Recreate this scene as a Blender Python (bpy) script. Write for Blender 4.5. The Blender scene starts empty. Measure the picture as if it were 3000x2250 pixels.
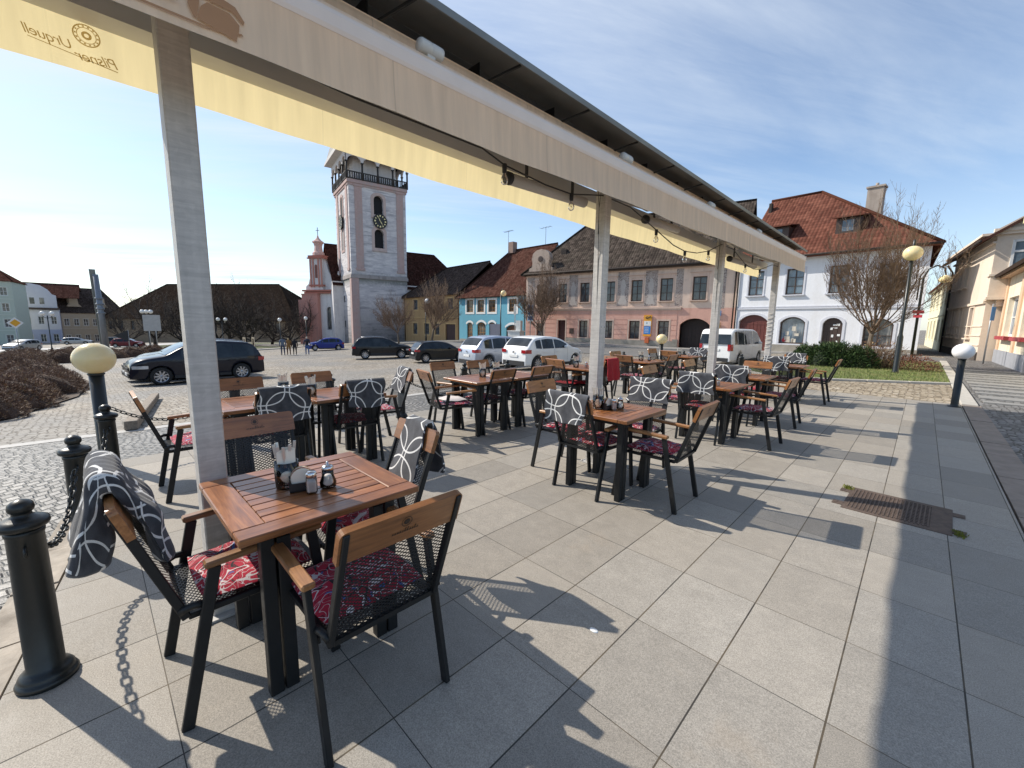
import bpy, bmesh, math, random
from mathutils import Vector, Matrix
PI = math.pi
R = math.radians
sc = bpy.context.scene
COL = sc.collection
rnd = random.Random(7)

# ------------------------------------------------------------------ objects
def tag(o, label=None, cat=None, group=None, kind=None):
    if label: o['label'] = label
    if cat: o['category'] = cat
    if group: o['group'] = group
    if kind: o['kind'] = kind
    return o

def thing(name, label, cat, loc=(0, 0, 0), rz=0.0, group=None):
    o = bpy.data.objects.new(name, None)
    o.empty_display_size = .2
    COL.objects.link(o)
    o.location = loc
    o.rotation_euler = (0, 0, rz)
    return tag(o, label, cat, group)

def dup(root, loc=None, rz=None, label=None, group=None, scale=None):
    r = root.copy(); COL.objects.link(r)
    if loc is not None: r.location = loc
    if rz is not None: r.rotation_euler = (0, 0, rz)
    if scale is not None: r.scale = scale
    if label: r['label'] = label
    if group: r['group'] = group
    for ch in list(root.children):
        c = ch.copy(); COL.objects.link(c); c.parent = r
        for g in list(ch.children):
            d = g.copy(); COL.objects.link(d); d.parent = c
    return r

class MB:
    """collects faces; build() links them as one mesh object"""
    def __init__(s):
        s.v = []; s.f = []; s.m = []; s.uv = []; s.sm = []
    def face(s, pts, m=0, uv=None, smooth=False):
        b = len(s.v); s.v.extend([tuple(p) for p in pts]); s.f.append(tuple(range(b, b + len(pts))))
        s.m.append(m); s.uv.append(uv); s.sm.append(smooth)
    def mesh(s, vs, fs, m=0, smooth=True, uvs=None):
        b = len(s.v); s.v.extend([tuple(p) for p in vs])
        for i, f in enumerate(fs):
            s.f.append(tuple(b + k for k in f)); s.m.append(m); s.sm.append(smooth)
            s.uv.append([uvs[k] for k in f] if uvs else None)
    def box(s, c, d, rot=None, m=0, bev=0.0):
        """centre c, full size d, rot = Matrix/None; bev = chamfer"""
        hx, hy, hz = d[0] / 2, d[1] / 2, d[2] / 2
        c = Vector(c)
        def T(p):
            p = Vector(p)
            if rot is not None: p = rot @ p
            return p + c
        if bev <= 0:
            vs = [T((x, y, z)) for x in (-hx, hx) for y in (-hy, hy) for z in (-hz, hz)]
            fs = [(0, 1, 3, 2), (4, 6, 7, 5), (0, 4, 5, 1), (2, 3, 7, 6), (0, 2, 6, 4), (1, 5, 7, 3)]
            s.mesh(vs, fs, m, False); return
        b = min(bev, hx * .95, hy * .95, hz * .95)
        vs = []; idx = {}
        for sx in (-1, 1):
            for sy in (-1, 1):
                for sz in (-1, 1):
                    for ax in range(3):
                        p = [sx * (hx - b), sy * (hy - b), sz * (hz - b)]
                        p[ax] = (sx * hx, sy * hy, sz * hz)[ax]
                        idx[(sx, sy, sz, ax)] = len(vs); vs.append(T(p))
        fs = []
        for ax in range(3):
            o1, o2 = [(1, 2), (2, 0), (0, 1)][ax]
            for sg in (-1, 1):
                q = []
                for a1, a2 in ((-1, -1), (1, -1), (1, 1), (-1, 1)):
                    k = [0, 0, 0]; k[ax] = sg; k[o1] = a1; k[o2] = a2
                    q.append(idx[(k[0], k[1], k[2], ax)])
                fs.append(tuple(q) if sg > 0 else tuple(q[::-1]))
        for ax in range(3):                       # edges parallel to ax
            o1, o2 = [(1, 2), (2, 0), (0, 1)][ax]
            for a1 in (-1, 1):
                for a2 in (-1, 1):
                    k0 = [0, 0, 0]; k1 = [0, 0, 0]
                    k0[ax] = -1; k1[ax] = 1; k0[o1] = k1[o1] = a1; k0[o2] = k1[o2] = a2
                    q = (idx[(*k0, o1)], idx[(*k1, o1)], idx[(*k1, o2)], idx[(*k0, o2)])
                    fs.append(q if a1 * a2 < 0 else q[::-1])
        for sx in (-1, 1):
            for sy in (-1, 1):
                for sz in (-1, 1):
                    q = tuple(idx[(sx, sy, sz, a)] for a in range(3))
                    fs.append(q if sx * sy * sz > 0 else q[::-1])
        s.mesh(vs, fs, m, False)
    def bar(s, a, b, w, h, m=0, bev=0.0, up=(0, 0, 1)):
        """box bar from a to b; w across, h along up"""
        a = Vector(a); b = Vector(b); d = b - a; L = d.length; x = d.normalized()
        u = Vector(up)
        if abs(x.dot(u)) > .97: u = Vector((1, 0, 0)) if abs(x.x) < .9 else Vector((0, 1, 0))
        y = u.cross(x).normalized(); z = x.cross(y)
        s.box((a + b) / 2, (L, w, h), Matrix((x, y, z)).transposed(), m, bev)
    def tube(s, pts, r, n=8, m=0, cap=True, smooth=True, closed=False):
        pts = [Vector(p) for p in pts]; k = len(pts)
        rs = r if isinstance(r, (list, tuple)) else [r] * k
        vs = []; fs = []
        ref = None
        for i, p in enumerate(pts):
            if closed: t = pts[(i + 1) % k] - pts[i - 1]
            else: t = pts[min(i + 1, k - 1)] - pts[max(i - 1, 0)]
            t = t.normalized() if t.length > 1e-9 else Vector((0, 0, 1))
            if ref is None: ref = Vector((1, 0, 0)) if abs(t.x) < .8 else Vector((0, 1, 0))
            y = t.cross(ref)
            y = y.normalized() if y.length > 1e-6 else t.orthogonal().normalized()
            x = y.cross(t).normalized(); ref = x
            for j in range(n):
                a = 2 * PI * j / n
                vs.append(p + (x * math.cos(a) + y * math.sin(a)) * rs[i])
        for i in range(k if closed else k - 1):
            for j in range(n):
                a = i * n + j; b = i * n + (j + 1) % n; i2 = (i + 1) % k
                fs.append((a, b, i2 * n + (j + 1) % n, i2 * n + j))
        if cap and not closed:
            fs.append(tuple(range(n))[::-1]); fs.append(tuple((k - 1) * n + j for j in range(n)))
        s.mesh(vs, fs, m, smooth)
    def lathe(s, prof, c=(0, 0, 0), n=20, m=0, smooth=True, M=None, cap=True):
        """prof = [(r,z)...] about the z axis"""
        vs = []; fs = []; k = len(prof); c = Vector(c)
        for r, z in prof:
            for j in range(n):
                a = 2 * PI * j / n
                p = Vector((r * math.cos(a), r * math.sin(a), z))
                if M is not None: p = M @ p
                vs.append(p + c)
        for i in range(k - 1):
            for j in range(n):
                fs.append((i * n + j, i * n + (j + 1) % n, (i + 1) * n + (j + 1) % n, (i + 1) * n + j))
        if cap:
            if prof[0][0] > 1e-4: fs.append(tuple(range(n))[::-1])
            if prof[-1][0] > 1e-4: fs.append(tuple((k - 1) * n + j for j in range(n)))
        s.mesh(vs, fs, m, smooth)
    def sphere(s, c, r, n=20, k=12, m=0, sq=(1, 1, 1)):
        vs = []; fs = []
        for i in range(k + 1):
            t = PI * i / k
            for j in range(n):
                a = 2 * PI * j / n
                vs.append((c[0] + r * sq[0] * math.sin(t) * math.cos(a), c[1] + r * sq[1] * math.sin(t) * math.sin(a), c[2] - r * sq[2] * math.cos(t)))
        for i in range(k):
            for j in range(n):
                fs.append((i * n + j, i * n + (j + 1) % n, (i + 1) * n + (j + 1) % n, (i + 1) * n + j))
        s.mesh(vs, fs, m, True)
    def prism(s, poly, vec, m=0, smooth=False):
        """closed prism: poly = 3-D polygon, swept along vec"""
        n = len(poly); vec = Vector(vec)
        a = [Vector(p) for p in poly]; b = [p + vec for p in a]
        nn = Vector((0, 0, 0))
        for i in range(n): nn += a[i].cross(a[(i + 1) % n])
        fl = nn.dot(vec) > 0
        fs = [tuple(range(n))[::-1], tuple(range(n, 2 * n))]
        for i in range(n):
            j = (i + 1) % n; fs.append((i, j, n + j, n + i))
        if not fl: fs = [f[::-1] for f in fs]
        s.mesh(a + b, fs, m, smooth)
    def grid(s, fn, nu, nv, m=0, smooth=True, uvf=None):
        """fn(i/nu, j/nv) -> point"""
        vs = []; uvs = []; fs = []
        for i in range(nu + 1):
            for j in range(nv + 1):
                vs.append(fn(i / nu, j / nv)); uvs.append(uvf(i / nu, j / nv) if uvf else (i / nu, j / nv))
        for i in range(nu):
            for j in range(nv):
                a = i * (nv + 1) + j
                fs.append((a, a + nv + 1, a + nv + 2, a + 1))
        s.mesh(vs, fs, m, smooth, uvs)
    def build(s, name, mats, parent=None, loc=None, rz=None, uv=False):
        me = bpy.data.meshes.new(name)
        me.from_pydata([tuple(v) for v in s.v], [], s.f)
        if not isinstance(mats, (list, tuple)): mats = [mats]
        for m in mats: me.materials.append(m)
        me.polygons.foreach_set('material_index', s.m)
        me.polygons.foreach_set('use_smooth', s.sm)
        if any(u is not None for u in s.uv):
            l = me.uv_layers.new(name='UVMap')
            d = []
            for f, u in zip(s.f, s.uv):
                for k in range(len(f)): d.extend(u[k] if u else (0, 0))
            l.data.foreach_set('uv', d)
        me.validate(); me.update()
        o = bpy.data.objects.new(name, me); COL.objects.link(o)
        if parent is not None: o.parent = parent
        if loc is not None: o.location = loc
        if rz is not None: o.rotation_euler = (0, 0, rz)
        return o

def struct(name, mb, mats, kind='structure'):
    return tag(mb.build(name, mats), kind=kind)

# ------------------------------------------------------------------ node maths
class S:
    """socket wrapper with arithmetic"""
    def __init__(s, g, sock): s.g = g; s.k = sock
    def _m(s, op, *a, clamp=False):
        n = s.g.t.nodes.new('ShaderNodeMath'); n.operation = op; n.use_clamp = clamp
        for i, x in enumerate((s,) + a): s.g.put(n.inputs[i], x)
        return S(s.g, n.outputs[0])
    def __add__(s, o): return s._m('ADD', o)
    __radd__ = __add__
    def __sub__(s, o): return s._m('SUBTRACT', o)
    def __rsub__(s, o): return s.g.c(o)._m('SUBTRACT', s)
    def __mul__(s, o): return s._m('MULTIPLY', o)
    __rmul__ = __mul__
    def __truediv__(s, o): return s._m('DIVIDE', o)
    def abs(s): return s._m('ABSOLUTE')
    def floor(s): return s._m('FLOOR')
    def fract(s): return s._m('FRACT')
    def min(s, o): return s._m('MINIMUM', o)
    def max(s, o): return s._m('MAXIMUM', o)
    def pow(s, o): return s._m('POWER', o)
    def sqrt(s): return s._m('SQRT')
    def gt(s, o): return s._m('GREATER_THAN', o)
    def lt(s, o): return s._m('LESS_THAN', o)
    def mod(s, o): return s._m('FLOORED_MODULO', o)
    def sin(s): return s._m('SINE')
    def step(s, a, b):
        n = s.g.t.nodes.new('ShaderNodeMapRange'); n.interpolation_type = 'SMOOTHSTEP'
        s.g.put(n.inputs[0], s); n.inputs[1].default_value = a; n.inputs[2].default_value = b
        return S(s.g, n.outputs[0])
    def lin(s, a, b, c=0., d=1.):
        n = s.g.t.nodes.new('ShaderNodeMapRange')
        s.g.put(n.inputs[0], s); n.inputs[1].default_value = a; n.inputs[2].default_value = b
        n.inputs[3].default_value = c; n.inputs[4].default_value = d
        return S(s.g, n.outputs[0])

class G:
    def __init__(s, tree): s.t = tree
    def put(s, inp, x):
        if isinstance(x, S): s.t.links.new(x.k, inp)
        elif isinstance(x, (tuple, list)): inp.default_value = (*x, 1) if len(x) == 3 and inp.type == 'RGBA' else x
        else: inp.default_value = x
    def c(s, v):
        n = s.t.nodes.new('ShaderNodeValue'); n.outputs[0].default_value = v; return S(s, n.outputs[0])
    def coord(s, kind='Object'):
        n = s.t.nodes.new('ShaderNodeTexCoord'); return S(s, n.outputs[kind])
    def info(s, out='Random'):
        n = s.t.nodes.new('ShaderNodeObjectInfo'); return S(s, n.outputs[out])
    def island(s):
        n = s.t.nodes.new('ShaderNodeNewGeometry'); return S(s, n.outputs['Random Per Island'])
    def sep(s, v):
        n = s.t.nodes.new('ShaderNodeSeparateXYZ'); s.put(n.inputs[0], v)
        return [S(s, o) for o in n.outputs]
    def vec(s, x, y, z=0.):
        n = s.t.nodes.new('ShaderNodeCombineXYZ')
        for i, q in enumerate((x, y, z)): s.put(n.inputs[i], q)
        return S(s, n.outputs[0])
    def mul(s, v, k):
        n = s.t.nodes.new('ShaderNodeVectorMath'); n.operation = 'MULTIPLY'
        s.put(n.inputs[0], v); s.put(n.inputs[1], k if isinstance(k, S) else tuple(k)); return S(s, n.outputs[0])
    def noise(s, v, scale=5., det=3., rough=.5, dist=0., out=0):
        n = s.t.nodes.new('ShaderNodeTexNoise'); s.put(n.inputs['Vector'], v)
        n.inputs['Scale'].default_value = scale; n.inputs['Detail'].default_value = det
        n.inputs['Roughness'].default_value = rough; n.inputs['Distortion'].default_value = dist
        return S(s, n.outputs[out])
    def voro(s, v, scale=5., feature='F1', out='Distance', rand=1.):
        n = s.t.nodes.new('ShaderNodeTexVoronoi'); n.feature = feature
        s.put(n.inputs['Vector'], v); n.inputs['Scale'].default_value = scale; n.inputs['Randomness'].default_value = rand
        return S(s, n.outputs[out])
    def white(s, v, out='Value'):
        n = s.t.nodes.new('ShaderNodeTexWhiteNoise'); n.noise_dimensions = '3D'; s.put(n.inputs['Vector'], v)
        return S(s, n.outputs[out])
    def mix(s, f, a, b, mode='MIX'):
        n = s.t.nodes.new('ShaderNodeMix'); n.data_type = 'RGBA'; n.blend_type = mode; n.clamp_factor = True
        s.put(n.inputs[0], f); s.put(n.inputs[6], a); s.put(n.inputs[7], b); return S(s, n.outputs[2])
    def ramp(s, f, stops, interp='LINEAR'):
        n = s.t.nodes.new('ShaderNodeValToRGB'); n.color_ramp.interpolation = interp; s.put(n.inputs[0], f)
        e = n.color_ramp.elements
        while len(e) < len(stops): e.new(.5)
        for q, (p, c) in zip(e, stops): q.position = p; q.color = (*c, 1) if len(c) == 3 else c
        return S(s, n.outputs[0])
    def bright(s, col, f):
        """col * f (grey socket)"""
        return s.mix(1.0, col, s.vec(f, f, f), 'MULTIPLY')
    def bump(s, h, strength=.3, dist=.01):
        n = s.t.nodes.new('ShaderNodeBump'); n.inputs['Strength'].default_value = strength
        n.inputs['Distance'].default_value = dist; s.put(n.inputs['Height'], h); return S(s, n.outputs[0])

def newmat(name):
    m = bpy.data.materials.new(name); m.use_nodes = True
    t = m.node_tree
    b = next(n for n in t.nodes if n.type == 'BSDF_PRINCIPLED')
    return m, G(t), b

def simple(name, col, rough=.6, metal=0., var=.12, scale=4., bump=0., bscale=60., spec=.5, coat=0., objvar=0., dirt=None):
    m, g, b = newmat(name)
    co = g.coord('Object')
    n = g.noise(co, scale, 4., .6)
    f = n.lin(.25, .75, 1 - var, 1 + var)
    if objvar: f = f * g.info().lin(0, 1, 1 - objvar, 1 + objvar)
    c = g.bright(g.mix(0., col, col), f)
    if dirt:
        dn = g.noise(co, scale * .45, 6., .65).step(.5, .72)
        c = g.mix(dn * dirt[1], c, dirt[0])
    g.put(b.inputs['Base Color'], c)
    g.put(b.inputs['Roughness'], g.noise(co, scale * 3, 3.).lin(.3, .7, max(0., rough - .06), min(1., rough + .06)))
    b.inputs['Metallic'].default_value = metal
    b.inputs['Specular IOR Level'].default_value = spec
    b.inputs['Coat Weight'].default_value = coat
    if bump: g.put(b.inputs['Normal'], g.bump(g.noise(co, bscale, 4., .6), bump, .004))
    return m

def glassmat(name, tint=(1, 1, 1), rough=.02):
    m, g, b = newmat(name)
    t = g.t; tr = t.nodes.new('ShaderNodeBsdfTransparent'); tr.inputs[0].default_value = (*tint, 1)
    gl = t.nodes.new('ShaderNodeBsdfGlossy'); gl.inputs['Roughness'].default_value = rough
    fr = t.nodes.new('ShaderNodeFresnel'); fr.inputs[0].default_value = 1.5
    mx = t.nodes.new('ShaderNodeMixShader')
    g.put(mx.inputs[0], S(g, fr.outputs[0]) * 1.1 + .03); t.links.new(tr.outputs[0], mx.inputs[1]); t.links.new(gl.outputs[0], mx.inputs[2])
    out = next(q for q in t.nodes if q.type == 'OUTPUT_MATERIAL'); t.links.new(mx.outputs[0], out.inputs[0])
    return m

def pane(name, col=(.03, .035, .04), rough=.06, spec=.8, curtain=1.):
    """window glass over a dark room: dark, glossy, slightly wavy"""
    m, g, b = newmat(name)
    co = g.coord('Object')
    n = g.noise(co, 1.3, 3., .5)
    x, y, z = g.sep(co)
    cur = g.noise(g.vec(x * 7., y * 7., z * .3), 1., 2.).step(.52, .62) * g.noise(g.vec(x, y, z), .9, 2.).step(.48, .6)
    c = g.mix(n.step(.35, .7), col, tuple(min(1, c * 2.4 + .015) for c in col))
    g.put(b.inputs['Base Color'], g.mix(cur * .5 * curtain, c, (.38, .36, .33)))
    b.inputs['Roughness'].default_value = rough
    b.inputs['Specular IOR Level'].default_value = spec
    g.put(b.inputs['Normal'], g.bump(g.noise(co, 1.7, 1.), .08, .05))
    return m

def zt(X, Y):
    """height of the ground outside the terrace: the square falls away to the left"""
    def sm(t):
        t = max(0, min(1, t)); return t * t * (3 - 2 * t)
    s = max(0, -X - 6); f = .07 * s if s < 17 else 1.19 + .03 * (s - 17)
    k = 1 - .8 * sm((Y - 16) / 20) * (1 - max(0, min(1, (s - 20) / 50)))
    dip = .46 * sm((-X - 4.6) / 2.6) * sm((Y - 17.6) / 5) * (1 - .35 * sm((Y - 29) / 6)) * (1 - sm((-X - 14) / 12))
    return -.02 - f * k - dip
# ------------------------------------------------------------------ camera
CAMZ = 1.529
def camera():
    cd = bpy.data.cameras.new('camera'); o = bpy.data.objects.new('camera', cd); COL.objects.link(o)
    yaw, pitch, roll = .775220182, -.145132808, .0156290826
    cy, sy, cp, sp = math.cos(yaw), math.sin(yaw), math.cos(pitch), math.sin(pitch)
    f = Vector((-sy * cp, cy * cp, sp)); r = Vector((cy, sy, 0)); u = r.cross(f)
    r2 = r * math.cos(roll) + u * math.sin(roll); u2 = u * math.cos(roll) - r * math.sin(roll)
    M = Matrix((r2, u2, -f)).transposed().to_4x4(); M.translation = (0, 0, CAMZ)
    o.matrix_world = M
    cd.sensor_fit = 'HORIZONTAL'; cd.sensor_width = 36; cd.lens = 36 * 1217.62 / 3000
    cd.clip_start = .02; cd.clip_end = 3000
    sc.camera = o
camera()

# ------------------------------------------------------------------ light
SUN_AZ = math.atan2(-.935, -.355)      # direction to the sun, measured as atan2(x, y)
SUN_EL = math.atan(.842)
def lights():
    sd = bpy.data.lights.new('sun', 'SUN'); sd.energy = SUN_E; sd.angle = R(.5); sd.color = (1, .93, .82)
    o = bpy.data.objects.new('sun', sd); COL.objects.link(o)
    d = Vector((.935 * math.cos(SUN_EL), .355 * math.cos(SUN_EL), -math.sin(SUN_EL)))
    o.rotation_euler = d.to_track_quat('-Z', 'Y').to_euler(); o.location = (-20, -10, 30)
    w = bpy.data.worlds.new('World'); sc.world = w; w.use_nodes = True
    t = w.node_tree; g = G(t)
    bg = next(n for n in t.nodes if n.type == 'BACKGROUND')
    sky = t.nodes.new('ShaderNodeTexSky'); sky.sky_type = 'NISHITA'; sky.sun_disc = False
    sky.sun_elevation = SUN_EL; sky.sun_rotation = SUN_AZ
    sky.altitude = 400; sky.air_density = 1.0; sky.dust_density = .5; sky.ozone_density = 1.7
    skyc = S(g, sky.outputs[0])
    # thin high cloud: streaks on a plane far overhead
    d = g.coord('Generated'); x, y, z = g.sep(d)
    zz = z.max(.0) + .09
    px = x / zz; py = y / zz
    a = R(58)
    u = px * math.cos(a) + py * math.sin(a); v = py * math.cos(a) - px * math.sin(a)
    p = g.vec(u * .22, v * .95, 0.)
    n1 = g.noise(p, 1.3, 8., .6, .7)
    n2 = g.noise(g.vec(u * .5 + 7., v * .8, 2.), .55, 3., .5)
    n3 = g.noise(g.vec(u * .6, v * 3.2, 5.), 1.4, 7., .65, .5)
    cl = (n1 * .62 + n2 * .45 + n3 * .22 - .12)
    m = cl.step(.39, .85)
    toward = (x * (-.6) + y * (.0)).lin(-.45, .6, .5, 1.35)
    m = (m * toward)._m('MULTIPLY', .92, clamp=True)
    low = z.lin(.0, .32, .42, 0.)
    m = m.max(low)
    white = g.mix(z.lin(0, .6, 0, 1), CLOUD_LO, CLOUD_HI)
    g.put(bg.inputs[0], g.mix(m, skyc, white)); bg.inputs[1].default_value = SKY_S
SUN_E = 4.5; SKY_S = .15
CLOUD_LO = (4.0, 4.65, 5.15); CLOUD_HI = (4.7, 5.1, 5.65)
lights()
sc.view_settings.view_transform = 'Standard'; sc.view_settings.look = 'None'; sc.view_settings.gamma = 1
sc.view_settings.exposure = 0.34
sc.cycles.max_bounces = 8; sc.cycles.transparent_max_bounces = 24; sc.cycles.diffuse_bounces = 3
sc.cycles.glossy_bounces = 3; sc.cycles.transmission_bounces = 6
sc.cycles.caustics_reflective = False; sc.cycles.caustics_refractive = False
sc.cycles.sample_clamp_indirect = 6
try:
    sc.cycles.use_denoising = True; sc.cycles.denoiser = 'OPENIMAGEDENOISE'
except Exception: pass
# ------------------------------------------------------------------ ground
def m_tiles():
    m, g, b = newmat('granite_slabs')
    x, y, z = g.sep(g.coord('Object'))
    u = (x + 2.5034) / .4; v = (y - 1.2967) / .5961
    wob = (g.noise(g.vec(x, y), 3., 2.) - .5) * .006
    fu = u.fract(); fv = v.fract()
    du = fu.min(1. - fu) * .4 + wob * .25; dv = fv.min(1. - fv) * .5961 + wob * .25
    joint = du.lt(.0032).max(dv.lt(.0019))
    cid = g.vec(u.floor(), v.floor(), 3.)
    h = g.white(cid); h2 = g.white(g.vec(u.floor(), v.floor(), 9.))
    off = g.vec(x + h * 7., y + h2 * 5., h)
    grain = g.noise(off, 210., 2., .7)
    mott = g.noise(off, 9., 6., .62)
    streak = g.noise(g.vec(x * 3., y * 9., h * 9.), 4., 5., .6)
    big = g.noise(g.vec(x, y, 1.), .8, 4., .6)
    f = h.lin(0, 1, .84, 1.12) * grain.lin(.3, .7, .66, 1.34) * mott.lin(.25, .75, .90, 1.10) * streak.lin(.3, .7, .96, 1.04) * big.lin(.3, .7, .96, 1.04)
    base = g.mix(h2, (.325, .290, .243), (.312, .286, .248))
    c = g.bright(base, f)
    spots = g.noise(g.vec(x, y, 4.), 2.3, 6., .7).step(.60, .78)
    c = g.mix(spots * .2, c, (.20, .185, .16))
    warm = g.noise(g.vec(x, y, 8.), 1.5, 5., .7).step(.62, .74)
    c = g.mix(warm * .16, c, (.36, .27, .18))
    jn = g.noise(g.vec(x, y, 2.), 5., 4.)
    c = g.mix(joint, c, g.mix(jn.step(.4, .62), (.045, .04, .034), (.11, .085, .055)))
    g.put(b.inputs['Base Color'], c)
    g.put(b.inputs['Roughness'], mott.lin(.3, .7, .58, .78))
    b.inputs['Specular IOR Level'].default_value = .35
    hgt = grain * .25 + mott * .6 - joint * 3.
    g.put(b.inputs['Normal'], g.bump(hgt, .35, .004))
    return m

def m_fan():
    """grey setts laid in segmental arcs"""
    m, g, b = newmat('fan_setts')
    x, y, z = g.sep(g.coord('Object'))
    W = 1.25
    a = R(-14)
    u = x * math.sin(a) + y * math.cos(a); v = x * math.cos(a) - y * math.sin(a)
    u = u + (g.noise(g.vec(x, y), .7, 2.) - .5) * .25
    v = v + (g.noise(g.vec(x, y, 5.), .6, 2.) - .5) * .2
    q = u / W; col = q.floor(); t = (q.fract() - .5) * 2.
    arc = (1. - t * t * .72).sqrt()
    w = (v - arc * .55) / .098
    row = w.floor()
    hr = g.white(g.vec(row, col, 1.))
    ang = t * 6.1 + hr * 3.
    ci = ang.floor()
    fu = ang.fract(); fw = w.fract()
    jw = g.noise(g.vec(x, y, 3.), 30., 2.) * .10
    d = fu.min(1. - fu).min(fw.min(1. - fw)) - jw
    top = d.step(.015, .12)
    h = g.white(g.vec(ci, row, col))
    n = g.noise(g.vec(x, y, h * 5.), 28., 5., .65)
    c = g.ramp(h, [(0, (.15, .142, .130)), (.4, (.21, .198, .180)), (.75, (.26, .245, .222)), (1, (.32, .30, .27))])
    c = g.bright(c, n.lin(.25, .75, .72, 1.25))
    c = g.mix(top, (.055, .05, .042), c)
    g.put(b.inputs['Base Color'], c); g.put(b.inputs['Roughness'], n.lin(.3, .7, .42, .62))
    b.inputs['Specular IOR Level'].default_value = .5
    g.put(b.inputs['Normal'], g.bump(top * .9 + n * .35 + h * .15, .9, .018))
    return m

def m_setts(name, stops, sc_=8.5, mortar=(.07, .06, .05), rough=.7, patch=None, depth=.6):
    """small square setts, irregular rows"""
    m, g, b = newmat(name)
    co = g.coord('Object'); x, y, z = g.sep(co)
    n0 = g.noise(g.vec(x, y), 1.1, 2., .5, 0., 1)
    vx = g.vec(x, y)
    d = g.voro(vx, sc_, 'DISTANCE_TO_EDGE', 'Distance', .55)
    cc = g.voro(vx, sc_, 'F1', 'Color', .55)
    r_, g_, b_ = g.sep(cc)
    n = g.noise(g.vec(x, y, r_ * 9.), 30., 5., .65)
    top = (d - n * .03).step(.0, .10)
    c = g.ramp(r_, stops)
    c = g.bright(c, n.lin(.25, .75, .75, 1.22) * g.noise(g.vec(x, y, 3.), .35, 5., .6).lin(.3, .7, .8, 1.15))
    if patch:
        pm = g.noise(g.vec(x, y, 7.), .16, 4., .6).step(.42, .62)
        c = g.mix(pm * .75, c, g.bright(g.mix(0., patch, patch), n.lin(.25, .75, .75, 1.25)))
    c = g.mix(top, mortar, c)
    g.put(b.inputs['Base Color'], c); b.inputs['Roughness'].default_value = rough
    g.put(b.inputs['Normal'], g.bump(top + n * .3, depth, .015))
    return m

def terrain_sheet(name, x0, x1, y0, y1, dx, dy, mat, dz=0., skip=None, zfn=zt):
    mb = MB(); nx = max(1, round((x1 - x0) / dx)); ny = max(1, round((y1 - y0) / dy))
    vs = []; fs = []
    for i in range(nx + 1):
        for j in range(ny + 1):
            X = x0 + (x1 - x0) * i / nx; Y = y0 + (y1 - y0) * j / ny
            vs.append((X, Y, zfn(X, Y) + dz))
    for i in range(nx):
        for j in range(ny):
            a = i * (ny + 1) + j
            fs.append((a, a + ny + 1, a + ny + 2, a + 1))
    mb.mesh(vs, fs, 0, True)
    return struct(name, mb, mat)

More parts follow.
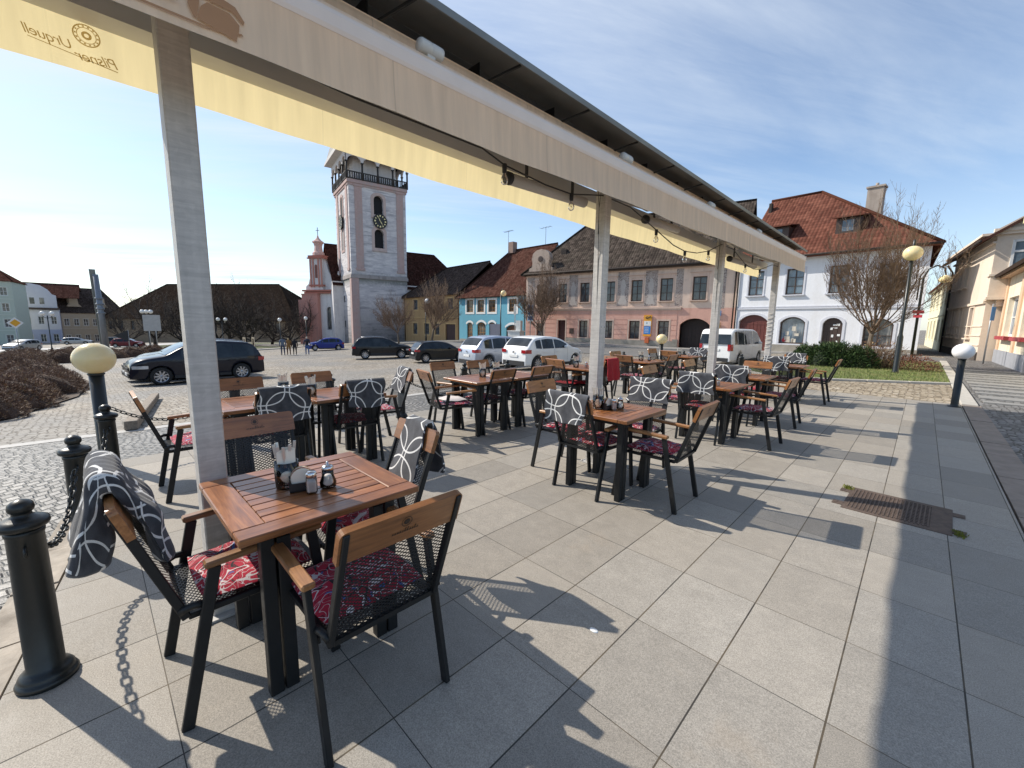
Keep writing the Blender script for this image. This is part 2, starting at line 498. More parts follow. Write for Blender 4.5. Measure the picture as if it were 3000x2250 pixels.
def ground():
    beige = m_setts('beige_setts', [(0, (.22, .18, .135)), (.35, (.31, .26, .20)), (.7, (.38, .335, .27)), (1, (.45, .41, .345))], 9.,
                    (.085, .07, .05), .75, (.235, .23, .22))
    mb = MB()
    def axis(a, b_, near, far):
        out = []; t = a
        while t < b_:
            out.append(t); t += near if abs(t) < 70 else far
        out.append(b_); return out
    xs = axis(-900, 700, 2.0, 40.); ys = axis(-500, 1400, 2.0, 40.)
    vs = []; fs = []
    for X in xs:
        for Y in ys: vs.append((X, Y, zt(X, Y) - .03))
    k = len(ys)
    for i in range(len(xs) - 1):
        for j in range(k - 1): fs.append((i * k + j, (i + 1) * k + j, (i + 1) * k + j + 1, i * k + j + 1))
    mb.mesh(vs, fs, 0, True)
    struct('ground', mb, beige)
    # terrace slab
    mb = MB()
    top = [(-6.05, .155, 0), (.715, -.855, 0), (.715, 12.6, 0), (-6.05, 12.6, 0)]
    top2 = [(.715, -.855, 0), (-.5, -.68, 0), (-.5, -3.0, 0), (.715, -3.0, 0)]
    mb.prism(top, (0, 0, -.12))
    struct('terrace', mb, m_tiles())
    # fan setts beside the terrace
    fan = m_fan()
    zs = lambda X, Y: zt(X, Y)
    terrain_sheet('sett_apron', -8.45, -6.06, -12, 13, 1.2, 1., fan, -.012)
    mb = MB()
    # in front of the near edge of the terrace
    pts = [(-6.06, .15), (-2.0, -.455), (-2.0, -6.), (-6.06, -6.)]
    mb.face([(x, y, -.03) for x, y in pts][::-1])
    struct('sett_apron_front', mb, fan)
    # rough granite kerb blocks along the front edge
    kb = simple('granite_kerb', (.36, .31, .25), .8, 0, .3, 6., .9, 30., dirt=((.13, .10, .07), .6))
    mb = MB(); rr = random.Random(3)
    x = -5.9
    while x < -1.4:
        L = rr.uniform(.35, .62); xa, xb = x + .006, x + L - .006
        e = lambda q: -.378 - .149 * (q + 2.456)
        zt_ = -.012 + rr.uniform(-.004, .004)
        poly = [(xa, e(xa) - .02, zt_), (xa, e(xa) - .19 - rr.uniform(0, .02), zt_), (xb, e(xb) - .19 - rr.uniform(0, .02), zt_), (xb, e(xb) - .02, zt_)]
        mb.prism(poly, (0, 0, -.1)); x += L
    struct('kerb_front', mb, kb)
    # pale drain strip across the square
    pale = simple('pale_stone_strip', (.40, .385, .36), .7, 0, .15, 9., .3, 60.)
    terrain_sheet('stone_strip', -8.75, -8.46, -9, 30, .3, 1., pale, -.008)
    # right of the terrace: slab kerb, street of grey setts
    pk = simple('pink_granite_slabs', (.27, .215, .175), .75, 0, .22, 5., .4, 50., dirt=((.15, .13, .11), .5))
    mb = MB(); y = -1.2
    while y < 12.6:
        L = rr.uniform(.55, 1.15)
        zt_ = -.006 + rr.uniform(-.003, .003)
        mb.prism([(.735, y + .006, zt_), (1.0, y + .006 + rr.uniform(-.02, .02), zt_), (1.0, y + L - .01, zt_), (.735, y + L - .006, zt_)], (0, 0, -.1)); y += L
    struct('kerb_right', mb, pk)
    grey = m_setts('grey_setts', [(0, (.13, .125, .12)), (.5, (.20, .195, .19)), (1, (.28, .27, .26))], 10., (.04, .037, .033), .7)
    terrain_sheet('street', 1.005, 9.5, -6, 90, 4., 4., grey, -.012)
    pv = simple('pavement_and_sun_stripes', (.26, .252, .238), .8, 0, .14, 3., .3, 40.)
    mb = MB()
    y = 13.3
    for k in range(12):                       # striped shadows on the street, painted as pale sunlit bands between them
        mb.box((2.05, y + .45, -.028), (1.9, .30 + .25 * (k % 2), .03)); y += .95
    struct('painted_sun_stripes', mb, pv)
    ks = simple('pale_kerb', (.46, .43, .38), .8, 0, .12, 4., .3, 50.)
    mb = MB(); y = 12.62
    while y < 29:
        mb.box((.84, y + .5, -.03), (.25, .988, .11), None, 0, .012); y += 1.0
    struct('kerb_lawn', mb, ks)
    # warm setts between terrace and lawn
    warm = m_setts('warm_setts', [(0, (.24, .19, .125)), (.4, (.37, .30, .215)), (.8, (.46, .385, .28)), (1, (.53, .46, .36))], 8., (.12, .09, .055), .75)
    mb = MB()
    mb.face([(-7.5, 12.62, -.024), (.70, 12.62, -.024), (.70, 17.6, -.024), (-7.5, 17.6, -.024)])
    struct('sett_strip', mb, warm)
    # lawn island
    lawn_m, g, b = newmat('lawn_soil')
    co = g.coord('Object')
    n = g.noise(co, 6., 6., .65); n2 = g.noise(co, .9, 4.)
    g.put(b.inputs['Base Color'], g.mix(n.step(.35, .65), (.09, .11, .03), g.mix(n2.step(.4, .6), (.14, .17, .045), (.20, .18, .07))))
    b.inputs['Roughness'].default_value = .9
    mb = MB()
    L = [(-4.4, 16.3), (-3.2, 15.0), (-2.0, 15.55), (.70, 17.3), (.70, 28.4), (-4.0, 27.)]
    mb.prism([(x, y, .03) for x, y in L], (0, 0, -.6))
    struct('lawn', mb, lawn_m)
    mb = MB()
    for i in range(len(L) - 3):
        a, b2 = Vector((*L[i], 0)), Vector((*L[i + 1], 0)); d = (b2 - a); k = max(1, int(d.length / .9))
        for q in range(k):
            p0 = a + d * (q / k); p1 = a + d * ((q + .985) / k)
            nrm = Vector((d.y, -d.x, 0)).normalized() * .07
            mb.bar(p0 + nrm + Vector((0, 0, -.02)), p1 + nrm + Vector((0, 0, -.02)), .12, .12, 0, .01)
    struct('lawn_edging', mb, ks)
    # grass blades
    mb = MB(); rr = random.Random(11)
    def inside(x, y):
        c = False
        for i in range(len(L)):
            (x0, y0), (x1, y1) = L[i], L[i - 1]
            if (y0 > y) != (y1 > y) and x < (x1 - x0) * (y - y0) / (y1 - y0) + x0: c = not c
        return c
    cnt = 0
    while cnt < 15000:
        x = rr.uniform(-4.5, .7); y = 15. + 12 * rr.random() ** 1.6
        if not inside(x, y): continue
        h = rr.uniform(.03, .085); a = rr.uniform(0, 6.28); w = rr.uniform(.004, .008)
        dx, dy = math.cos(a), math.sin(a); l = rr.uniform(-.03, .03); l2 = rr.uniform(-.03, .03)
        mb.face([(x - dx * w, y - dy * w, .028), (x + dx * w, y + dy * w, .028), (x + l, y + l2, .03 + h)], 0)
        cnt += 1
    gm, g, b = newmat('grass_blades')
    i = g.island()
    g.put(b.inputs['Base Color'], g.ramp(i, [(0, (.09, .14, .025)), (.5, (.16, .21, .05)), (.85, (.25, .27, .08)), (1, (.36, .32, .14))]))
    b.inputs['Roughness'].default_value = .7
    struct('grass', mb, gm, 'stuff')
    # road and pavement in front of the row of houses
    asp = simple('road_asphalt', (.15, .147, .142), .85, 0, .15, 2., .5, 80.)
    def band(name, pts, w, mat, dz, hh=0.):
        mb = MB(); vs = []; fs = []
        for i, (X, Y) in enumerate(pts):
            a = Vector(pts[max(i - 1, 0)]); c = Vector(pts[min(i + 1, len(pts) - 1)]); d = (c - a).normalized(); nn = Vector((-d.y, d.x))
            for sg in (-.5, .5):
                q = Vector((X, Y)) + nn * w * sg; vs.append((q.x, q.y, zt(q.x, q.y) + dz))
        for i in range(len(pts) - 1): fs.append((2 * i, 2 * i + 2, 2 * i + 3, 2 * i + 1))
        mb.mesh(vs, fs, 0, True)
        if hh:
            for i in range(len(pts) - 1):
                for sd, fl in ((0, 0), (1, 1)):
                    a = Vector(vs[2 * i + sd]); c = Vector(vs[2 * i + 2 + sd])
                    q = [a, c, c - Vector((0, 0, hh)), a - Vector((0, 0, hh))]
                    mb.face(q if not fl else q[::-1])
        return struct(name, mb, mat)
    def lerp(pts, n=8):
        out = []
        for i in range(len(pts) - 1):
            for q in range(n): t = q / n; out.append((pts[i][0] * (1 - t) + pts[i + 1][0] * t, pts[i][1] * (1 - t) + pts[i + 1][1] * t))
        return out + [pts[-1]]
    band('road', lerp([(1, 31.2), (-12, 31.4), (-31, 29.0), (-50, 32.), (-66, 27.5)]), 5.2, asp, .0)
    band('pavement', lerp([(-.3, 34.9), (-11.2, 35.6), (-30.5, 32.2), (-36, 36.2), (-49, 37.2), (-64, 37.)]), 2.0, pv, .10, .16)
    # far road to the left: pale concrete, sun glare put into its colour
    ro = simple('pale_road', (.42, .41, .39), .6, 0, .1, .6)
    band('far_road', lerp([(-70, -30), (-86, -8.5), (-102, 6.), (-150, 30)]), 7., ro, .02)
    band('far_kerb', lerp([(-57, 6), (-59.5, 14.5), (-66, 24)]), 1.2, ks, .10, .14)
ground()
# ------------------------------------------------------------------ furniture materials
def wood(name, cols, axis=0, rough=.32, coat=.35, obj=.0, sunbleach=0.):
    """oiled hardwood, grain along the object axis"""
    m, g, b = newmat(name)
    x, y, z = g.sep(g.coord('Object')); i = g.island(); o = g.info()
    k = [3., 42., 42.] if axis == 0 else ([42., 3., 42.] if axis == 1 else [42., 42., 3.])
    p = g.vec(x * k[0] + i * 31. + o * 17., y * k[1] + i * 13., z * k[2] + i * 7.)
    n = g.noise(p, 1., 6., .62, .8); f = g.noise(p, 4.5, 3., .6)
    blot = g.noise(g.vec(x, y, z + o * 9.), 5., 4., .6)
    c = g.ramp(n, [(.25, cols[0]), (.5, cols[1]), (.75, cols[2])])
    c = g.bright(c, i.lin(0, 1, .78, 1.18) * f.lin(.3, .7, .88, 1.1) * blot.lin(.3, .7, .8, 1.15) * o.lin(0, 1, 1 - obj, 1 + obj))
    g.put(b.inputs['Base Color'], c); g.put(b.inputs['Roughness'], (n * .2 + blot * .2 + (rough - .2)))
    b.inputs['Coat Weight'].default_value = coat; b.inputs['Coat Roughness'].default_value = .22
    g.put(b.inputs['Normal'], g.bump(n * .5 + f * .5, .18, .002))
    return m

def m_expanded(name, pitch=.0160):
    """black expanded-metal sheet: diamond openings are real holes to the light"""
    m, g, b = newmat(name)
    n = g.t.nodes.new('ShaderNodeUVMap'); uv = S(g, n.outputs[0])
    u, v, _ = g.sep(uv)
    a = u / (pitch * 1.55); c = v / pitch
    s1 = (a + c).fract(); s2 = (a - c).fract()
    d = s1.min(1. - s1).min(s2.min(1. - s2))
    strand = d.lt(.175)
    b.inputs['Base Color'].default_value = (.018, .019, .021, 1); b.inputs['Roughness'].default_value = .42
    b.inputs['Metallic'].default_value = .2
    tr = g.t.nodes.new('ShaderNodeBsdfTransparent'); mx = g.t.nodes.new('ShaderNodeMixShader')
    g.put(mx.inputs[0], strand)
    g.t.links.new(tr.outputs[0], mx.inputs[1]); g.t.links.new(b.outputs[0], mx.inputs[2])
    out = next(q for q in g.t.nodes if q.type == 'OUTPUT_MATERIAL')
    g.t.links.new(mx.outputs[0], out.inputs[0])
    return m

def m_floral(name, red=(.46, .016, .045)):
    """red cotton print: white sprays, dark squiggles, a little blue"""
    m, g, b = newmat(name)
    n = g.t.nodes.new('ShaderNodeUVMap'); u, v, _ = g.sep(S(g, n.outputs[0]))
    o = g.info()
    p = g.vec(u + o * 3.7, v + o * 5.1, o)
    w1 = g.noise(p, 7., 1., .5, 1.6); w2 = g.noise(g.vec(u + 4. + o * 2., v, 3.), 9., 1., .5, 2.2)
    w3 = g.noise(g.vec(u, v + 2. + o * 6., 8.), 6., 1., .5, 1.2)
    leaf = ((w1 - .5).abs().lt(.013)).max(w3.gt(.69))
    petal = g.voro(g.vec(u + o, v + w2 * .05, 1.), 9.5, 'F1', 'Distance', 1.)
    flower = petal.lt(.15).max((w2 - .47).abs().lt(.009))
    dark = (w3 - .47).abs().lt(.016).max((w2 - .6).abs().lt(.010))
    blue = w2.gt(.66)
    c = g.mix(g.noise(p, 4., 3.).step(.4, .65), red, tuple(q * .62 for q in red))
    c = g.mix(blue, c, (.05, .11, .30)); c = g.mix(dark, c, (.02, .012, .016))
    c = g.mix(leaf.max(flower * .92), c, (.62, .56, .55))
    f = g.noise(g.vec(u * 300., v * 300., 0.), 1., 2.)
    g.put(b.inputs['Base Color'], g.bright(c, f.lin(.3, .7, .88, 1.1)))
    b.inputs['Roughness'].default_value = .85; b.inputs['Specular IOR Level'].default_value = .25
    b.inputs['Sheen Weight'].default_value = .1
    g.put(b.inputs['Normal'], g.bump(g.noise(p, 26., 3.), .25, .004))
    return m

def m_blanket(name, cell=.335):
    """charcoal fleece with white outlines: two overlapping lattices of rounded squares"""
    m, g, b = newmat(name)
    n = g.t.nodes.new('ShaderNodeUVMap'); u, v, _ = g.sep(S(g, n.outputs[0]))
    o = g.info()
    u = u + o * .41; v = v + o * .23
    wob = g.noise(g.vec(u, v), 5., 2.)
    u = u + (wob - .5) * .012
    a = R(7); u2 = (u * math.cos(a) + v * math.sin(a)) / cell; v2 = (v * math.cos(a) - u * math.sin(a)) / cell
    line = None
    def sup(p, q): return (p.pow(2.35) + q.pow(2.35)).pow(1 / 2.35)
    for ou in (0., .5):
        px = ((u2 + ou).fract() - .5).abs(); py = ((v2 + ou).fract() - .5).abs()
        d = (sup(px, py) - .44).abs().lt(.0150)
        line = d if line is None else line.max(d)
    f = g.noise(g.vec(u * 260., v * 260.), 1., 3., .7); bl = g.noise(g.vec(u, v, 2.), 14., 4.)
    c = g.mix(line, g.mix(bl.step(.3, .7), (.046, .047, .054), (.080, .082, .092)), (.72, .71, .69))
    g.put(b.inputs['Base Color'], g.bright(c, f.lin(.3, .7, .82, 1.15)))
    b.inputs['Roughness'].default_value = .95; b.inputs['Specular IOR Level'].default_value = .15
    b.inputs['Sheen Weight'].default_value = .25
    g.put(b.inputs['Normal'], g.bump(f * .6 + bl, .35, .004))
    return m

M_ST = simple('black_steel', (.011, .012, .013), .46, .0, .2, 12., .1, 90., spec=.35)
M_TEAK_X = wood('teak_x', [(.15, .052, .015), (.29, .105, .031), (.42, .175, .058)], 0, .36, .4)
M_TEAK_Y = wood('teak_y', [(.15, .052, .015), (.29, .105, .031), (.42, .175, .058)], 1, .36, .4)
M_RAIL = wood('rail_teak', [(.16, .06, .018), (.29, .115, .035), (.40, .175, .06)], 1, .36, .4, .22)
M_ARM = wood('arm_teak', [(.20, .085, .03), (.34, .155, .055), (.46, .24, .10)], 0, .42, .3, .25)
M_MESH = m_expanded('expanded_metal')
M_FLO = m_floral('floral_cotton'); M_REDC = simple('plain_red_cotton', (.36, .012, .022), .85, 0, .15, 9., .2, 60.)
M_FLO2 = m_floral('floral_cotton_sunlit', (.40, .03, .07))  # sunlit copy of the red cotton, the sun's pink put into the colour
M_BLK = m_blanket('loop_blanket')
M_BURN = simple('burnt_mark', (.035, .018, .01), .5, 0, .2)

# ------------------------------------------------------------------ table
def make_table():
    t = thing('cafe_table', 'table', 'table')
    mb = MB(); h = .372; z = .735; rr = random.Random(5)
    for s in (-1, 1):
        mb.box((s * (h - .045), 0, z), (.09, 2 * h, .03), None, 1, .004)               # long rails, full length
        mb.box((0, s * (h - .055), z), (2 * h - .184, .11, .0295), None, 0, .004)     # breadboard ends
    n = 8; x0 = -(h - .094); w = 2 * (h - .094) / n
    for i in range(n):
        mb.box((x0 + w * (i + .5), 0, z - rr.uniform(0, .0012)), (w - .006, 2 * h - .226, .026), None, 1, .0025)
    mb.build('tabletop', [M_TEAK_X, M_TEAK_Y], t)
    mb = MB()
    for s in (-1, 1):
        mb.box((s * .27, 0, .700), (.04, .62, .036)); mb.box((0, s * .29, .6995), (.50, .035, .033))
    mb.build('apron', M_ST, t)
    for sx in (-1, 1):
        for sy in (-1, 1):
            mb = MB()
            mb.box((sx * .262, sy * .262, .341), (.05, .05, .682), None, 0, .003)
            mb.box((sx * .262 - sx * .0, sy * .203, .338), (.05, .05, .676), None, 0, .003)
            mb.build('leg', M_ST, t)
    return t

# ------------------------------------------------------------------ chair (origin between the rear feet, facing +x)
BACK0 = Vector((.035, 0, .425)); BACK1 = Vector((-.135, 0, .905))
def backpt(t, y, off=0.):
    d = (BACK1 - BACK0); nrm = Vector((d.z, 0, -d.x)).normalized()
    p = BACK0 + d * t + nrm * off; p.y = y
    return p
def make_chair():
    t = thing('armchair', 'chair', 'chair')
    for s in (-1, 1):
        y = s * .248
        mb = MB(); mb.bar((0, y, 0), (.128, y, .612), .022, .040, 0, .003, (1, 0, 0)); mb.build('leg', M_ST, t)
        mb = MB(); mb.bar((.555, y, 0), (.475, y, .628), .022, .040, 0, .003, (1, 0, 0)); mb.build('leg', M_ST, t)
        mb = MB(); mb.bar((.095, y, .626), (.515, y, .642), .046, .026, 0, .006); mb.build('armrest', M_ARM, t)
        mb = MB()
        pts = [(.09, s * .236, .47), (.055, s * .232, .475), (.03, s * .225, .468), (.016, s * .219, .455)]
        mb.tube(pts, .014, 6); mb.build('bracket', M_ST, t)
    mb = MB()
    for s in (-1, 1):
        mb.bar((.04, s * .205, .425), (.52, s * .205, .425), .024, .024, 0, .003)
        mb.bar((.095, s * .226, .425), (.095, s * .2385, .425), .03, .024); mb.bar((.50, s * .2175, .425), (.50, s * .2385, .425), .03, .024)
    mb.bar((.52, -.193, .4255), (.52, .193, .4255), .022, .022); mb.bar((.28, -.193, .418), (.28, .193, .418), .018, .014)
    mb.build('seat_frame', M_ST, t)
    mb = MB()
    mb.grid(lambda a, b: (.03 + .49 * a, -.205 + .41 * b, .437 - .008 * math.sin(PI * a) * math.sin(PI * b)), 6, 6, 0, True, lambda a, b: (.41 * b, .49 * a))
    mb.build('seat', M_MESH, t)
    mb = MB()
    for s in (-1, 1): mb.bar(backpt(0, s * .212), backpt(.985, s * .212), .022, .030, 0, .003, (1, 0, 0))
    mb.bar(backpt(.0, -.2), backpt(.0, .2), .02, .02)
    mb.build('back_frame', M_ST, t)
    mb = MB()
    mb.grid(lambda a, b: backpt(.01 + .80 * a, -.203 + .406 * b, .006), 6, 6, 0, True, lambda a, b: (.406 * b, .40 * a))
    mb.build('back_mesh', M_MESH, t)
    mb = MB(); c = backpt(.875, 0, .005); d = (BACK1 - BACK0).normalized()
    Mr = Matrix((Vector((d.z, 0, -d.x)), Vector((0, 1, 0)), d)).transposed()
    # wooden rail with rounded upper corners
    W, H, Tk, cr = .232, .064, .013, .022
    poly = [(-W, -H), (W, -H)]
    for k in range(5):
        a = PI / 2 * k / 4; poly.append((W - cr + cr * math.cos(a), H - cr + cr * math.sin(a)))
    for k in range(5):
        a = PI / 2 + PI / 2 * k / 4; poly.append((-W + cr + cr * math.cos(a), H - cr + cr * math.sin(a)))
    P = [c + Mr @ Vector((-Tk, y, z)) for y, z in poly]
    mb.prism(P, Mr @ Vector((2 * Tk, 0, 0)))
    rail = mb.build('top_rail', M_RAIL, t)
    for sg in (-1, 1):                         # burnt-in seal and scrawl on each face
        mb = MB()
        off = sg * (Tk + .0012)
        def q(y, z): return c + Mr @ Vector((off, y * sg, z))
        for r0, r1 in ((.018, .0205), (.0, .012)):
            for k in range(16):
                a0, a1 = 2 * PI * k / 16, 2 * PI * (k + 1) / 16
                pts = [q(r0 * math.cos(a0), .022 + r0 * math.sin(a0)), q(r1 * math.cos(a0), .022 + r1 * math.sin(a0)),
                       q(r1 * math.cos(a1), .022 + r1 * math.sin(a1)), q(r0 * math.cos(a1), .022 + r0 * math.sin(a1))]
                mb.face(pts)
        x = -.052
        rr = random.Random(2)
        while x < .05:
            hh = rr.choice((.008, .010, .018)); mb.face([q(x, -.022), q(x + .004, -.022), q(x + .0075, -.022 + hh), q(x + .0035, -.022 + hh)])
            mb.face([q(x + .004, -.022), q(x + .009, -.020), q(x + .009, -.018), q(x + .004, -.0195)]); x += .0095
        mb.build('burnt_emblem', M_BURN, rail)
    return t

def make_cushion(mat, flat=False):
    mb = MB(); N = 12
    def sh(a, b, top):
        x = 2 * a - 1; y = 2 * b - 1
        f = max(0, (1 - abs(x) ** 3.2)) ** .5 * max(0, (1 - abs(y) ** 3.2)) ** .5
        px = .29 + .205 * x * (1 - .05 * y * y); py = .212 * y * (1 - .05 * x * x)
        w = .006 * math.sin(9 * x + 4 * y) * f
        tuft = .010 * math.exp(-((abs(x) - .42) ** 2 + (abs(y) - .42) ** 2) / .02)
        return (px, py, .452 + (.012 + .030 * f + w - tuft if top else -.008 * f) + (0 if top else .008))
    mb.grid(lambda a, b: sh(a, b, True), N, N, 0, True, lambda a, b: (.42 * a, .42 * b))
    mb.grid(lambda a, b: sh(1 - a, b, False), N, N, 0, True, lambda a, b: (.42 * a, .42 * b))
    o = mb.build('seat_cushion', mat)
    return o

def make_blanket(seed, y0, y1, front, back, mat=None, name='blanket', bulge=.0, th=.011, out=.0, soft=False):
    """folded blanket over a chair back, in chair space: hangs `front` m before and `back` m behind the rail"""
    rr = random.Random(seed); mb = MB(); NU, NV = (36, 26) if th > .015 else (22, 16)
    ph = [rr.uniform(0, 6.28) for _ in range(6)]
    d = (BACK1 - BACK0); L = d.length; up = d.normalized(); nrm = Vector((d.z, 0, -d.x)).normalized()
    tot = front + back + .06
    def path(s, y):
        top = BACK1 + up * .014
        if s < front:
            q = front - s; p = top - up * q + nrm * (.022 + .05 * q * q * bulge)
            p += nrm * .010 * math.sin(ph[0] + y * 17 + q * 6) * min(1, q * 6)
        elif s < front + .06:
            a = (s - front) / .06 * PI; p = top + nrm * .022 * math.cos(a) + up * .020 * math.sin(a)
        else:
            q = s - front - .06
            p = top - nrm * (.022 + .012 * math.sin(ph[1] + y * 15) * min(1, q * 5))
            g = Vector((0, 0, -1)); dirn = Vector((-.10, 0, -1)).normalized()
            p = p + dirn * q + Vector((1, 0, 0)) * .013 * math.sin(ph[3] + y * 31) * min(1, q * 4) - Vector((1, 0, 0)) * out * math.sin(min(PI, q * 7.5)) * (1 + .3 * math.sin(ph[5] + y * 20))
        return p
    def fn(a, b, off):
        y = y0 + (y1 - y0) * b
        s = tot * a
        edge = .012 * math.sin(ph[2] + 9 * a) + .008 * math.sin(ph[3] + 21 * a)
        yy = y + edge * (1 if b > .5 else -1) * abs(2 * b - 1)
        p = path(s, y); p2 = path(min(tot, s + .01), y); tt = (p2 - p) if s < tot - .005 else (p - path(s - .01, y))
        n = Vector((0, 1, 0)).cross(tt).normalized()
        droop = .018 * math.sin(ph[4] + y * 11) * abs(a - front / tot)
        p = p + n * off; p.y = yy; p.z += droop
        if soft:                                   # thick throw: slumped folds, lower corner trailing, rounded shoulder
            q = max(0., s - front - .06) / back; f = max(0., front - s) / front
            p.x += .022 * math.sin(9 * b + 2.2 * q + 1) * q + .012 * math.sin(23 * b + 5 * q) * q - .035 * q * q + .05 * q * (b - .3)
            p.z += .022 * math.sin(7 * b) * (1 - q) * (1 - f) - .06 * q * b
            p.y += .05 * q * (b - .5) + .02 * math.sin(7 * q + 2) + .03 * f * math.sin(4 * b)
            p.x += .016 * math.sin(12 * b + 3 * f) * f
        return p
    mb.grid(lambda a, b: fn(a, b, th), NU, NV, 0, True, lambda a, b: (tot * a, (y1 - y0) * b))
    mb.grid(lambda a, b: fn(a, 1 - b, 0), NU, NV, 0, True, lambda a, b: (tot * a, (y1 - y0) * (1 - b)))
    # close the rim
    for k in range(NU):
        for bb in (0., 1.):
            q = [fn(k / NU, bb, th), fn(k / NU, bb, 0), fn((k + 1) / NU, bb, 0), fn((k + 1) / NU, bb, th)]
            uv = [(tot * k / NU, .0), (tot * k / NU, .012), (tot * (k + 1) / NU, .012), (tot * (k + 1) / NU, 0)]
            mb.face(q if bb == 0. else q[::-1], 0, uv if bb == 0. else uv[::-1], True)
    for k in range(NV):
        for aa in (0., 1.):
            q = [fn(aa, k / NV, th), fn(aa, (k + 1) / NV, th), fn(aa, (k + 1) / NV, 0), fn(aa, k / NV, 0)]
            mb.face(q if aa == 0. else q[::-1], 0, [(0, .1 * k), (0, .1 * k), (.012, .1 * k), (.012, .1 * k)], True)
    return mb.build(name, mat or M_BLK)

def make_throw():
    """thick fleece throw slung over the chair back; the profile is its own cross-section (y forward, z) swept along the rail"""
    prof = [(.145, .61), (.130, .725), (.131, .785), (.118, .832), (.070, .892), (.050, .935), (.043, .965), (.028, .988), (.0, 1.004), (-.028, 1.004), (-.046, .983), (-.055, .938), (-.058, .892), (-.072, .826), (-.090, .768), (-.101, .724), (-.112, .684), (-.106, .667), (-.076, .659), (-.032, .669), (-.021, .698), (-.010, .739), (-.004, .78), (-.010, .834), (-.020, .88), (-.016, .922), (.010, .926), (.024, .90), (.050, .84), (.076, .79), (.094, .73), (.108, .655), (.122, .606)]
    n = len(prof); P = []
    for i in range(n):
        p0, p1, p2, p3 = [Vector(prof[(i + k) % n]) for k in (-1, 0, 1, 2)]
        for t in (0, .25, .5, .75):
            P.append(.5 * ((2 * p1) + (p2 - p0) * t + (2 * p0 - 5 * p1 + 4 * p2 - p3) * t * t + (3 * p1 - p0 - 3 * p2 + p3) * t ** 3))
    m = len(P); per = [0.]
    for i in range(m): per.append(per[-1] + (P[(i + 1) % m] - P[i]).length)
    NV = 26; y0, y1 = -.125, .245; mb = MB(); rows = []
    for j in range(NV + 1):
        t = j / NV; e = min(t, 1 - t); r = max(0., 1 - e / .05); row = []
        for i, p in enumerate(P):
            q = P[(i + 1) % m] - P[i - 1]; nn = Vector((q.y, -q.x)); nn = nn.normalized() if nn.length > 1e-9 else nn
            low = max(0., (.93 - p.y) / .3); back = 1 if p.x < .0 else 0
            w = .007 * math.sin(17 * t + 9 * p.y) * low + .004 * math.sin(41 * t + 20 * p.x) + .010 * low * math.sin(8 * t + 2 * back)
            x = p.x + nn.x * (w - .007 * r * r); z = p.y + nn.y * (w * .5 - .007 * r * r) + low * (.020 * math.sin(5.5 * t + 1 + 2 * back) - .03 * back * t)
            y = y0 + (y1 - y0) * t + low * (.022 * math.sin(9 * p.y + 1.3) + (.05 if back else .02) * (t - .5)) + .006 * math.sin(30 * p.y)
            row.append((x - .13, y, z))
        rows.append(row)
    for j in range(NV):
        for i in range(m):
            k = (i + 1) % m; v0, v1 = (y1 - y0) * j / NV, (y1 - y0) * (j + 1) / NV
            mb.face([rows[j][i], rows[j][k], rows[j + 1][k], rows[j + 1][i]], 0, [(per[i], v0), (per[i + 1], v0), (per[i + 1], v1), (per[i], v1)], True)
    uvc = [(p.x * 2.2, p.y) for p in P]
    mb.face(rows[0][::-1], 0, uvc[::-1], True); mb.face(rows[NV], 0, uvc, True)
    o = mb.build('blanket', M_BLK)
    bm = bmesh.new(); bm.from_mesh(o.data); bmesh.ops.remove_doubles(bm, verts=bm.verts, dist=1e-5); bmesh.ops.recalc_face_normals(bm, faces=bm.faces); bm.to_mesh(o.data); bm.free()
    return o

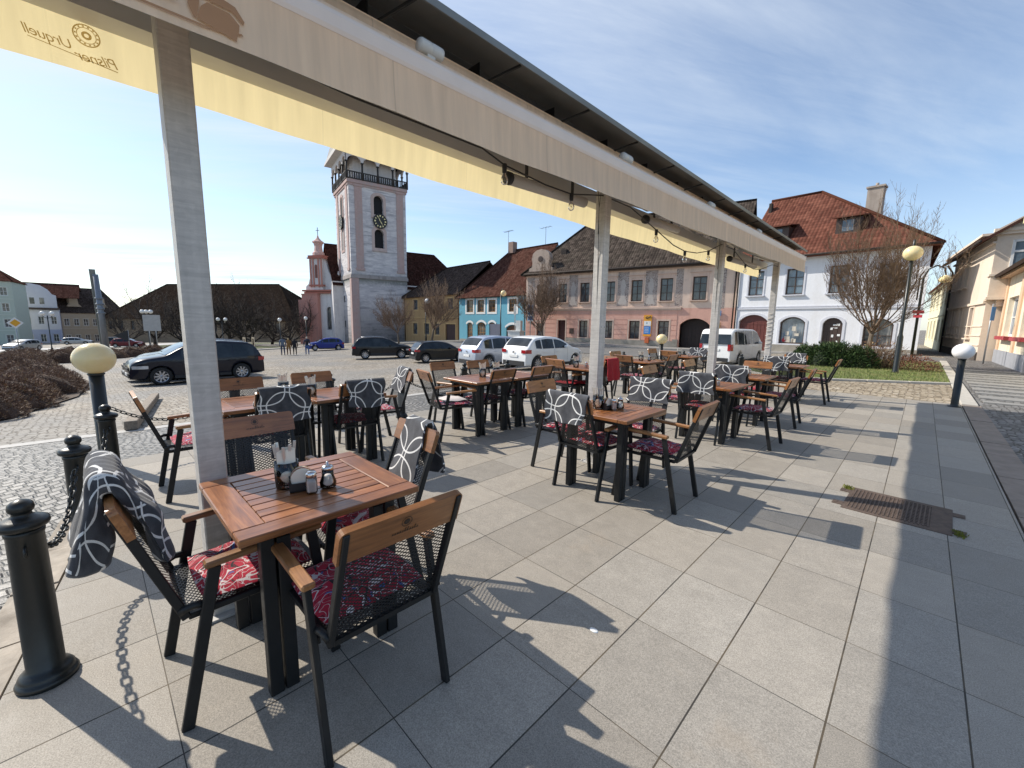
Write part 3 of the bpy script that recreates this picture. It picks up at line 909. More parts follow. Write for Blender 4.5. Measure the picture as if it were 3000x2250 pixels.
# ------------------------------------------------------------------ layout
TABLES = [  # x, y, where it is
    (-2.015, .68, 'nearest table, beside the steel post'),
    (-2.015, 3.39, 'second table of the row nearer the camera'),
    (-2.0, 5.97, 'third table of the row nearer the camera'),
    (-2.0, 7.45, 'fourth table of the row nearer the camera'),
    (-2.0, 10.25, 'farthest table of the row nearer the camera'),
    (-4.50, 1.12, 'left table of the pair behind the near post'),
    (-4.50, 1.875, 'right table of the pair behind the near post'),
    (-4.44, 3.88, 'left table of the second pushed-together pair'),
    (-4.44, 4.635, 'right table of the second pushed-together pair'),
    (-4.42, 6.40, 'single table of the square-side row, before the white hatchback'),
    (-4.40, 8.62, 'single table of the square-side row, before the pink house'),
    (-4.45, 10.95, 'farthest table of the square-side row'),
]
HX = {'E': PI, 'W': 0., 'S': PI / 2, 'N': -PI / 2}
CH = [  # x, y, heading, turn, words for the place, cushion, blanket(seed,y0,y1,front,back) , emptied
    (-1.30, .70, 'E', 0, 'aisle side of the nearest table', 'f', None),
    (-2.05, .13, 'S', 0, 'near end of the nearest table', 'f', (1, -.12, .235, .27, .40)),
    (-2.16, 1.25, 'N', -4, 'far end of the nearest table', 'f', (2, -.13, .14, .36, .30)),
    (-2.92, .71, 'W', 0, 'post side of the nearest table', 'f', None),
    (-1.30, 3.49, 'E', 2, 'aisle side of the second front-row table', 'f', None),
    (-2.12, 3.0, 'S', -3, 'near end of the second front-row table', 'f', (3, -.215, .215, .20, .22)),
    (-2.10, 4.24, 'N', 6, 'far end of the second front-row table', 'f', (4, -.225, .225, .25, .16)),
    (-2.86, 3.50, 'W', 0, 'post side of the second front-row table', 'f', None),
    (-1.20, 6.10, 'E', -2, 'aisle side of the third front-row table', 'f', None),
    (-2.02, 5.56, 'S', 5, 'near end of the third front-row table', 'f', (5, -.22, .22, .2, .23)),
    (-2.90, 6.15, 'W', 0, 'post side of the third front-row table', 'f', None),
    (-1.25, 7.70, 'E', 3, 'aisle side of the fourth front-row table', 'f', None),
    (-2.05, 7.04, 'S', 4, 'near end of the fourth front-row table', 'f', (6, -.22, .22, .2, .26)),
    (-2.10, 8.46, 'N', 0, 'far end of the fourth front-row table', 'f', None),
    (-2.95, 7.85, 'W', 0, 'post side of the fourth front-row table', 'f', None),
    (-1.26, 10.55, 'E', 0, 'aisle side of the farthest front-row table', 'f', None),
    (-2.10, 9.95, 'S', 6, 'near end of the farthest front-row table', 'f', (7, -.22, .22, .2, .26)),
    (-2.05, 11.35, 'N', 0, 'far end of the farthest front-row table', None, (8, -.2, .2, .22, .2)),
    (-5.02, 1.08, 'W', 0, 'square side of the left table behind the post', None, None),
    (-5.10, 1.86, 'W', 0, 'square side of the right table behind the post', None, None),
    (-4.14, 1.19, 'E', 0, 'aisle side of the left table behind the post', 'f', (9, -.19, .215, .2, .27)),
    (-4.13, 1.93, 'E', -3, 'aisle side of the right table behind the post', 'f', (10, -.21, .17, .2, .24)),
    (-4.58, .35, 'S', 0, 'near end of the pair behind the post', 'p', None),
    (-4.74, 2.72, 'N', -8, 'far end of the pair behind the post', 'p', (11, -.2, .13, .30, .15)),
    (-4.52, 3.12, 'S', -14, 'near end of the second joined pair', 'p', None),
    (-5.25, 3.90, 'W', 0, 'square side, left half of the second joined pair', None, None),
    (-5.16, 4.56, 'W', 0, 'square side, right half of the second joined pair', None, None),
    (-4.14, 3.95, 'E', 0, 'aisle side, left half of the second joined pair', 'f', None),
    (-4.10, 4.72, 'E', 0, 'aisle side, right half of the second joined pair', 'f', None),
    (-4.62, 5.92, 'S', -6, 'near end of the table before the white hatchback', 'r', None),
    (-5.10, 6.36, 'W', 0, 'square side of the table before the white hatchback', None, None),
    (-4.03, 6.48, 'E', 5, 'aisle side of the table before the white hatchback', 'r', 'red'),
    (-4.50, 7.20, 'N', 0, 'far end of the table before the white hatchback', None, None),
    (-4.40, 7.90, 'S', -4, 'near end of the table before the pink house', 'p', None),
    (-5.06, 8.78, 'W', 0, 'square side of the table before the pink house', None, None),
    (-3.92, 8.86, 'E', 0, 'aisle side of the table before the pink house', 'f', None),
    (-4.48, 10.28, 'S', -5, 'near end of the farthest square-side table', 'p', None),
    (-5.10, 10.75, 'W', 0, 'square side of the farthest square-side table', None, None),
    (-4.32, 11.60, 'N', 10, 'far end of the farthest square-side table', None, (12, -.22, .22, .24, .2)),
]
def furniture():
    t0 = make_table(); c0 = make_chair()
    for i, (x, y, w) in enumerate(TABLES):
        rz = (0, .01, -.02, .02, 0, 0, .01, -.01, .01, .02, -.02, .03)[i]
        if i == 0: t = t0; t.location = (x, y, 0); t['label'] = 'square teak slatted table, ' + w; t['group'] = 'slatted cafe tables'
        else: t = dup(t0, (x, y, 0), rz, 'square teak slatted table, ' + w, 'slatted cafe tables')
    cu = {'f': make_cushion(M_FLO), 'p': make_cushion(M_FLO2), 'r': make_cushion(M_REDC)}
    cl = {'f': 'red floral cushion, armchair at the ', 'p': 'sun-tinted floral cushion, armchair at the ', 'r': 'plain red cushion, armchair at the '}
    used = set()
    for i, (x, y, hd, turn, w, cush, bl) in enumerate(CH):
        a = HX[hd] + R(turn)
        lab = 'black steel and wood armchair, ' + w
        if i == 0: c = c0; c.location = (x, y, 0); c.rotation_euler = (0, 0, a); c['label'] = lab; c['group'] = 'terrace armchairs'
        else: c = dup(c0, (x, y, 0), a, lab, 'terrace armchairs')
        if cush:
            if cush in used:
                q = cu[cush].copy(); COL.objects.link(q)
            else: q = cu[cush]; used.add(cush)
            q.location = (x, y, 0); q.rotation_euler = (0, 0, a)
            tag(q, cl[cush] + w.replace('farthest ', 'last '), 'cushion', 'seat cushions')
        if bl == 'red':
            b = make_blanket(40, -.225, .225, .34, .36, M_REDC)
            b.location = (x, y, 0); b.rotation_euler = (0, 0, a)
            tag(b, 'plain red blanket over an armchair back, before the white hatchback', 'blanket')
        elif bl:
            b = make_throw() if i == 1 else make_blanket(bl[0], bl[1], bl[2], bl[3], bl[4], None, 'blanket', .4, .020 if i == 1 else .012, .0, i == 1)
            b.location = (x, y, 0); b.rotation_euler = (0, 0, a)
            tag(b, 'charcoal white-looped blanket over the armchair, ' + w, 'blanket', 'loop-patterned blankets')
    # a pale folded blanket lying on one cushion
    mb = MB()
    mb.grid(lambda a, b: (.12 + .32 * a, -.16 + .32 * b, .505 + .028 * (1 - abs(2 * a - 1) ** 4) * (1 - abs(2 * b - 1) ** 4) + .006 * math.sin(9 * a + 5 * b)), 12, 12)
    mb.grid(lambda a, b: (.12 + .32 * (1 - a), -.16 + .32 * b, .497), 2, 2)
    f = mb.build('folded_blanket', simple('pale_fleece', (.62, .57, .55), .95, 0, .1, 10., .3, 70.))
    f.location = (-4.52, 3.12, 0); f.rotation_euler = (0, 0, PI / 2 - R(14))
    tag(f, 'pale folded blanket lying on a floral cushion, near end of the second joined pair', 'blanket')
furniture()
# ------------------------------------------------------------------ lettering
def text_faces(txt, size, shear=0., space=1.):
    cu = bpy.data.curves.new('lettering', 'FONT'); cu.body = txt; cu.size = size; cu.shear = shear
    cu.space_character = space; cu.align_x = 'CENTER'; cu.align_y = 'CENTER'; cu.resolution_u = 3
    o = bpy.data.objects.new('lettering', cu); COL.objects.link(o)
    dg = bpy.context.evaluated_depsgraph_get(); dg.update()
    me = o.evaluated_get(dg).to_mesh()
    vs = [Vector(v.co) for v in me.vertices]; fs = [tuple(p.vertices) for p in me.polygons]
    o.evaluated_get(dg).to_mesh_clear(); bpy.data.objects.remove(o); bpy.data.curves.remove(cu)
    return vs, fs
def add_text(mb, txt, size, O, ex, ey, shear=0., space=1., m=0, warp=None):
    """lay the text on the plane through O spanned by ex, ey"""
    vs, fs = text_faces(txt, size, shear, space)
    O, ex, ey = Vector(O), Vector(ex), Vector(ey)
    mb.mesh([O + ex * v.x + ey * (v.y + (warp(v.x) if warp else 0)) for v in vs], fs, m, False)

def m_canvas(name, col, trans, tcol=None, streak=.1):
    """awning cloth: some light passes through"""
    m, g, b = newmat(name)
    co = g.coord('Object'); x, y, z = g.sep(co)
    n = g.noise(g.vec(x, y * 7., z * .7), 2.2, 5., .6)
    st = g.noise(g.vec(x, y * 30., z * 1.2), 1., 3.)
    c = g.bright(g.mix(0., col, col), n.lin(.25, .75, 1 - streak, 1 + streak) * st.lin(.3, .7, .95, 1.05))
    seam = (y / 1.18).fract().lt(.006)
    c = g.mix(seam * .45, c, tuple(q * .5 for q in col))
    g.put(b.inputs['Base Color'], c); b.inputs['Roughness'].default_value = .8; b.inputs['Specular IOR Level'].default_value = .25
    tl = g.t.nodes.new('ShaderNodeBsdfTranslucent'); g.put(tl.inputs[0], g.bright(g.mix(0., tcol or col, tcol or col), n.lin(.25, .75, .9, 1.1)))
    mx = g.t.nodes.new('ShaderNodeMixShader'); mx.inputs[0].default_value = trans
    g.t.links.new(b.outputs[0], mx.inputs[1]); g.t.links.new(tl.outputs[0], mx.inputs[2])
    out = next(q for q in g.t.nodes if q.type == 'OUTPUT_MATERIAL'); g.t.links.new(mx.outputs[0], out.inputs[0])
    return m

def m_galv(name):
    m, g, b = newmat(name)
    x, y, z = g.sep(g.coord('Object'))
    sp = g.voro(g.vec(x, y, z), 42., 'F1', 'Color'); r_, _, _ = g.sep(sp)
    band = g.noise(g.vec(x * 3., y * 3., z * 34.), 1., 4., .6, 1.2)
    ln = g.noise(g.vec(x * 22., y * 22., z * .8), 1., 3.)
    big = g.noise(g.vec(x, y, z), 1.1, 3.)
    f = r_.lin(0, 1, .95, 1.05) * band.lin(.3, .7, .84, 1.12) * ln.lin(.3, .7, .90, 1.08)
    g.put(b.inputs['Base Color'], g.bright(g.mix(big.step(.35, .65), (.50, .48, .455), (.60, .57, .53)), f))
    b.inputs['Metallic'].default_value = .1
    g.put(b.inputs['Roughness'], band.lin(.3, .7, .42, .60))
    return m

GALV = m_galv('galvanised_steel')
X0 = -2.5
def awning():
    root = thing('awning', 'long freestanding awning with cream and yellow valances on galvanised posts over the tables', 'awning', (X0, 0, 0))
    ya, yb = -2.4, 11.12
    cream = m_canvas('cream_canvas', (.93, .735, .55), .34, (.95, .72, .50))
    yellow = m_canvas('yellow_canvas', (.78, .67, .42), .50, (.82, .70, .40), .06)
    pale = simple('cream_aluminium', (.90, .74, .63), .45, .0, .06, 3.)
    grey = simple('grey_aluminium', (.56, .54, .50), .45, .2, .08, 2.)
    dark = simple('roof_sheet', (.21, .22, .22), .5, .35, .3, 1.4, dirt=((.07, .07, .065), .5))
    dark2 = simple('dark_bracket', (.03, .032, .034), .5, .2)
    for y in (.38, 3.86, 7.36, 10.9):
        mb = MB(); mb.box((0, y, 1.475), (.115, .115, 2.95), None, 0, .006)
        mb.box((0, y, .006), (.2, .2, .012)); 
        for sx in (-1, 1):
            for sy in (-1, 1): mb.lathe([(.011, .012), (.011, .024), (.0, .026)], (sx * .082, y + sy * .082, 0), 6)
        mb.build('post', GALV, root)
    def zr(y): return .0165 * max(0, y)                       # near bar rises slightly along its length
    # near front bar, moulded, and the cloth hanging from it
    N = 24
    def strip(mb, prof, m=0, smooth=False, rise=True):
        """prof = closed or open list of (x,z) swept along y"""
        for i in range(len(prof) - 1):
            (x0, z0), (x1, z1) = prof[i], prof[i + 1]
            for k in range(N):
                a = ya + (yb - ya) * k / N; b = ya + (yb - ya) * (k + 1) / N
                ra, rb = (zr(a), zr(b)) if rise else (0, 0)
                mb.face([(x0, a, z0 + ra), (x0, b, z0 + rb), (x1, b, z1 + rb), (x1, a, z1 + ra)], m, None, smooth)
    xn = .48
    mb = MB()
    strip(mb, [(xn - .09, 2.775), (xn - .012, 2.775), (xn + .006, 2.782), (xn + .012, 2.80), (xn + .012, 2.85), (xn + .004, 2.872), (xn - .02, 2.880), (xn - .09, 2.880), (xn - .09, 2.775)], 0, True)
    for y in (ya, yb): mb.box((xn - .04, y, 2.828 + zr(y)), (.112, .012, .112), None, 0, .004)
    mb.build('front_bar', pale, root)
    def valance(name, x, z0, z1, mat, rise, amp, hang):
        mb = MB(); ny, nz = 150, 6
        def f(a, b):
            y = ya + (yb - ya) * a; w = amp * b * (math.sin(y * 5.3) + .6 * math.sin(y * 11.1 + 1)) + hang * b * b
            zz = z1 + (z0 - z1) * b + (zr(y) if rise else .03 * b * max(0, (y - 7.) / 4.1)) + .006 * b * math.sin(y * 2.3)
            return (x + w, y, zz)
        mb.grid(f, ny, nz); return mb.build(name, mat, root)
    valance('near_valance', xn + .004, 2.540, 2.782, cream, True, .005, .015)
    xf = -.37
    mb = MB()
    strip(mb, [(xf - .012, 2.850), (xf + .13, 2.850), (xf + .14, 2.97), (xf - .012, 2.98), (xf - .012, 2.85)], 0, False, False)
    mb.build('rear_bar', grey, root)
    valance('far_valance', xf - .015, 2.645, 2.90, yellow, False, .006, -.02)
    # cloth from the near bar to the roller and the roller itself
    mb = MB(); strip(mb, [(xn - .015, 2.882), (xn - .02, 2.90), (xn - .20, 3.0)], 0, True); mb.build('cloth', cream, root)
    mb = MB(); mb.tube([(xn - .24, ya, 3.0), (xn - .24, yb, 3.18)], .055, 12); mb.build('roller', cream, root)
    mb = MB()
    mb.box((0, (ya + yb) / 2, 3.0), (.12, yb - ya - .04, .1)); mb.build('beam', GALV, root)
    # folding arms, one pair to each bay
    for y in (.62, 3.5, 4.2, 7.0, 7.7, 10.55):
        mb = MB(); s = 1 if y in (.62, 4.2, 7.7) else -1
        mb.bar((.06, y, 2.95), (.20, y + s * .9, 2.93 + zr(y)), .05, .035); mb.bar((.20, y + s * .92, 2.90 + zr(y)), (.40, y + s * .1, 2.83 + zr(y)), .045, .035)
        mb.box((.05, y, 2.95), (.1, .09, .09), None, 0, .01); mb.build('folding_arm', grey, root)
        mb = MB(); mb.bar((-.06, y, 2.95), (-.14, y + s * .9, 2.965), .05, .035); mb.bar((-.14, y + s * .92, 2.98), (-.27, y + s * .1, 2.975), .045, .035)
        mb.build('folding_arm', grey, root)
    # cover sheet over the rollers, folded edges, brackets below
    mb = MB()
    prof = [(.50, 3.15), (.505, 3.185), (.49, 3.195), (0, 3.30), (-.49, 3.195), (-.505, 3.185), (-.50, 3.15), (-.48, 3.185), (0, 3.285), (.48, 3.185), (.49, 3.15), (.50, 3.15)]
    strip(mb, prof, 0, False, False)
    mb.build('cover_sheet', dark, root)
    mb = MB(); mb.box((.10, (ya + yb) / 2, 3.16), (.012, yb - ya - .05, .2)); mb.build('web_plate', dark, root)
    y = -1.9
    while y < yb:
        mb = MB()
        mb.bar((.47, y + .16, 3.165), (.115, y, 3.07), .014, .014)
        mb.box((.18, y, 3.13), (.14, .006, .14)); mb.build('cover_bracket', dark2, root); y += .77
    # small white lamps on the bar
    wl = simple('white_plastic', (.66, .63, .58), .4, 0, .05)
    for y in (1.44, 3.52, 5.6, 7.7):
        mb = MB()
        Mx = Matrix.Rotation(PI / 2, 3, 'X')
        z = 2.965 + zr(y) * .6
        mb.lathe([(.0, -.075), (.034, -.073), (.036, -.06), (.036, -.005), (.033, 0), (.036, .005), (.036, .06), (.03, .072), (.0, .075)], (xn - .05, y, z), 14, 0, True, Mx)
        mb.box((xn - .05, y, z - .05), (.03, .05, .06)); mb.build('spot_lamp', wl, root)
    # lettering: seen from inside, the outer print of the far valance reads backwards
    br = m_canvas('tan_print', (.58, .43, .21), .52, (.62, .47, .22)); br2 = simple('brown_print', (.45, .235, .12), .9, 0, .1)
    xx = xf - .0045
    mb = MB()
    add_text(mb, 'Pilsner', .058, (xx, .155, 2.705), (0, -1, -.06), (0, -.06, 1), .32, .9)
    add_text(mb, 'Urquell', .054, (xx, .005, 2.738), (0, -1, .06), (0, .06, 1), .32, .9)
    mb.face([(xx, .22, 2.682), (xx, -.06, 2.718), (xx, -.06, 2.715), (xx, .22, 2.678)])
    mb.build('printed_name', br, root)
    mb = MB()
    for r0, r1 in ((.041, .046), (.030, .033), (.008, .017)):
        for k in range(28):
            a0, a1 = 2 * PI * k / 28, 2 * PI * (k + 1) / 28
            mb.face([(xx, .125 + r * math.cos(a), 2.796 + r * math.sin(a)) for r, a in ((r0, a0), (r1, a0), (r1, a1), (r0, a1))])
    for k in range(14):
        a = 2 * PI * k / 14; q = [(.034, a - .09), (.040, a - .09), (.040, a + .09), (.034, a + .09)]
        mb.face([(xx + .0003, .125 + r * math.cos(t), 2.796 + r * math.sin(t)) for r, t in q])
    mb.build('printed_seal', br, root)
    def xo(z): return xn + .004 + .015 * ((2.776 - z) / .231) ** 2 + .011
    def P(y, z): return (xo(z), y, z)
    mb = MB()
    for poly in ([(-.5, 2.582), (.40, 2.588), (.47, 2.592), (.47, 2.586), (.40, 2.580), (-.5, 2.574)],
                 [(.385, 2.60), (.44, 2.59), (.505, 2.575), (.51, 2.60), (.53, 2.605), (.525, 2.612), (.515, 2.61), (.52, 2.64), (.49, 2.668), (.42, 2.672), (.40, 2.65)],
                 [(.36, 2.640), (.375, 2.602), (.383, 2.60), (.395, 2.655), (.40, 2.69), (.37, 2.69)],
                 [(.40, 2.69), (.41, 2.682), (.50, 2.678), (.532, 2.645), (.538, 2.66), (.51, 2.70), (.44, 2.715)]):
        mb.face([P(y, z) for y, z in poly])
    add_text(mb, 'Z', .13, (xn + .032, .29, 2.665), (0, 1, 0), (0, 0, 1), 0)
    mb.build('printed_emblem', br2, root)

    # string of bulbs
    root = thing('light_string', 'black cable with clear bulbs drooping under the awning', 'string lights', (X0, 0, 0))
    pts = [(-.3, 2.80), (.36, 2.83), (1.2, 2.79), (2.17, 2.80), (2.40, 2.745), (2.9, 2.715), (3.27, 2.72), (3.78, 2.82), (4.35, 2.82), (5.1, 2.66), (5.5, 2.575), (5.88, 2.545), (6.3, 2.575), (6.74, 2.66), (7.26, 2.83), (7.84, 2.83), (8.58, 2.66), (9.1, 2.63), (9.52, 2.66), (10.4, 2.85), (10.85, 2.86)]
    mb = MB(); mb.tube([(.03, y, z) for y, z in pts], .0065, 6); mb.build('cable', dark2, root)
    gl = glassmat('bulb_glass', (.95, .95, .93), .03); brass = simple('bulb_cap', (.25, .22, .16), .35, .8)
    for y, z in ((2.40, 2.745), (3.27, 2.72), (5.0, 2.68), (5.88, 2.545), (6.74, 2.66), (8.58, 2.66), (9.52, 2.66)):
        mb = MB(); mb.lathe([(.018, 0.008), (.02, 0), (.018, -.055), (.014, -.06)], (.03, y, z), 10); s = mb.build('socket', dark2, root)
        mb = MB(); mb.lathe([(.012, -.06), (.014, -.07), (.026, -.092), (.03, -.112), (.026, -.132), (.014, -.144), (0, -.147)], (.03, y, z), 14, cap=False); mb.build('bulb', gl, s)
        mb = MB(); mb.tube([(.03, y - .006, z - .07), (.03, y - .008, z - .115), (.03, y, z - .105), (.03, y + .008, z - .115), (.03, y + .006, z - .07)], .0016, 4); mb.build('filament', brass, s)
    # infrared heaters
    h0 = None
    for k, (y, z, L) in enumerate(((2.55, 2.70, 1.05), (4.9, 2.80, .9), (8.0, 2.70, 1.5))):
        h = thing('heater', ('grey tube heater with black end cap before the second post', 'grey tube heater between the second and third posts', 'grey tube heater between the third and last posts')[k], 'heater', (X0 - .06, y, z), 0, 'tube heaters under the awning')
        mb = MB(); mb.tube([(0, 0, 0), (0, L, .03)], .048, 14); mb.build('tube', grey, h)
        mb = MB(); mb.tube([(0, -.035, 0), (0, .002, 0)], .051, 14); mb.build('end_cap', dark2, h)
        mb = MB()
        for q in (.2, L - .2): mb.box((0, q, .12), (.02, .02, .2))
        mb.build('hanger', dark2, h)
    # loose cables beside the posts
    for k, y in enumerate((3.86, 7.36)):
        mb = MB()
        for dy in (-.12, .14):
            mb.tube([(X0 + .0, y + dy, 2.93), (X0 + .01, y + dy * .8, 2.70), (X0 - .01, y + dy * .55, 2.45)], .003, 5)
            mb.tube([(X0 + .0, y + dy * .4, 2.93), (X0 + .01, y + dy * .8, 2.70), (X0 + .0, y + dy * .5, 2.2), (X0 + .01, y + dy * .45 , 1.6), (X0 + .06, y + .03 * (1 if dy > 0 else -1), 1.5)], .003, 5)
        tag(mb.build('power_cable', dark2), ('thin black cables hanging beside the second awning post', 'thin black cables hanging beside the third awning post')[k], 'cable', 'cables at the posts')
    # striped wire wound on the last post
    mb = MB(); n = 60
    mb.tube([(X0 + .0675 * math.copysign(min(1, abs(1.3 * math.cos(a))), math.cos(a)), 10.9 + .0675 * math.copysign(min(1, abs(1.3 * math.sin(a))), math.sin(a)), 1.0 + .85 * k / n) for k in range(n + 1) for a in (2 * PI * 9 * k / n,)], .006, 5)
    tag(mb.build('rope', wl), 'white rope wound round the last awning post', 'rope')
awning()

# ------------------------------------------------------------------ bollards, chains, globe lamps
IRON = simple('dark_green_iron', (.013, .016, .016), .36, .0, .25, 7., .15, 60., spec=.5)
OPAL_Y, _g, _b = newmat('yellowed_opal')
_b.inputs['Base Color'].default_value = (.80, .60, .27, 1); _b.inputs['Roughness'].default_value = .22
_b.inputs['Subsurface Weight'].default_value = .35; _b.inputs['Subsurface Radius'].default_value = (.08, .06, .03)
_g.put(_b.inputs['Base Color'], _g.mix(_g.noise(_g.coord('Object'), 5., 4.).step(.3, .7), (.78, .62, .33), (.86, .72, .42)))
OPAL_W = simple('white_opal', (.85, .83, .82), .25, 0, .03, 3.)
def make_bollard():
    t = thing('bollard', 'bollard', 'bollard')
    mb = MB()
    mb.lathe([(.094, 0), (.096, .015), (.09, .026), (.085, .028), (.085, .04), (.077, .052), (.072, .056), (.0585, .07), (.0565, .40), (.0545, .655), (.058, .66), (.059, .672), (.0545, .68)], n=28); mb.build('shaft', IRON, t)
    mb = MB()
    mb.lathe([(.0545, .68), (.072, .688), (.077, .700), (.074, .715), (.056, .725), (.038, .732), (.030, .738), (.028, .748), (.036, .755), (.039, .768), (.036, .784), (.025, .795), (.01, .802), (0, .803)], n=28); mb.build('cap', IRON, t)
    for s in (-1, 1):
        mb = MB(); mb.tube([(s * (.062 + .018 * math.sin(a)), 0, .60 + .018 * math.cos(a)) for a in [2 * PI * k / 10 for k in range(10)]], .005, 6, closed=True); mb.build('eye', IRON, t)
    return t
def link_mesh(mb, c, t, side, L=.052, w=.030, r=.0055):
    """one oval chain link centred at c, long axis t, lying in the plane of t and side"""
    pts = []
    for k in range(12):
        a = 2 * PI * k / 12
        u = (L / 2 - w / 2) * (1 if math.cos(a) > 0 else -1) + w / 2 * math.cos(a)
        pts.append(c + t * u + side * (w / 2 * math.sin(a)))
    mb.tube(pts, r, 5, closed=True)
def chain(a, b, sag, label):
    a, b = Vector(a), Vector(b); mb = MB()
    n0 = 60; P = []
    for k in range(n0 + 1):
        t = k / n0; p = a.lerp(b, t); p.z -= sag * 4 * t * (1 - t); P.append(p)
    L = sum((P[i + 1] - P[i]).length for i in range(n0)); n = max(4, int(L / .043))
    def at(d):
        for i in range(n0):
            l = (P[i + 1] - P[i]).length
            if d <= l: return P[i].lerp(P[i + 1], d / l), (P[i + 1] - P[i]).normalized()
            d -= l
        return P[-1], (P[-1] - P[-2]).normalized()
    for k in range(n):
        p, t = at(L * (k + .5) / n)
        h = Vector((-t.y, t.x, 0)).normalized(); v = t.cross(h).normalized()
        ang = PI / 4 + (PI / 2 if k % 2 else 0)
        link_mesh(mb, p, t, h * math.cos(ang) + v * math.sin(ang))
    return tag(mb.build('chain', IRON), label, 'chain', 'chains between the bollards')
def globe_lamp(x, y, label, mat, gr=.165, H=.965):
    t = thing('bollard_lamp', label, 'lamp', (x, y, 0), 0, 'globe bollard lamps')
    mb = MB(); mb.lathe([(.10, 0), (.10, .012), (.075, .02), (.062, .03), (.058, .06), (.058, H - .02)], n=24); mb.build('shaft', IRON, t)
    mb = MB(); mb.lathe([(.058, H - .02), (.066, H - .012), (.068, H), (.045, H + .01)], n=24); mb.build('collar', IRON, t)
    mb = MB(); mb.sphere((0, 0, H + gr * .9), gr, 32, 18, 0, (1, 1, .94)); mb.build('globe', mat, t)
def bollards():
    pos = [(-2.50, -.25), (-3.68, -.12), (-4.83, .05), (-5.86, 1.19), (-5.86, 2.33), (-5.86, 3.45), (-5.87, 4.75), (-5.87, 5.85), (-5.87, 7.0), (-5.87, 8.1), (-5.87, 9.25), (-5.87, 10.4), (-5.0, 12.35), (-3.45, 12.4), (-2.3, 12.4)]
    lab = ['largest black ringed bollard in the foreground, at the terrace corner', 'black bollard partly hidden by the blanketed armchair', 'black bollard in front of the yellow globe lamp at the terrace corner',
           'black bollard behind the left of the pair of tables, seen through chair mesh', 'black bollard between the two napkin holders and a draped chair', 'black bollard at the elbow of the draped chair, beyond the second pair', 'black bollard behind the table with the yellowish chair rail, in front of silver car',
           'black bollard in front of the white hatchback bumper', 'black bollard in line with the white hatchback front wheel', 'black bollard beside a table before the post office door', 'black bollard in front of the pink house windows', 'black bollard nearest the yellow globe before the pink house',
           'black bollard right of the yellow globe before the pink house', 'black bollard in front of the white van tail light', 'black bollard below the white van wheel, by the orange chair rail']
    b0 = make_bollard(); P = []
    for i, (x, y) in enumerate(pos):
        if i == 0: b0.location = (x, y, 0); b0['label'] = lab[0]; b0['group'] = 'chained bollards'
        else: dup(b0, (x, y, 0), .1 * i, lab[i], 'chained bollards')
        P.append(Vector((x, y, .60)))
    lampc = Vector((-5.9, .03, .60)); lampm = Vector((-5.75, 12.45, .60))
    seq = [P[0], P[1], P[2], lampc, P[3], P[4], P[5], P[6], P[7], P[8], P[9], P[10], P[11], lampm, P[12], P[13], P[14]]
    ends = ['from the foreground bollard to the next', 'behind the draped near armchair', 'from the corner lamp to the bollard before it', 'from the corner globe lamp towards the chair in profile', 'behind the mesh chair of the left table', 'right of the napkin holders',
            'beyond the draped chair', 'beside the yellowish chair rail', 'before the silver car', 'before the white hatchback', 'before the hatchback front wheel', 'before the pink house door', 'at the far corner globe lamp', 'right of the far corner globe lamp', 'left of the white van', 'before the white van']
    for i in range(len(seq) - 1):
        a, b = seq[i], seq[i + 1]
        if i in (13, 14): sag = .2
        else: sag = .19
        d = (b - a).normalized() * .075
        chain(a + d, b - d, sag, 'black iron chain ' + ends[i])
    globe_lamp(-5.9, .03, 'yellowed globe lamp on a dark post at the left terrace corner', OPAL_Y)
    globe_lamp(-5.75, 12.45, 'yellowed globe lamp in front of the pink house windows', OPAL_Y)
    globe_lamp(.60, 12.15, 'white globe lamp on a dark post beside the street', OPAL_W)
bollards()

# ------------------------------------------------------------------ cast drain cover
def drain():
    rust = simple('rusty_cast_iron', (.12, .085, .066), .75, .2, .3, 9., .6, 60., dirt=((.06, .045, .04), .6))
    t = thing('drain_cover', 'rusty ribbed cast-iron cover with lugs set in the paving', 'drain cover', (0, 4.75, 0), R(-2))
    mb = MB(); mb.box((0, 0, .002), (.67, .66, .006)); mb.build('plate', rust, t)
    mb = MB()
    for i in range(20): mb.box((-.30 + .50 * i / 19 - .0, .0, .0065), (.010, .56, .006))
    for i in range(14): mb.box((-.05, -.25 + .5 * i / 13, .0062), (.52, .006, .005))
    mb.build('ribs', rust, t)
    for sx, sy in ((-1, -.22), (-1, .18), (1, -.22), (1, .2)):
        mb = MB(); mb.box((sx * .37, sy, .0035), (.075, .09, .006)); mb.box((sx * .385, sy, .007), (.02, .05, .004)); mb.build('lug', rust, t)
    moss = simple('moss', (.16, .17, .02), .9, 0, .3, 20.)
    mb = MB(); rr = random.Random(9)
    for i in range(420):
        cx, cy = rr.choice([(-.36, .30), (.36, -.24), (.36, -.30), (-.35, .26)])
        x = cx + rr.gauss(0, .018); y = 4.75 + cy + rr.gauss(0, .022); a = rr.uniform(0, 6.28); h = rr.uniform(.006, .022)
        mb.face([(x - .004 * math.cos(a), y - .004 * math.sin(a), .003), (x + .004 * math.cos(a), y + .004 * math.sin(a), .003), (x + rr.gauss(0, .006), y + rr.gauss(0, .006), .004 + h)])
    struct('moss', mb, moss, 'stuff')
drain()

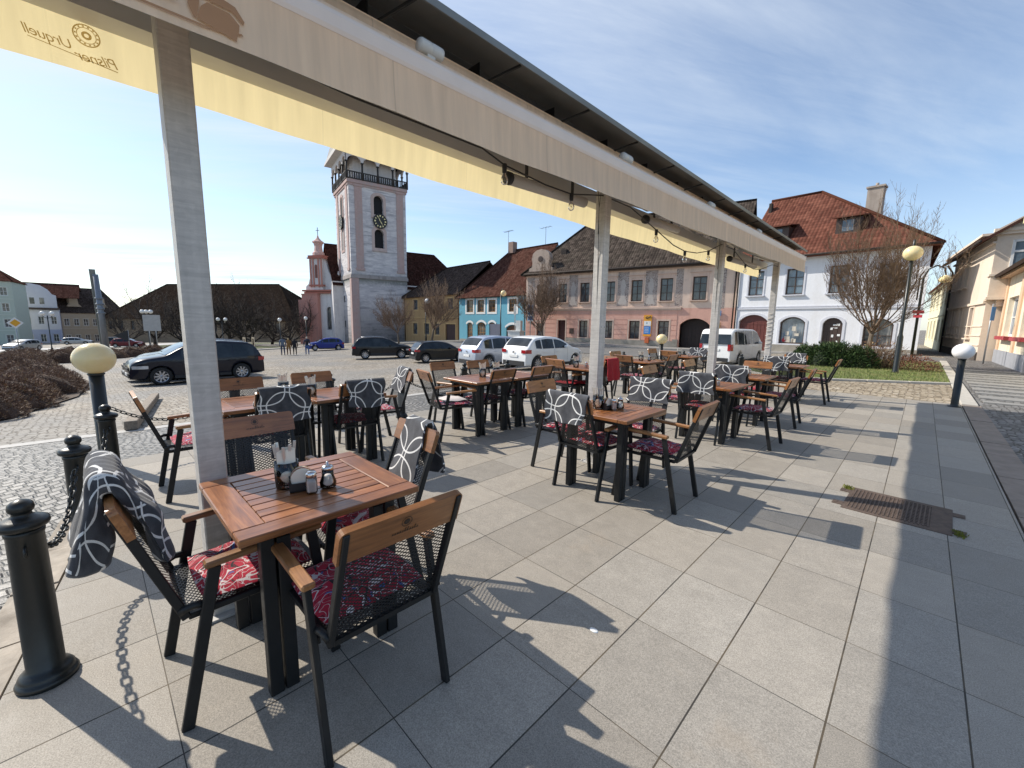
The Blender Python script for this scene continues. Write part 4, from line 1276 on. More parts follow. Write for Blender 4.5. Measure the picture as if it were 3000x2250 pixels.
# ------------------------------------------------------------------ things on the tables
def table_things():
    gl = glassmat('clear_glass', (.98, .99, .99), .01); steel = simple('cutlery_steel', (.66, .64, .60), .30, .6, .05)
    pap = simple('napkin_paper', (.85, .78, .66), .9, 0, .05, 12.); salt = simple('salt_grains', (.80, .72, .68), .9, 0, .06, 90., .2, 200.)
    chrome = simple('chrome', (.7, .7, .7), .12, 1., .02); blackp = simple('black_plastic', (.02, .02, .022), .35)
    gold = simple('gilt_tin', (.50, .33, .10), .35, .4, .2, 20.); redp = simple('red_label', (.40, .05, .03), .5)
    T = .7505
    def jar(name):
        t = thing(name, 'jar', 'cutlery holder')
        mb = MB(); mb.lathe([(.046, 0), (.05, .004), (.052, .06), (.052, .125), (.0495, .125), (.0495, .06), (.047, .008), (0, .007)], n=20); mb.build('glass_jar', gl, t)
        rr = random.Random(4)
        for k in range(7):
            a = -2.4 + .55 * k; mb = MB(); b = Vector((.02 * math.cos(a), .02 * math.sin(a), .012)); e = Vector((.05 * math.cos(a) - .012, .05 * math.sin(a), .215 + rr.uniform(-.015, .01)))
            mb.bar(b, b.lerp(e, .7), .006, .003); d = (e - b).normalized(); mb.bar(b.lerp(e, .7), e, .013, .004, 0, .001); mb.build('cutlery', steel, t)
        for k in range(5):
            mb = MB(); y = -.018 + .009 * k
            mb.grid(lambda a, b: (.026 + y * .3 + .004 * math.sin(6 * b + k), -.038 + .076 * b, .03 + (.15 + .012 * (k % 3) - .02 * abs(2 * b - 1 - .3)) * a), 3, 4)
            n = mb.build('napkin', pap, t)
        return t
    def salt_(name):
        t = thing(name, 'salt', 'salt shaker')
        mb = MB(); mb.box((0, 0, .036), (.046, .046, .07), None, 0, .006); mb.build('glass_body', gl, t)
        mb = MB(); mb.box((0, 0, .031), (.038, .038, .052), None, 0, .005); mb.build('salt', salt, t)
        mb = MB(); mb.lathe([(.018, .07), (.023, .074), (.024, .092), (.019, .1), (0, .103)], n=16); mb.build('cap', chrome, t)
        return t
    def sugar_(name):
        t = thing(name, 'sugar', 'sugar dispenser')
        mb = MB(); mb.lathe([(.030, 0), (.036, .006), (.037, .028), (.026, .06), (.025, .088), (.0235, .088), (.0245, .06), (.034, .03), (.033, .008), (0, .007)], n=18); mb.build('glass_body', gl, t)
        mb = MB(); mb.lathe([(.030, .009), (.0325, .012), (.0325, .029), (.022, .058), (0, .06)], n=16); mb.build('sugar', salt, t)
        mb = MB(); mb.lathe([(.026, .086), (.027, .098), (.02, .106), (.006, .108), (.005, .125), (0, .125)], n=16); mb.build('spout_cap', chrome, t)
        return t
    def rack_(name):
        t = thing(name, 'rack', 'coaster rack')
        mb = MB(); mb.box((0, 0, .004), (.07, .105, .008)); mb.box((-.032, 0, .03), (.006, .105, .06)); mb.box((.032, 0, .02), (.006, .105, .04)); mb.box((0, -.05, .03), (.06, .006, .06)); mb.build('rack', blackp, t)
        for k in range(5):
            mb = MB(); Mx = Matrix.Rotation(PI / 2, 3, 'Y')
            mb.lathe([(0, -.0025), (.047, -.0025), (.047, .0025), (0, .0025)], (-.02 + .0095 * k, .0, .056), 24, 0, False, Mx); mb.build('coaster', [gold, pap, redp][k % 3], t)
        return t
    j0, s0, u0, r0 = jar('cutlery_jar'), salt_('salt_shaker'), sugar_('sugar_dispenser'), rack_('coaster_rack')
    spots = [('j', -2.06, .60, 'on the nearest table'), ('s', -1.91, .655, 'on the nearest table, in front of the coasters'), ('u', -1.925, .735, 'on the nearest table'), ('r', -1.985, .64, 'on the nearest table, between cutlery and salt'),
             ('j', -4.46, 1.58, 'at the middle of the pair behind the post'), ('j', -4.80, 1.42, 'partly hidden behind the draped chair of the pair'),
             ('j', -2.10, 3.30, 'on the second front-row table'), ('s', -1.97, 3.36, 'on the second front-row table'), ('u', -1.95, 3.44, 'on the second front-row table'), ('r', -2.03, 3.35, 'on the second front-row table'),
             ('s', -1.87, 5.80, 'alone on the third front-row table'), ('s', -1.95, 7.5, 'alone on the fourth front-row table'),
             ('j', -4.50, 3.98, 'on the left half of the second joined pair'), ('j', -4.50, 4.25, 'at the middle of the second joined pair'),
             ('j', -4.45, 6.2, 'on the table before the white hatchback'), ('s', -4.33, 6.35, 'on the table before the white hatchback'), ('j', -4.42, 8.60, 'on the table before the pink house'), ('u', -4.3, 8.75, 'on the table before the pink house'),
             ('j', -4.45, 10.7, 'on the farthest square-side table'), ('s', -4.32, 11.0, 'on the farthest square-side table')]
    W = {'j': (j0, 'glass jar of cutlery and paper napkins '), 's': (s0, 'square glass salt shaker with chrome cap '), 'u': (u0, 'round glass sugar dispenser with spout '), 'r': (r0, 'black rack of round gilt coasters ')}
    GR = {'j': 'cutlery jars', 's': 'salt shakers', 'u': 'sugar dispensers', 'r': 'coaster racks'}
    seen = set()
    for k, x, y, w in spots:
        o, l = W[k]
        if k in seen: o = dup(o, (x, y, T), rnd.uniform(-.5, .5), l + w, GR[k])
        else: seen.add(k); o.location = (x, y, T); o.rotation_euler = (0, 0, R(-15)); o['label'] = l + w; o['group'] = GR[k]
table_things()
# ------------------------------------------------------------------ building kit
def plaster(name, col, var=.08, stain=None, amt=.4, sc_=.5, bump=.25):
    m, g, b = newmat(name)
    co = g.coord('Object'); x, y, z = g.sep(co)
    n = g.noise(co, sc_ * 3, 6., .65); f = g.noise(co, 9., 5., .6); run = g.noise(g.vec(x * 1.6, y * 1.6, z * .16), 1., 5., .65)
    c = g.bright(g.mix(0., col, col), n.lin(.25, .75, 1 - var, 1 + var) * f.lin(.3, .7, .96, 1.04))
    if stain: c = g.mix((run * .6 + n * .5).step(.52, .68) * amt, c, stain)
    g.put(b.inputs['Base Color'], c); b.inputs['Roughness'].default_value = .88; b.inputs['Specular IOR Level'].default_value = .2
    g.put(b.inputs['Normal'], g.bump(f, bump, .01))
    return m
def tiles(name, stops, pu=.22, pv=.30, depth=1., moss=.0):
    """pantiles on the UV of a roof slope (u across, v up, in metres)"""
    m, g, b = newmat(name)
    n = g.t.nodes.new('ShaderNodeUVMap'); u, v, _ = g.sep(S(g, n.outputs[0]))
    a = u / pu; r_ = v / pv
    fu = a.fract(); fv = r_.fract()
    h = g.white(g.vec(a.floor(), r_.floor(), 1.))
    roll = (fu * 6.2832).sin() * .5 + .5
    lap = fv.step(.0, .13)
    hgt = roll * .6 + (1. - fv) * .7
    big = g.noise(g.vec(u, v), .45, 5., .62)
    c = g.ramp(h, stops)
    c = g.bright(c, lap.lin(0, 1, .45, 1.) * roll.lin(0, 1, .72, 1.1) * big.lin(.3, .7, .82, 1.14))
    if moss: c = g.mix(g.noise(g.vec(u, v, 3.), 1.1, 6., .7).step(.5, .72) * moss, c, (.07, .065, .05))
    g.put(b.inputs['Base Color'], c); b.inputs['Roughness'].default_value = 1.; b.inputs['Specular IOR Level'].default_value = .0
    g.put(b.inputs['Normal'], g.bump(hgt, .8 * depth, .03))
    return m
GLASS = pane('window_glass'); GLASS_SKY = pane('window_glass_blue', (.06, .085, .11), .05, .9)
WOOD_DK = simple('dark_window_wood', (.055, .032, .024), .5, 0, .15, 6.)
WHITE_P = simple('white_paint', (.78, .78, .76), .5, 0, .04, 3.)
ZINC = simple('zinc_gutter', (.055, .045, .04), .75, 0, .1, spec=.15)
STONE = simple('plinth_stone', (.30, .275, .235), .85, 0, .25, 1.6, .6, 18., dirt=((.17, .15, .12), .6))

def arc_top(x0, x1, zb, rise, n=8):
    if rise <= 0: return [(x0, zb), (x1, zb)]
    w = (x1 - x0) / 2; Rr = (w * w + rise * rise) / (2 * rise); cz = zb - Rr; cx = (x0 + x1) / 2
    a0 = math.asin(min(1, w / Rr)) if rise < w else PI / 2
    out = []
    for k in range(n + 1):
        a = -a0 + 2 * a0 * k / n; out.append((cx + Rr * math.sin(a), cz + Rr * math.cos(a)))
    return out
def wall_open(mb, w, z0, z1, ops, depth=.2, m=0, mr=None):
    """front wall on y = 0 facing -y with real openings (x0,x1,za,zb,rise) and reveals"""
    mr = m if mr is None else mr
    xs = sorted({0., w} | {q for o in ops for q in o[:2]}); zs = sorted({z0, z1} | {q for o in ops for q in (max(o[2], z0), o[3])})
    for i in range(len(xs) - 1):
        for j in range(len(zs) - 1):
            a, b, c, d = xs[i], xs[i + 1], zs[j], zs[j + 1]
            if b - a < 1e-5 or d - c < 1e-5: continue
            mx, mz = (a + b) / 2, (c + d) / 2
            if any(o[0] < mx < o[1] and o[2] < mz < o[3] for o in ops): continue
            mb.face([(a, 0, c), (b, 0, c), (b, 0, d), (a, 0, d)], m)
    for o in ops:
        x0, x1, za, zb = o[:4]; rise = o[4] if len(o) > 4 else 0
        top = arc_top(x0, x1, zb, rise)
        out = [(x0, max(za, z0))] + ([] if rise else []) + top + [(x1, max(za, z0))]
        if rise:
            k = len(top) // 2
            mb.face([(x0, 0, zb)] + [(p[0], 0, p[1]) for p in top[:k + 1]][::-1], m); mb.face([(x1, 0, zb)] + [(p[0], 0, p[1]) for p in top[k:]][::-1], m)
        for i in range(len(out)):
            a, b = out[i], out[(i + 1) % len(out)]
            mb.face([(a[0], 0, a[1]), (b[0], 0, b[1]), (b[0], depth, b[1]), (a[0], depth, a[1])][::-1], mr)
def poly_ring(mb, inner, outer, y0, y1, m=0):
    """flat frame between two matching closed outlines, y0 = front, y1 = back"""
    n = len(inner)
    for i in range(n):
        j = (i + 1) % n; a, b, c, d = inner[i], inner[j], outer[j], outer[i]
        mb.face([(d[0], y0, d[1]), (c[0], y0, c[1]), (b[0], y0, b[1]), (a[0], y0, a[1])][::1], m)
        mb.face([(a[0], y0, a[1]), (b[0], y0, b[1]), (b[0], y1, b[1]), (a[0], y1, a[1])], m)
        mb.face([(c[0], y0, c[1]), (d[0], y0, d[1]), (d[0], y1, d[1]), (c[0], y1, c[1])], m)
def outline(x0, x1, za, zb, rise, off=0.):
    t = arc_top(x0, x1, zb, rise)
    if off == 0: return [(x0, za)] + t + [(x1, za)]
    cx = (x0 + x1) / 2
    t2 = [(cx + (p[0] - cx) * (1 + off / ((x1 - x0) / 2)), p[1] + off) for p in t]
    return [(x0 - off, za - off)] + t2 + [(x1 + off, za - off)]
def window(par, x0, x1, za, zb, rise=0, nx=2, nz=3, fm=None, gm=None, depth=.2, fw=.07, surround=None, sw=.14, sill=None, name='window', transom=None):
    fm = fm or WOOD_DK; gm = gm or GLASS
    mb = MB(); y = depth - .07
    poly_ring(mb, outline(x0 + fw, x1 - fw, za + fw, zb - fw, rise * .9), outline(x0, x1, za, zb, rise), y, y + .06)
    W, H = x1 - x0, zb - za
    for k in range(1, nx): mb.box((x0 + W * k / nx, y + .028, (za + zb) / 2 - rise * .12), (.065 if nx == 2 else .045, .05, H - fw * 2 + rise * .0))
    zt_ = zb - rise
    for k in range(1, nz): 
        zz = za + (zt_ - za) * (k / nz if not transom else transom[k - 1]); mb.box(((x0 + x1) / 2, y + .032, zz), (W - fw * 2, .052, .045))
    w = mb.build(name, fm, par)
    mb = MB(); mb.face([(p[0], y + .045, p[1]) for p in outline(x0 + .02, x1 - .02, za + .02, zb - .02, rise * .95)][::-1]); mb.build('pane', gm, w)
    if surround:
        mb = MB(); poly_ring(mb, outline(x0, x1, za, zb, rise), outline(x0, x1, za, zb, rise, sw), -.035, .0); mb.build('surround', surround, w)
    if sill:
        mb = MB(); mb.box(((x0 + x1) / 2, -.06, za - .045), (W + .3, .2, .07)); mb.build('sill', sill, w)
    return w
def door(par, x0, x1, za, zb, rise, mat, depth=.25, surround=None, sw=.16, leaves=2, name='door', planks=8):
    mb = MB(); y = depth - .02
    mb.face([(p[0], y, p[1]) for p in outline(x0, x1, za, zb, rise)][::-1])
    W = (x1 - x0) / leaves
    for l in range(leaves):
        for k in range(planks // leaves): mb.box((x0 + W * l + W * (k + .5) / (planks // leaves), y - .012, (za + zb - rise) / 2), (W / (planks // leaves) - .025, .02, zb - rise - za - .1), None, 0, .004)
        for zz in (za + .25, zb - rise - .2): mb.box((x0 + W * (l + .5), y - .03, zz), (W - .06, .02, .12))
    d = mb.build(name, mat, par)
    if surround:
        mb = MB(); poly_ring(mb, outline(x0, x1, za, zb, rise), outline(x0, x1, za, zb, rise, sw), -.035, .0); mb.build('surround', surround, d)
    return d
def uvpoly(pts, e, up):
    return [((Vector(p) - Vector(pts[0])).dot(e), (Vector(p) - Vector(pts[0])).dot(up)) for p in pts]
def slope(mb, pts, m=0, th=.12):
    """roof slope: first edge pts[0]->pts[1] is the eave; given thickness below"""
    P = [Vector(p) for p in pts]; e = (P[1] - P[0]).normalized(); n = e.cross(P[-1] - P[0]).normalized(); up = n.cross(e)
    if n.z < 0: n = -n; up = -up
    mb.face(P, m, uvpoly(P, e, up)); Q = [p - n * th for p in P]
    mb.face(Q[::-1], m, uvpoly(P, e, up)[::-1])
    for i in range(len(P)):
        j = (i + 1) % len(P); mb.face([P[i], Q[i], Q[j], P[j]], m, [(0, .1), (0, .1), (.1, .1), (.1, .1)])
def gable_roof(par, x0, x1, y0, y1, ze, zr, mat, hipl=0, hipr=0, over=.35, name='roof', skew=0.):
    """ridge along x; hip lengths at the ends"""
    mb = MB(); ym = (y0 + y1) / 2; k = (zr - ze) / (ym - y0); d = over * k
    A = (x0 - (over if hipl else .05), y0 - over, ze - d); B = (x1 + (over if hipr else .05), y0 - over, ze - d); C = (x1 + (over if hipr else .05) - skew, y1 + over, ze - d); D = (x0 - (over if hipl else .05), y1 + over, ze - d)
    E = (x0 + hipl - (0 if hipl else .05), ym, zr); F = (x1 - hipr + (0 if hipr else .05), ym, zr)
    slope(mb, [A, B, F, E]); slope(mb, [C, D, E, F])
    if hipl: slope(mb, [D, A, E])
    if hipr: slope(mb, [B, C, F])
    r = mb.build(name, mat, par)
    mb = MB(); mb.tube([Vector(E) + Vector((0, 0, .03)), Vector(F) + Vector((0, 0, .03))], .11, 8)
    if hipr:
        mb.tube([Vector(F) + Vector((0, 0, .03)), Vector(B) + Vector((0, 0, .05))], .10, 8)
    if hipl: mb.tube([Vector(E) + Vector((0, 0, .03)), Vector(A) + Vector((0, 0, .05))], .10, 8)
    mb.build('ridge_tiles', mat, r)
    return r
def shell(mb, w, dpt, z0, z1, gl=None, gr=None, m=0):
    """side and back walls; gl / gr = gable height at left / right end"""
    mb.face([(0, dpt, z0), (0, 0, z0), (0, 0, z1)] + ([(0, dpt / 2, gl)] if gl else []) + [(0, dpt, z1)], m)
    mb.face([(w, 0, z0), (w, dpt, z0), (w, dpt, z1)] + ([(w, dpt / 2, gr)] if gr else []) + [(w, 0, z1)], m)
    mb.face([(w, dpt, z0), (0, dpt, z0), (0, dpt, z1), (w, dpt, z1)], m)
def frame(P, Q): return math.atan2(Q[1] - P[1], Q[0] - P[0]), math.hypot(Q[0] - P[0], Q[1] - P[1])
def gutter(par, x0, x1, z, y=-.42):
    mb = MB(); mb.tube([(x0, y, z), (x1, y, z)], .075, 8); return mb.build('gutter', ZINC, par)
def downpipe(par, x, z0, z1):
    mb = MB(); mb.tube([(x, -.40, z1), (x, -.30, z1 - .15), (x, -.09, z1 - .5), (x, -.09, z0)], .055, 8); return mb.build('downpipe', ZINC, par)
def aerial(par, x, y, z, h=2., n=6):
    mb = MB(); mb.tube([(x, y, z), (x, y, z + h)], .025, 5); mb.tube([(x - .9, y, z + h - .1), (x + .9, y, z + h - .02)], .02, 5)
    for k in range(n): mb.tube([(x - .8 + 1.6 * k / (n - 1), y - .35, z + h - .07), (x - .8 + 1.6 * k / (n - 1), y + .35, z + h - .07)], .012, 4)
    return mb.build('aerial', ZINC, par)
RED_T = tiles('red_tiles', [(0, (.115, .047, .034)), (.4, (.155, .063, .045)), (.75, (.195, .083, .058)), (1, (.12, .052, .038))], .24, .34)
OLD_T = tiles('old_brown_tiles', [(0, (.045, .037, .032)), (.5, (.075, .06, .05)), (1, (.115, .092, .077))], .24, .33, 1., .5)
DRED_T = tiles('dark_red_tiles', [(0, (.060, .028, .022)), (.5, (.09, .043, .033)), (1, (.12, .062, .048))], .22, .30, .8, .25)
DARK_T = tiles('dark_tiles', [(0, (.045, .033, .028)), (.5, (.075, .055, .045)), (1, (.11, .08, .07))], .24, .32, .8, .3)

# ------------------------------------------------------------------ white corner house
def white_house():
    P, Q = (-10.85, 36.45), (-.2, 35.6); a, w = frame(P, Q)
    t = thing('white_house', 'white corner house with red tiled hip roof and arched ground-floor openings', 'house', (*P, 0), a)
    wm = plaster('white_render', (.76, .77, .80), .03, (.60, .58, .55), .25); grey = plaster('pale_grey_trim', (.62, .63, .68), .03)
    d = 11.; ze = 6.95; z0 = -.6
    up = [(.74, 1.78, 3.92, 5.73), (3.27, 4.36, 3.9, 5.73), (5.85, 6.92, 3.89, 5.73), (8.42, 9.42, 3.87, 5.62)]
    lo = [(.29, 2.35, -.5, 2.47, .5), (3.17, 4.75, .36, 2.3, .4), (5.78, 6.9, -.5, 2.24, .4), (8.0, 9.48, .4, 2.2, .4)]
    mb = MB(); wall_open(mb, w, z0, ze, up + lo, .22); mb.face([(0, d, z0), (0, 0, z0), (0, 0, ze), (0, d, ze)]); mb.face([(w, 0, z0), (w - 1.15, d, z0), (w - 1.15, d, ze), (w, 0, ze)]); mb.face([(w - 1.15, d, z0), (0, d, z0), (0, d, ze), (w - 1.15, d, ze)]); mb.build('wall', wm, t)
    for o in up: window(t, *o[:4], 0, 2, 3, None, GLASS_SKY, .22, .08, grey, .11, grey)
    brown = simple('red_brown_door', (.12, .028, .02), .5, 0, .15, 3.); 
    door(t, *lo[0], brown, .22, grey, .16, 2, 'gate', 8)
    s = window(t, *lo[1], 1, 1, None, GLASS_SKY, .22, .09, grey, .14, name='shop_window')
    dm = MB(); rr = random.Random(3)
    for k in range(7):
        x = 3.4 + rr.uniform(0, 1.0); z = .5 + rr.uniform(0, 1.1); dm.box((x, .19 + .0, z), (rr.uniform(.12, .35), .004, rr.uniform(.15, .4)))
    dm.build('display_goods', simple('faded_paper', (.55, .50, .42), .8, 0, .3, 4.), s)
    dm = MB(); dm.lathe([(.0, 0), (.22, .02), (.26, .16), (.16, .34), (0, .36)], (3.55, .20, .45), 12, 0, True, Matrix.Diagonal((1, .05, 1))); dm.build('red_goods', simple('red_goods', (.4, .03, .04), .5), s)
    dr = door(t, *lo[2], WOOD_DK, .22, grey, .14, 1, 'shop_door', 4)
    dm = MB()
    for k in range(8): dm.box((5.98 + rr.uniform(0, .75), .165, .5 + rr.uniform(0, 1.3)), (rr.uniform(.08, .2), .004, rr.uniform(.08, .26)))
    dm.build('poster', WHITE_P, dr)
    window(t, *lo[3], 2, 2, None, GLASS, .22, .09, grey, .14, name='shop_window')
    mb = MB()
    mb.box((w / 2, -.04, 2.92), (w, .08, .09)); mb.box((w / 2, -.025, 3.05), (w, .05, .06)); mb.box((w / 2, -.09, ze - .36), (w, .18, .2)); mb.build('cornice', grey, t)
    mb = MB()
    for x0, x1 in ((-.02, .13), (2.52, 5.6), (7.05, w + .02)): mb.box(((x0 + x1) / 2, -.06, -.15), (x1 - x0, .12, .85))
    mb.build('plinth', STONE, t)
    # roof: eave left meets the neighbour, hip at the right
    r = gable_roof(t, 0, w, 0, d, ze, 12.1, RED_T, 0, 7.2, .5, 'roof', 1.3)
    # dormers
    for k, (x0, x1) in enumerate(((1.3, 2.75), (5.6, 6.95))):
        dm = MB(); zb, zt_ = 8.0, 9.05; sl = (12.1 - ze) / 5.5; yf = (zb - ze) / sl - .0; yb = (zt_ - ze) / sl + .6
        dm.box(((x0 + x1) / 2, (yf + yb) / 2, (zb + zt_) / 2 - .05), (x1 - x0, yb - yf, zt_ - zb)); do = dm.build('dormer', WOOD_DK, r)
        dm = MB(); dm.box(((x0 + x1) / 2, yf - .012, (zb + zt_) / 2 - .05), (.62, .02, .72)); dm.build('dormer_window', GLASS_SKY, r)
        dm = MB(); slope(dm, [(x0 - .2, yf - .35, zt_ + .02), (x1 + .2, yf - .35, zt_ + .02), (x1 + .2, yb + 1.6, zt_ + .62), (x0 - .2, yb + 1.6, zt_ + .62)], 0, .08); dm.build('dormer_roof', RED_T, r)
    ch = MB(); ch.box((7.0, 4.4, 9.3), (.9, .75, 4.2)); ch.box((7.0, 4.4, 11.45), (1.05, .9, .12)); ch.lathe([(.1, 0), (.1, .25)], (7.0, 4.4, 11.5), 8)
    ch.build('chimney', plaster('chimney_render', (.42, .36, .31), .15, (.2, .16, .14), .5), r)
    ch = MB(); ch.box((.3, 4.4, 11.2), (.2, .4, .9)); ch.build('chimney', ZINC, r)
    gutter(t, 0, w + .5, ze - .42, -.55); downpipe(t, .0, -.5, ze - .4)
    return t
white_house()

# ------------------------------------------------------------------ pink house with painted upper storey
def m_sgraffito(name, col=(.56, .40, .31)):
    """grey-white scrollwork painted over the plaster"""
    m, g, b = newmat(name)
    x, y, z = g.sep(g.coord('Object'))
    p = g.vec(x, 0., z)
    n1 = g.noise(p, 2.6, 2., .5, 2.8); n2 = g.noise(g.vec(x + 9., 0., z), 5.5, 3., .6, 2.)
    line = (n1 - .5).abs().lt(.035).max((n2 - .5).abs().lt(.045))
    body = g.noise(p, 1.5, 4., .6).step(.38, .6)
    c = g.mix(body, (.075, .06, .062), (.20, .155, .14)); c = g.mix(line * .8, c, (.52, .46, .42))
    fade = g.noise(g.vec(x, 2., z), .7, 4., .6).step(.35, .65)
    c = g.mix(fade * .3, c, col)
    g.put(b.inputs['Base Color'], c); b.inputs['Roughness'].default_value = .9
    return m
def pink_house():
    P, Q = (-30.9, 33.5), (-11.0, 36.8); a, w = frame(P, Q)
    t = thing('pink_house', 'long pink house with painted grey scrollwork upstairs and dark brown tiled roof', 'house', (*P, 0), a)
    up_m = plaster('peach_render', (.74, .57, .46), .06, (.36, .26, .2), .4); pk = plaster('salmon_render', (.72, .42, .33), .07, (.42, .22, .17), .4); trim = plaster('pale_pink_trim', (.64, .48, .39), .05, (.4, .3, .25), .3)
    z0, zs, ze, d = -.8, 3.05, 7.0, 11.5
    up = [(1.35, 2.3, 3.7, 5.55), (3.95, 4.9, 3.7, 5.55), (6.35, 7.35, 3.7, 5.56), (8.9, 9.95, 3.68, 5.56), (11.5, 12.52, 3.68, 5.58), (14.1, 15.17, 3.68, 5.62), (16.78, 17.88, 3.7, 5.65)]
    lo = [(3.95, 4.85, -.6, 1.92), (6.37, 7.3, .25, 1.9), (8.9, 9.85, .25, 1.9), (11.48, 12.46, .27, 1.92), (14.1, 15.05, .3, 1.94), (1.4, 2.3, .25, 1.75)]
    gate = (15.95, 18.35, -.7, 2.18, .55)
    mb = MB(); wall_open(mb, w, zs, ze, up, .22, 0); shell(mb, w, d, z0, ze, None, None, 0); mb.build('upper_wall', up_m, t)
    mb = MB(); wall_open(mb, w, z0, zs, lo + [gate], .25, 0)
    for k in range(5): mb.box((7.85, -.008, .55 + .5 * k), (15.6, .018, .035)) if False else None
    mb.build('lower_wall', [pk, up_m], t)
    mb = MB()
    for k in range(6):                                  # rusticated joints, as shallow raised bands between openings
        z = .42 + .45 * k
        xs = [0.05] + sorted(q for o in lo if o[2] < z < o[3] for q in (o[0] - .17, o[1] + .17)) + [15.7]
        for i in range(0, len(xs) - 1, 2):
            if xs[i + 1] - xs[i] > .1: mb.box(((xs[i] + xs[i + 1]) / 2, -.012, z), (xs[i + 1] - xs[i], .024, .38))
    mb.build('rustication', pk, t)
    for o in up: window(t, *o[:4], 0, 2, 3, None, None, .22, .08, trim, .13, trim, transom=(.36, .70))
    for o in lo[1:]: window(t, *o[:4], 0, 2, 2, None, None, .25, .08, trim, .14, transom=(.66,))
    door(t, *lo[0], 0, simple('maroon_door', (.055, .016, .014), .5, 0, .2), .25, trim, .12, 2)
    door(t, *gate, simple('black_brown_gate', (.022, .012, .01), .6, 0, .3), .8, None, 0, 2, 'gate')
    for o in up:
        mb = MB(); mb.box(((o[0] + o[1]) / 2, -.07, 6.02), (o[1] - o[0] + .55, .14, .07)); mb.box(((o[0] + o[1]) / 2, -.025, 5.875), (o[1] - o[0] + .34, .05, .22)); mb.build('window_hood', trim, t)
    mb = MB(); mb.box((8.0, -.07, 3.07), (16.0, .14, .14)); mb.box((8.0, -.035, 2.93), (16.0, .07, .14)); mb.box((w / 2, -.1, ze - .38), (w, .2, .24)); mb.box((w / 2, -.05, ze - .58), (w, .10, .12)); mb.build('cornice', trim, t)
    sg = m_sgraffito('painted_scrollwork')
    for x0, x1, za, zb in ((2.55, 3.7, 3.25, 6.35), (5.15, 6.1, 3.25, 6.35), (7.6, 8.65, 3.25, 6.35), (10.2, 11.25, 3.25, 6.35), (12.78, 13.85, 3.25, 6.35), (15.42, 16.0, 3.25, 6.35), (18.65, 19.3, 3.0, 6.3), (.2, 1.1, 3.25, 6.35), (2.55, 16.0, 6.36, 6.6)):
        mb = MB(); mb.box(((x0 + x1) / 2, -.004, (za + zb) / 2), (x1 - x0, .008, zb - za)); mb.build('painted_panel', sg, t)
    # pale painted figures, only as loose vertical shapes
    fig = plaster('pale_figure_paint', (.50, .45, .41), .2, (.42, .36, .33), .6, 2.5)
    for cx in (8.12, 10.72, 13.3, 5.6):
        mb = MB(); rr = random.Random(int(cx * 10))
        prof = [(.0, 3.4), (.42, 3.42), (.36, 3.7), (.24, 4.1), (.2, 4.5), (.27, 4.9), (.3, 5.2), (.12, 5.42), (.14, 5.6), (.0, 5.72)]
        L = [(cx - r * rr.uniform(.7, 1.1), -.0105, z) for r, z in prof]; Rr = [(cx + r * rr.uniform(.7, 1.1), -.0105, z) for r, z in prof]
        for i in range(len(prof) - 1): mb.face([L[i], Rr[i], Rr[i + 1], L[i + 1]])
        mb.build('painted_figure', fig, t)
    mb = MB(); mb.box((1.95, -.05, -.3), (3.9, .1, .95)); mb.box((10.2, -.05, -.3), (10.5, .1, .95)); mb.box((15.65, -.06, -.2), (.42, .14, 1.1)); mb.build('plinth', STONE, t)
    r = gable_roof(t, 0, w + .1, 0, d, ze, 12.6, OLD_T, 4.6, 0, .45)
    gutter(t, 0, w, ze - .35, -.5)
    downpipe(t, w - .18, -.6, ze - .3)
    # scrolled gable at the left end
    mb = MB(); o = [(.35, 6.9), (3.15, 6.9), (3.15, 7.25), (2.85, 7.35), (2.75, 7.7), (2.85, 8.25), (2.7, 8.75), (2.3, 9.05), (1.75, 9.15), (1.2, 9.05), (.8, 8.75), (.65, 8.25), (.75, 7.7), (.65, 7.35), (.35, 7.25)]
    mb.prism([(x, -.06, z) for x, z in o], (0, .6, 0)); gb = mb.build('scrolled_gable', plaster('old_gable_render', (.48, .38, .31), .15, (.2, .15, .12), .7, 1.2), t)
    mb = MB(); mb.lathe([(0, 0), (.27, 0), (.3, .05), (.2, .06)], (1.75, -.07, 8.15), 16, 0, False, Matrix.Rotation(PI / 2, 3, 'X')); mb.build('oculus', WOOD_DK, gb)
    mb = MB(); sl = 5.6 / 5.75
    mb.box((3.4, (8.9 - ze) / sl + .3, 9.0), (.6, .9, .5)); mb.build('skylight', ZINC, r)
    # signs on the facade
    orange = simple('orange_sign', (.80, .36, .03), .5, 0, .03); blue = simple('blue_sign', (.03, .22, .60), .45, 0, .03)
    s = thing('post_office_sign', 'orange post office sign with black post horn above white and blue panels', 'sign', (0, 0, 0)); s.parent = None
    M0 = Matrix.Translation((*P, 0)) @ Matrix.Rotation(a, 4, 'Z')
    s.location = M0 @ Vector((13.2, -.08, .55)); s.rotation_euler = (0, 0, a)
    mb = MB(); mb.box((0, 0, .95), (.72, .05, 1.9)); mb.build('board', orange, s)
    mb = MB(); mb.box((0, -.028, 1.15), (.62, .012, .42), None, 0, .004); mb.build('white_panel', WHITE_P, s)
    mb = MB(); mb.box((0, -.028, .55), (.62, .012, .7), None, 0, .004); mb.build('blue_panel', blue, s)
    k_ = simple('black_print', (.02, .02, .025), .6)
    mb = MB(); mb.tube([(.26, -.03, 1.78), (.1, -.032, 1.66), (-.05, -.033, 1.60), (-.15, -.033, 1.66), (-.12, -.033, 1.75), (-.02, -.033, 1.76), (.05, -.033, 1.68), (.0, -.033, 1.58), (-.1, -.034, 1.56), (-.25, -.034, 1.72)], [.055, .03, .022, .02, .02, .02, .02, .02, .02, .012], 8); mb.build('post_horn', k_, s)
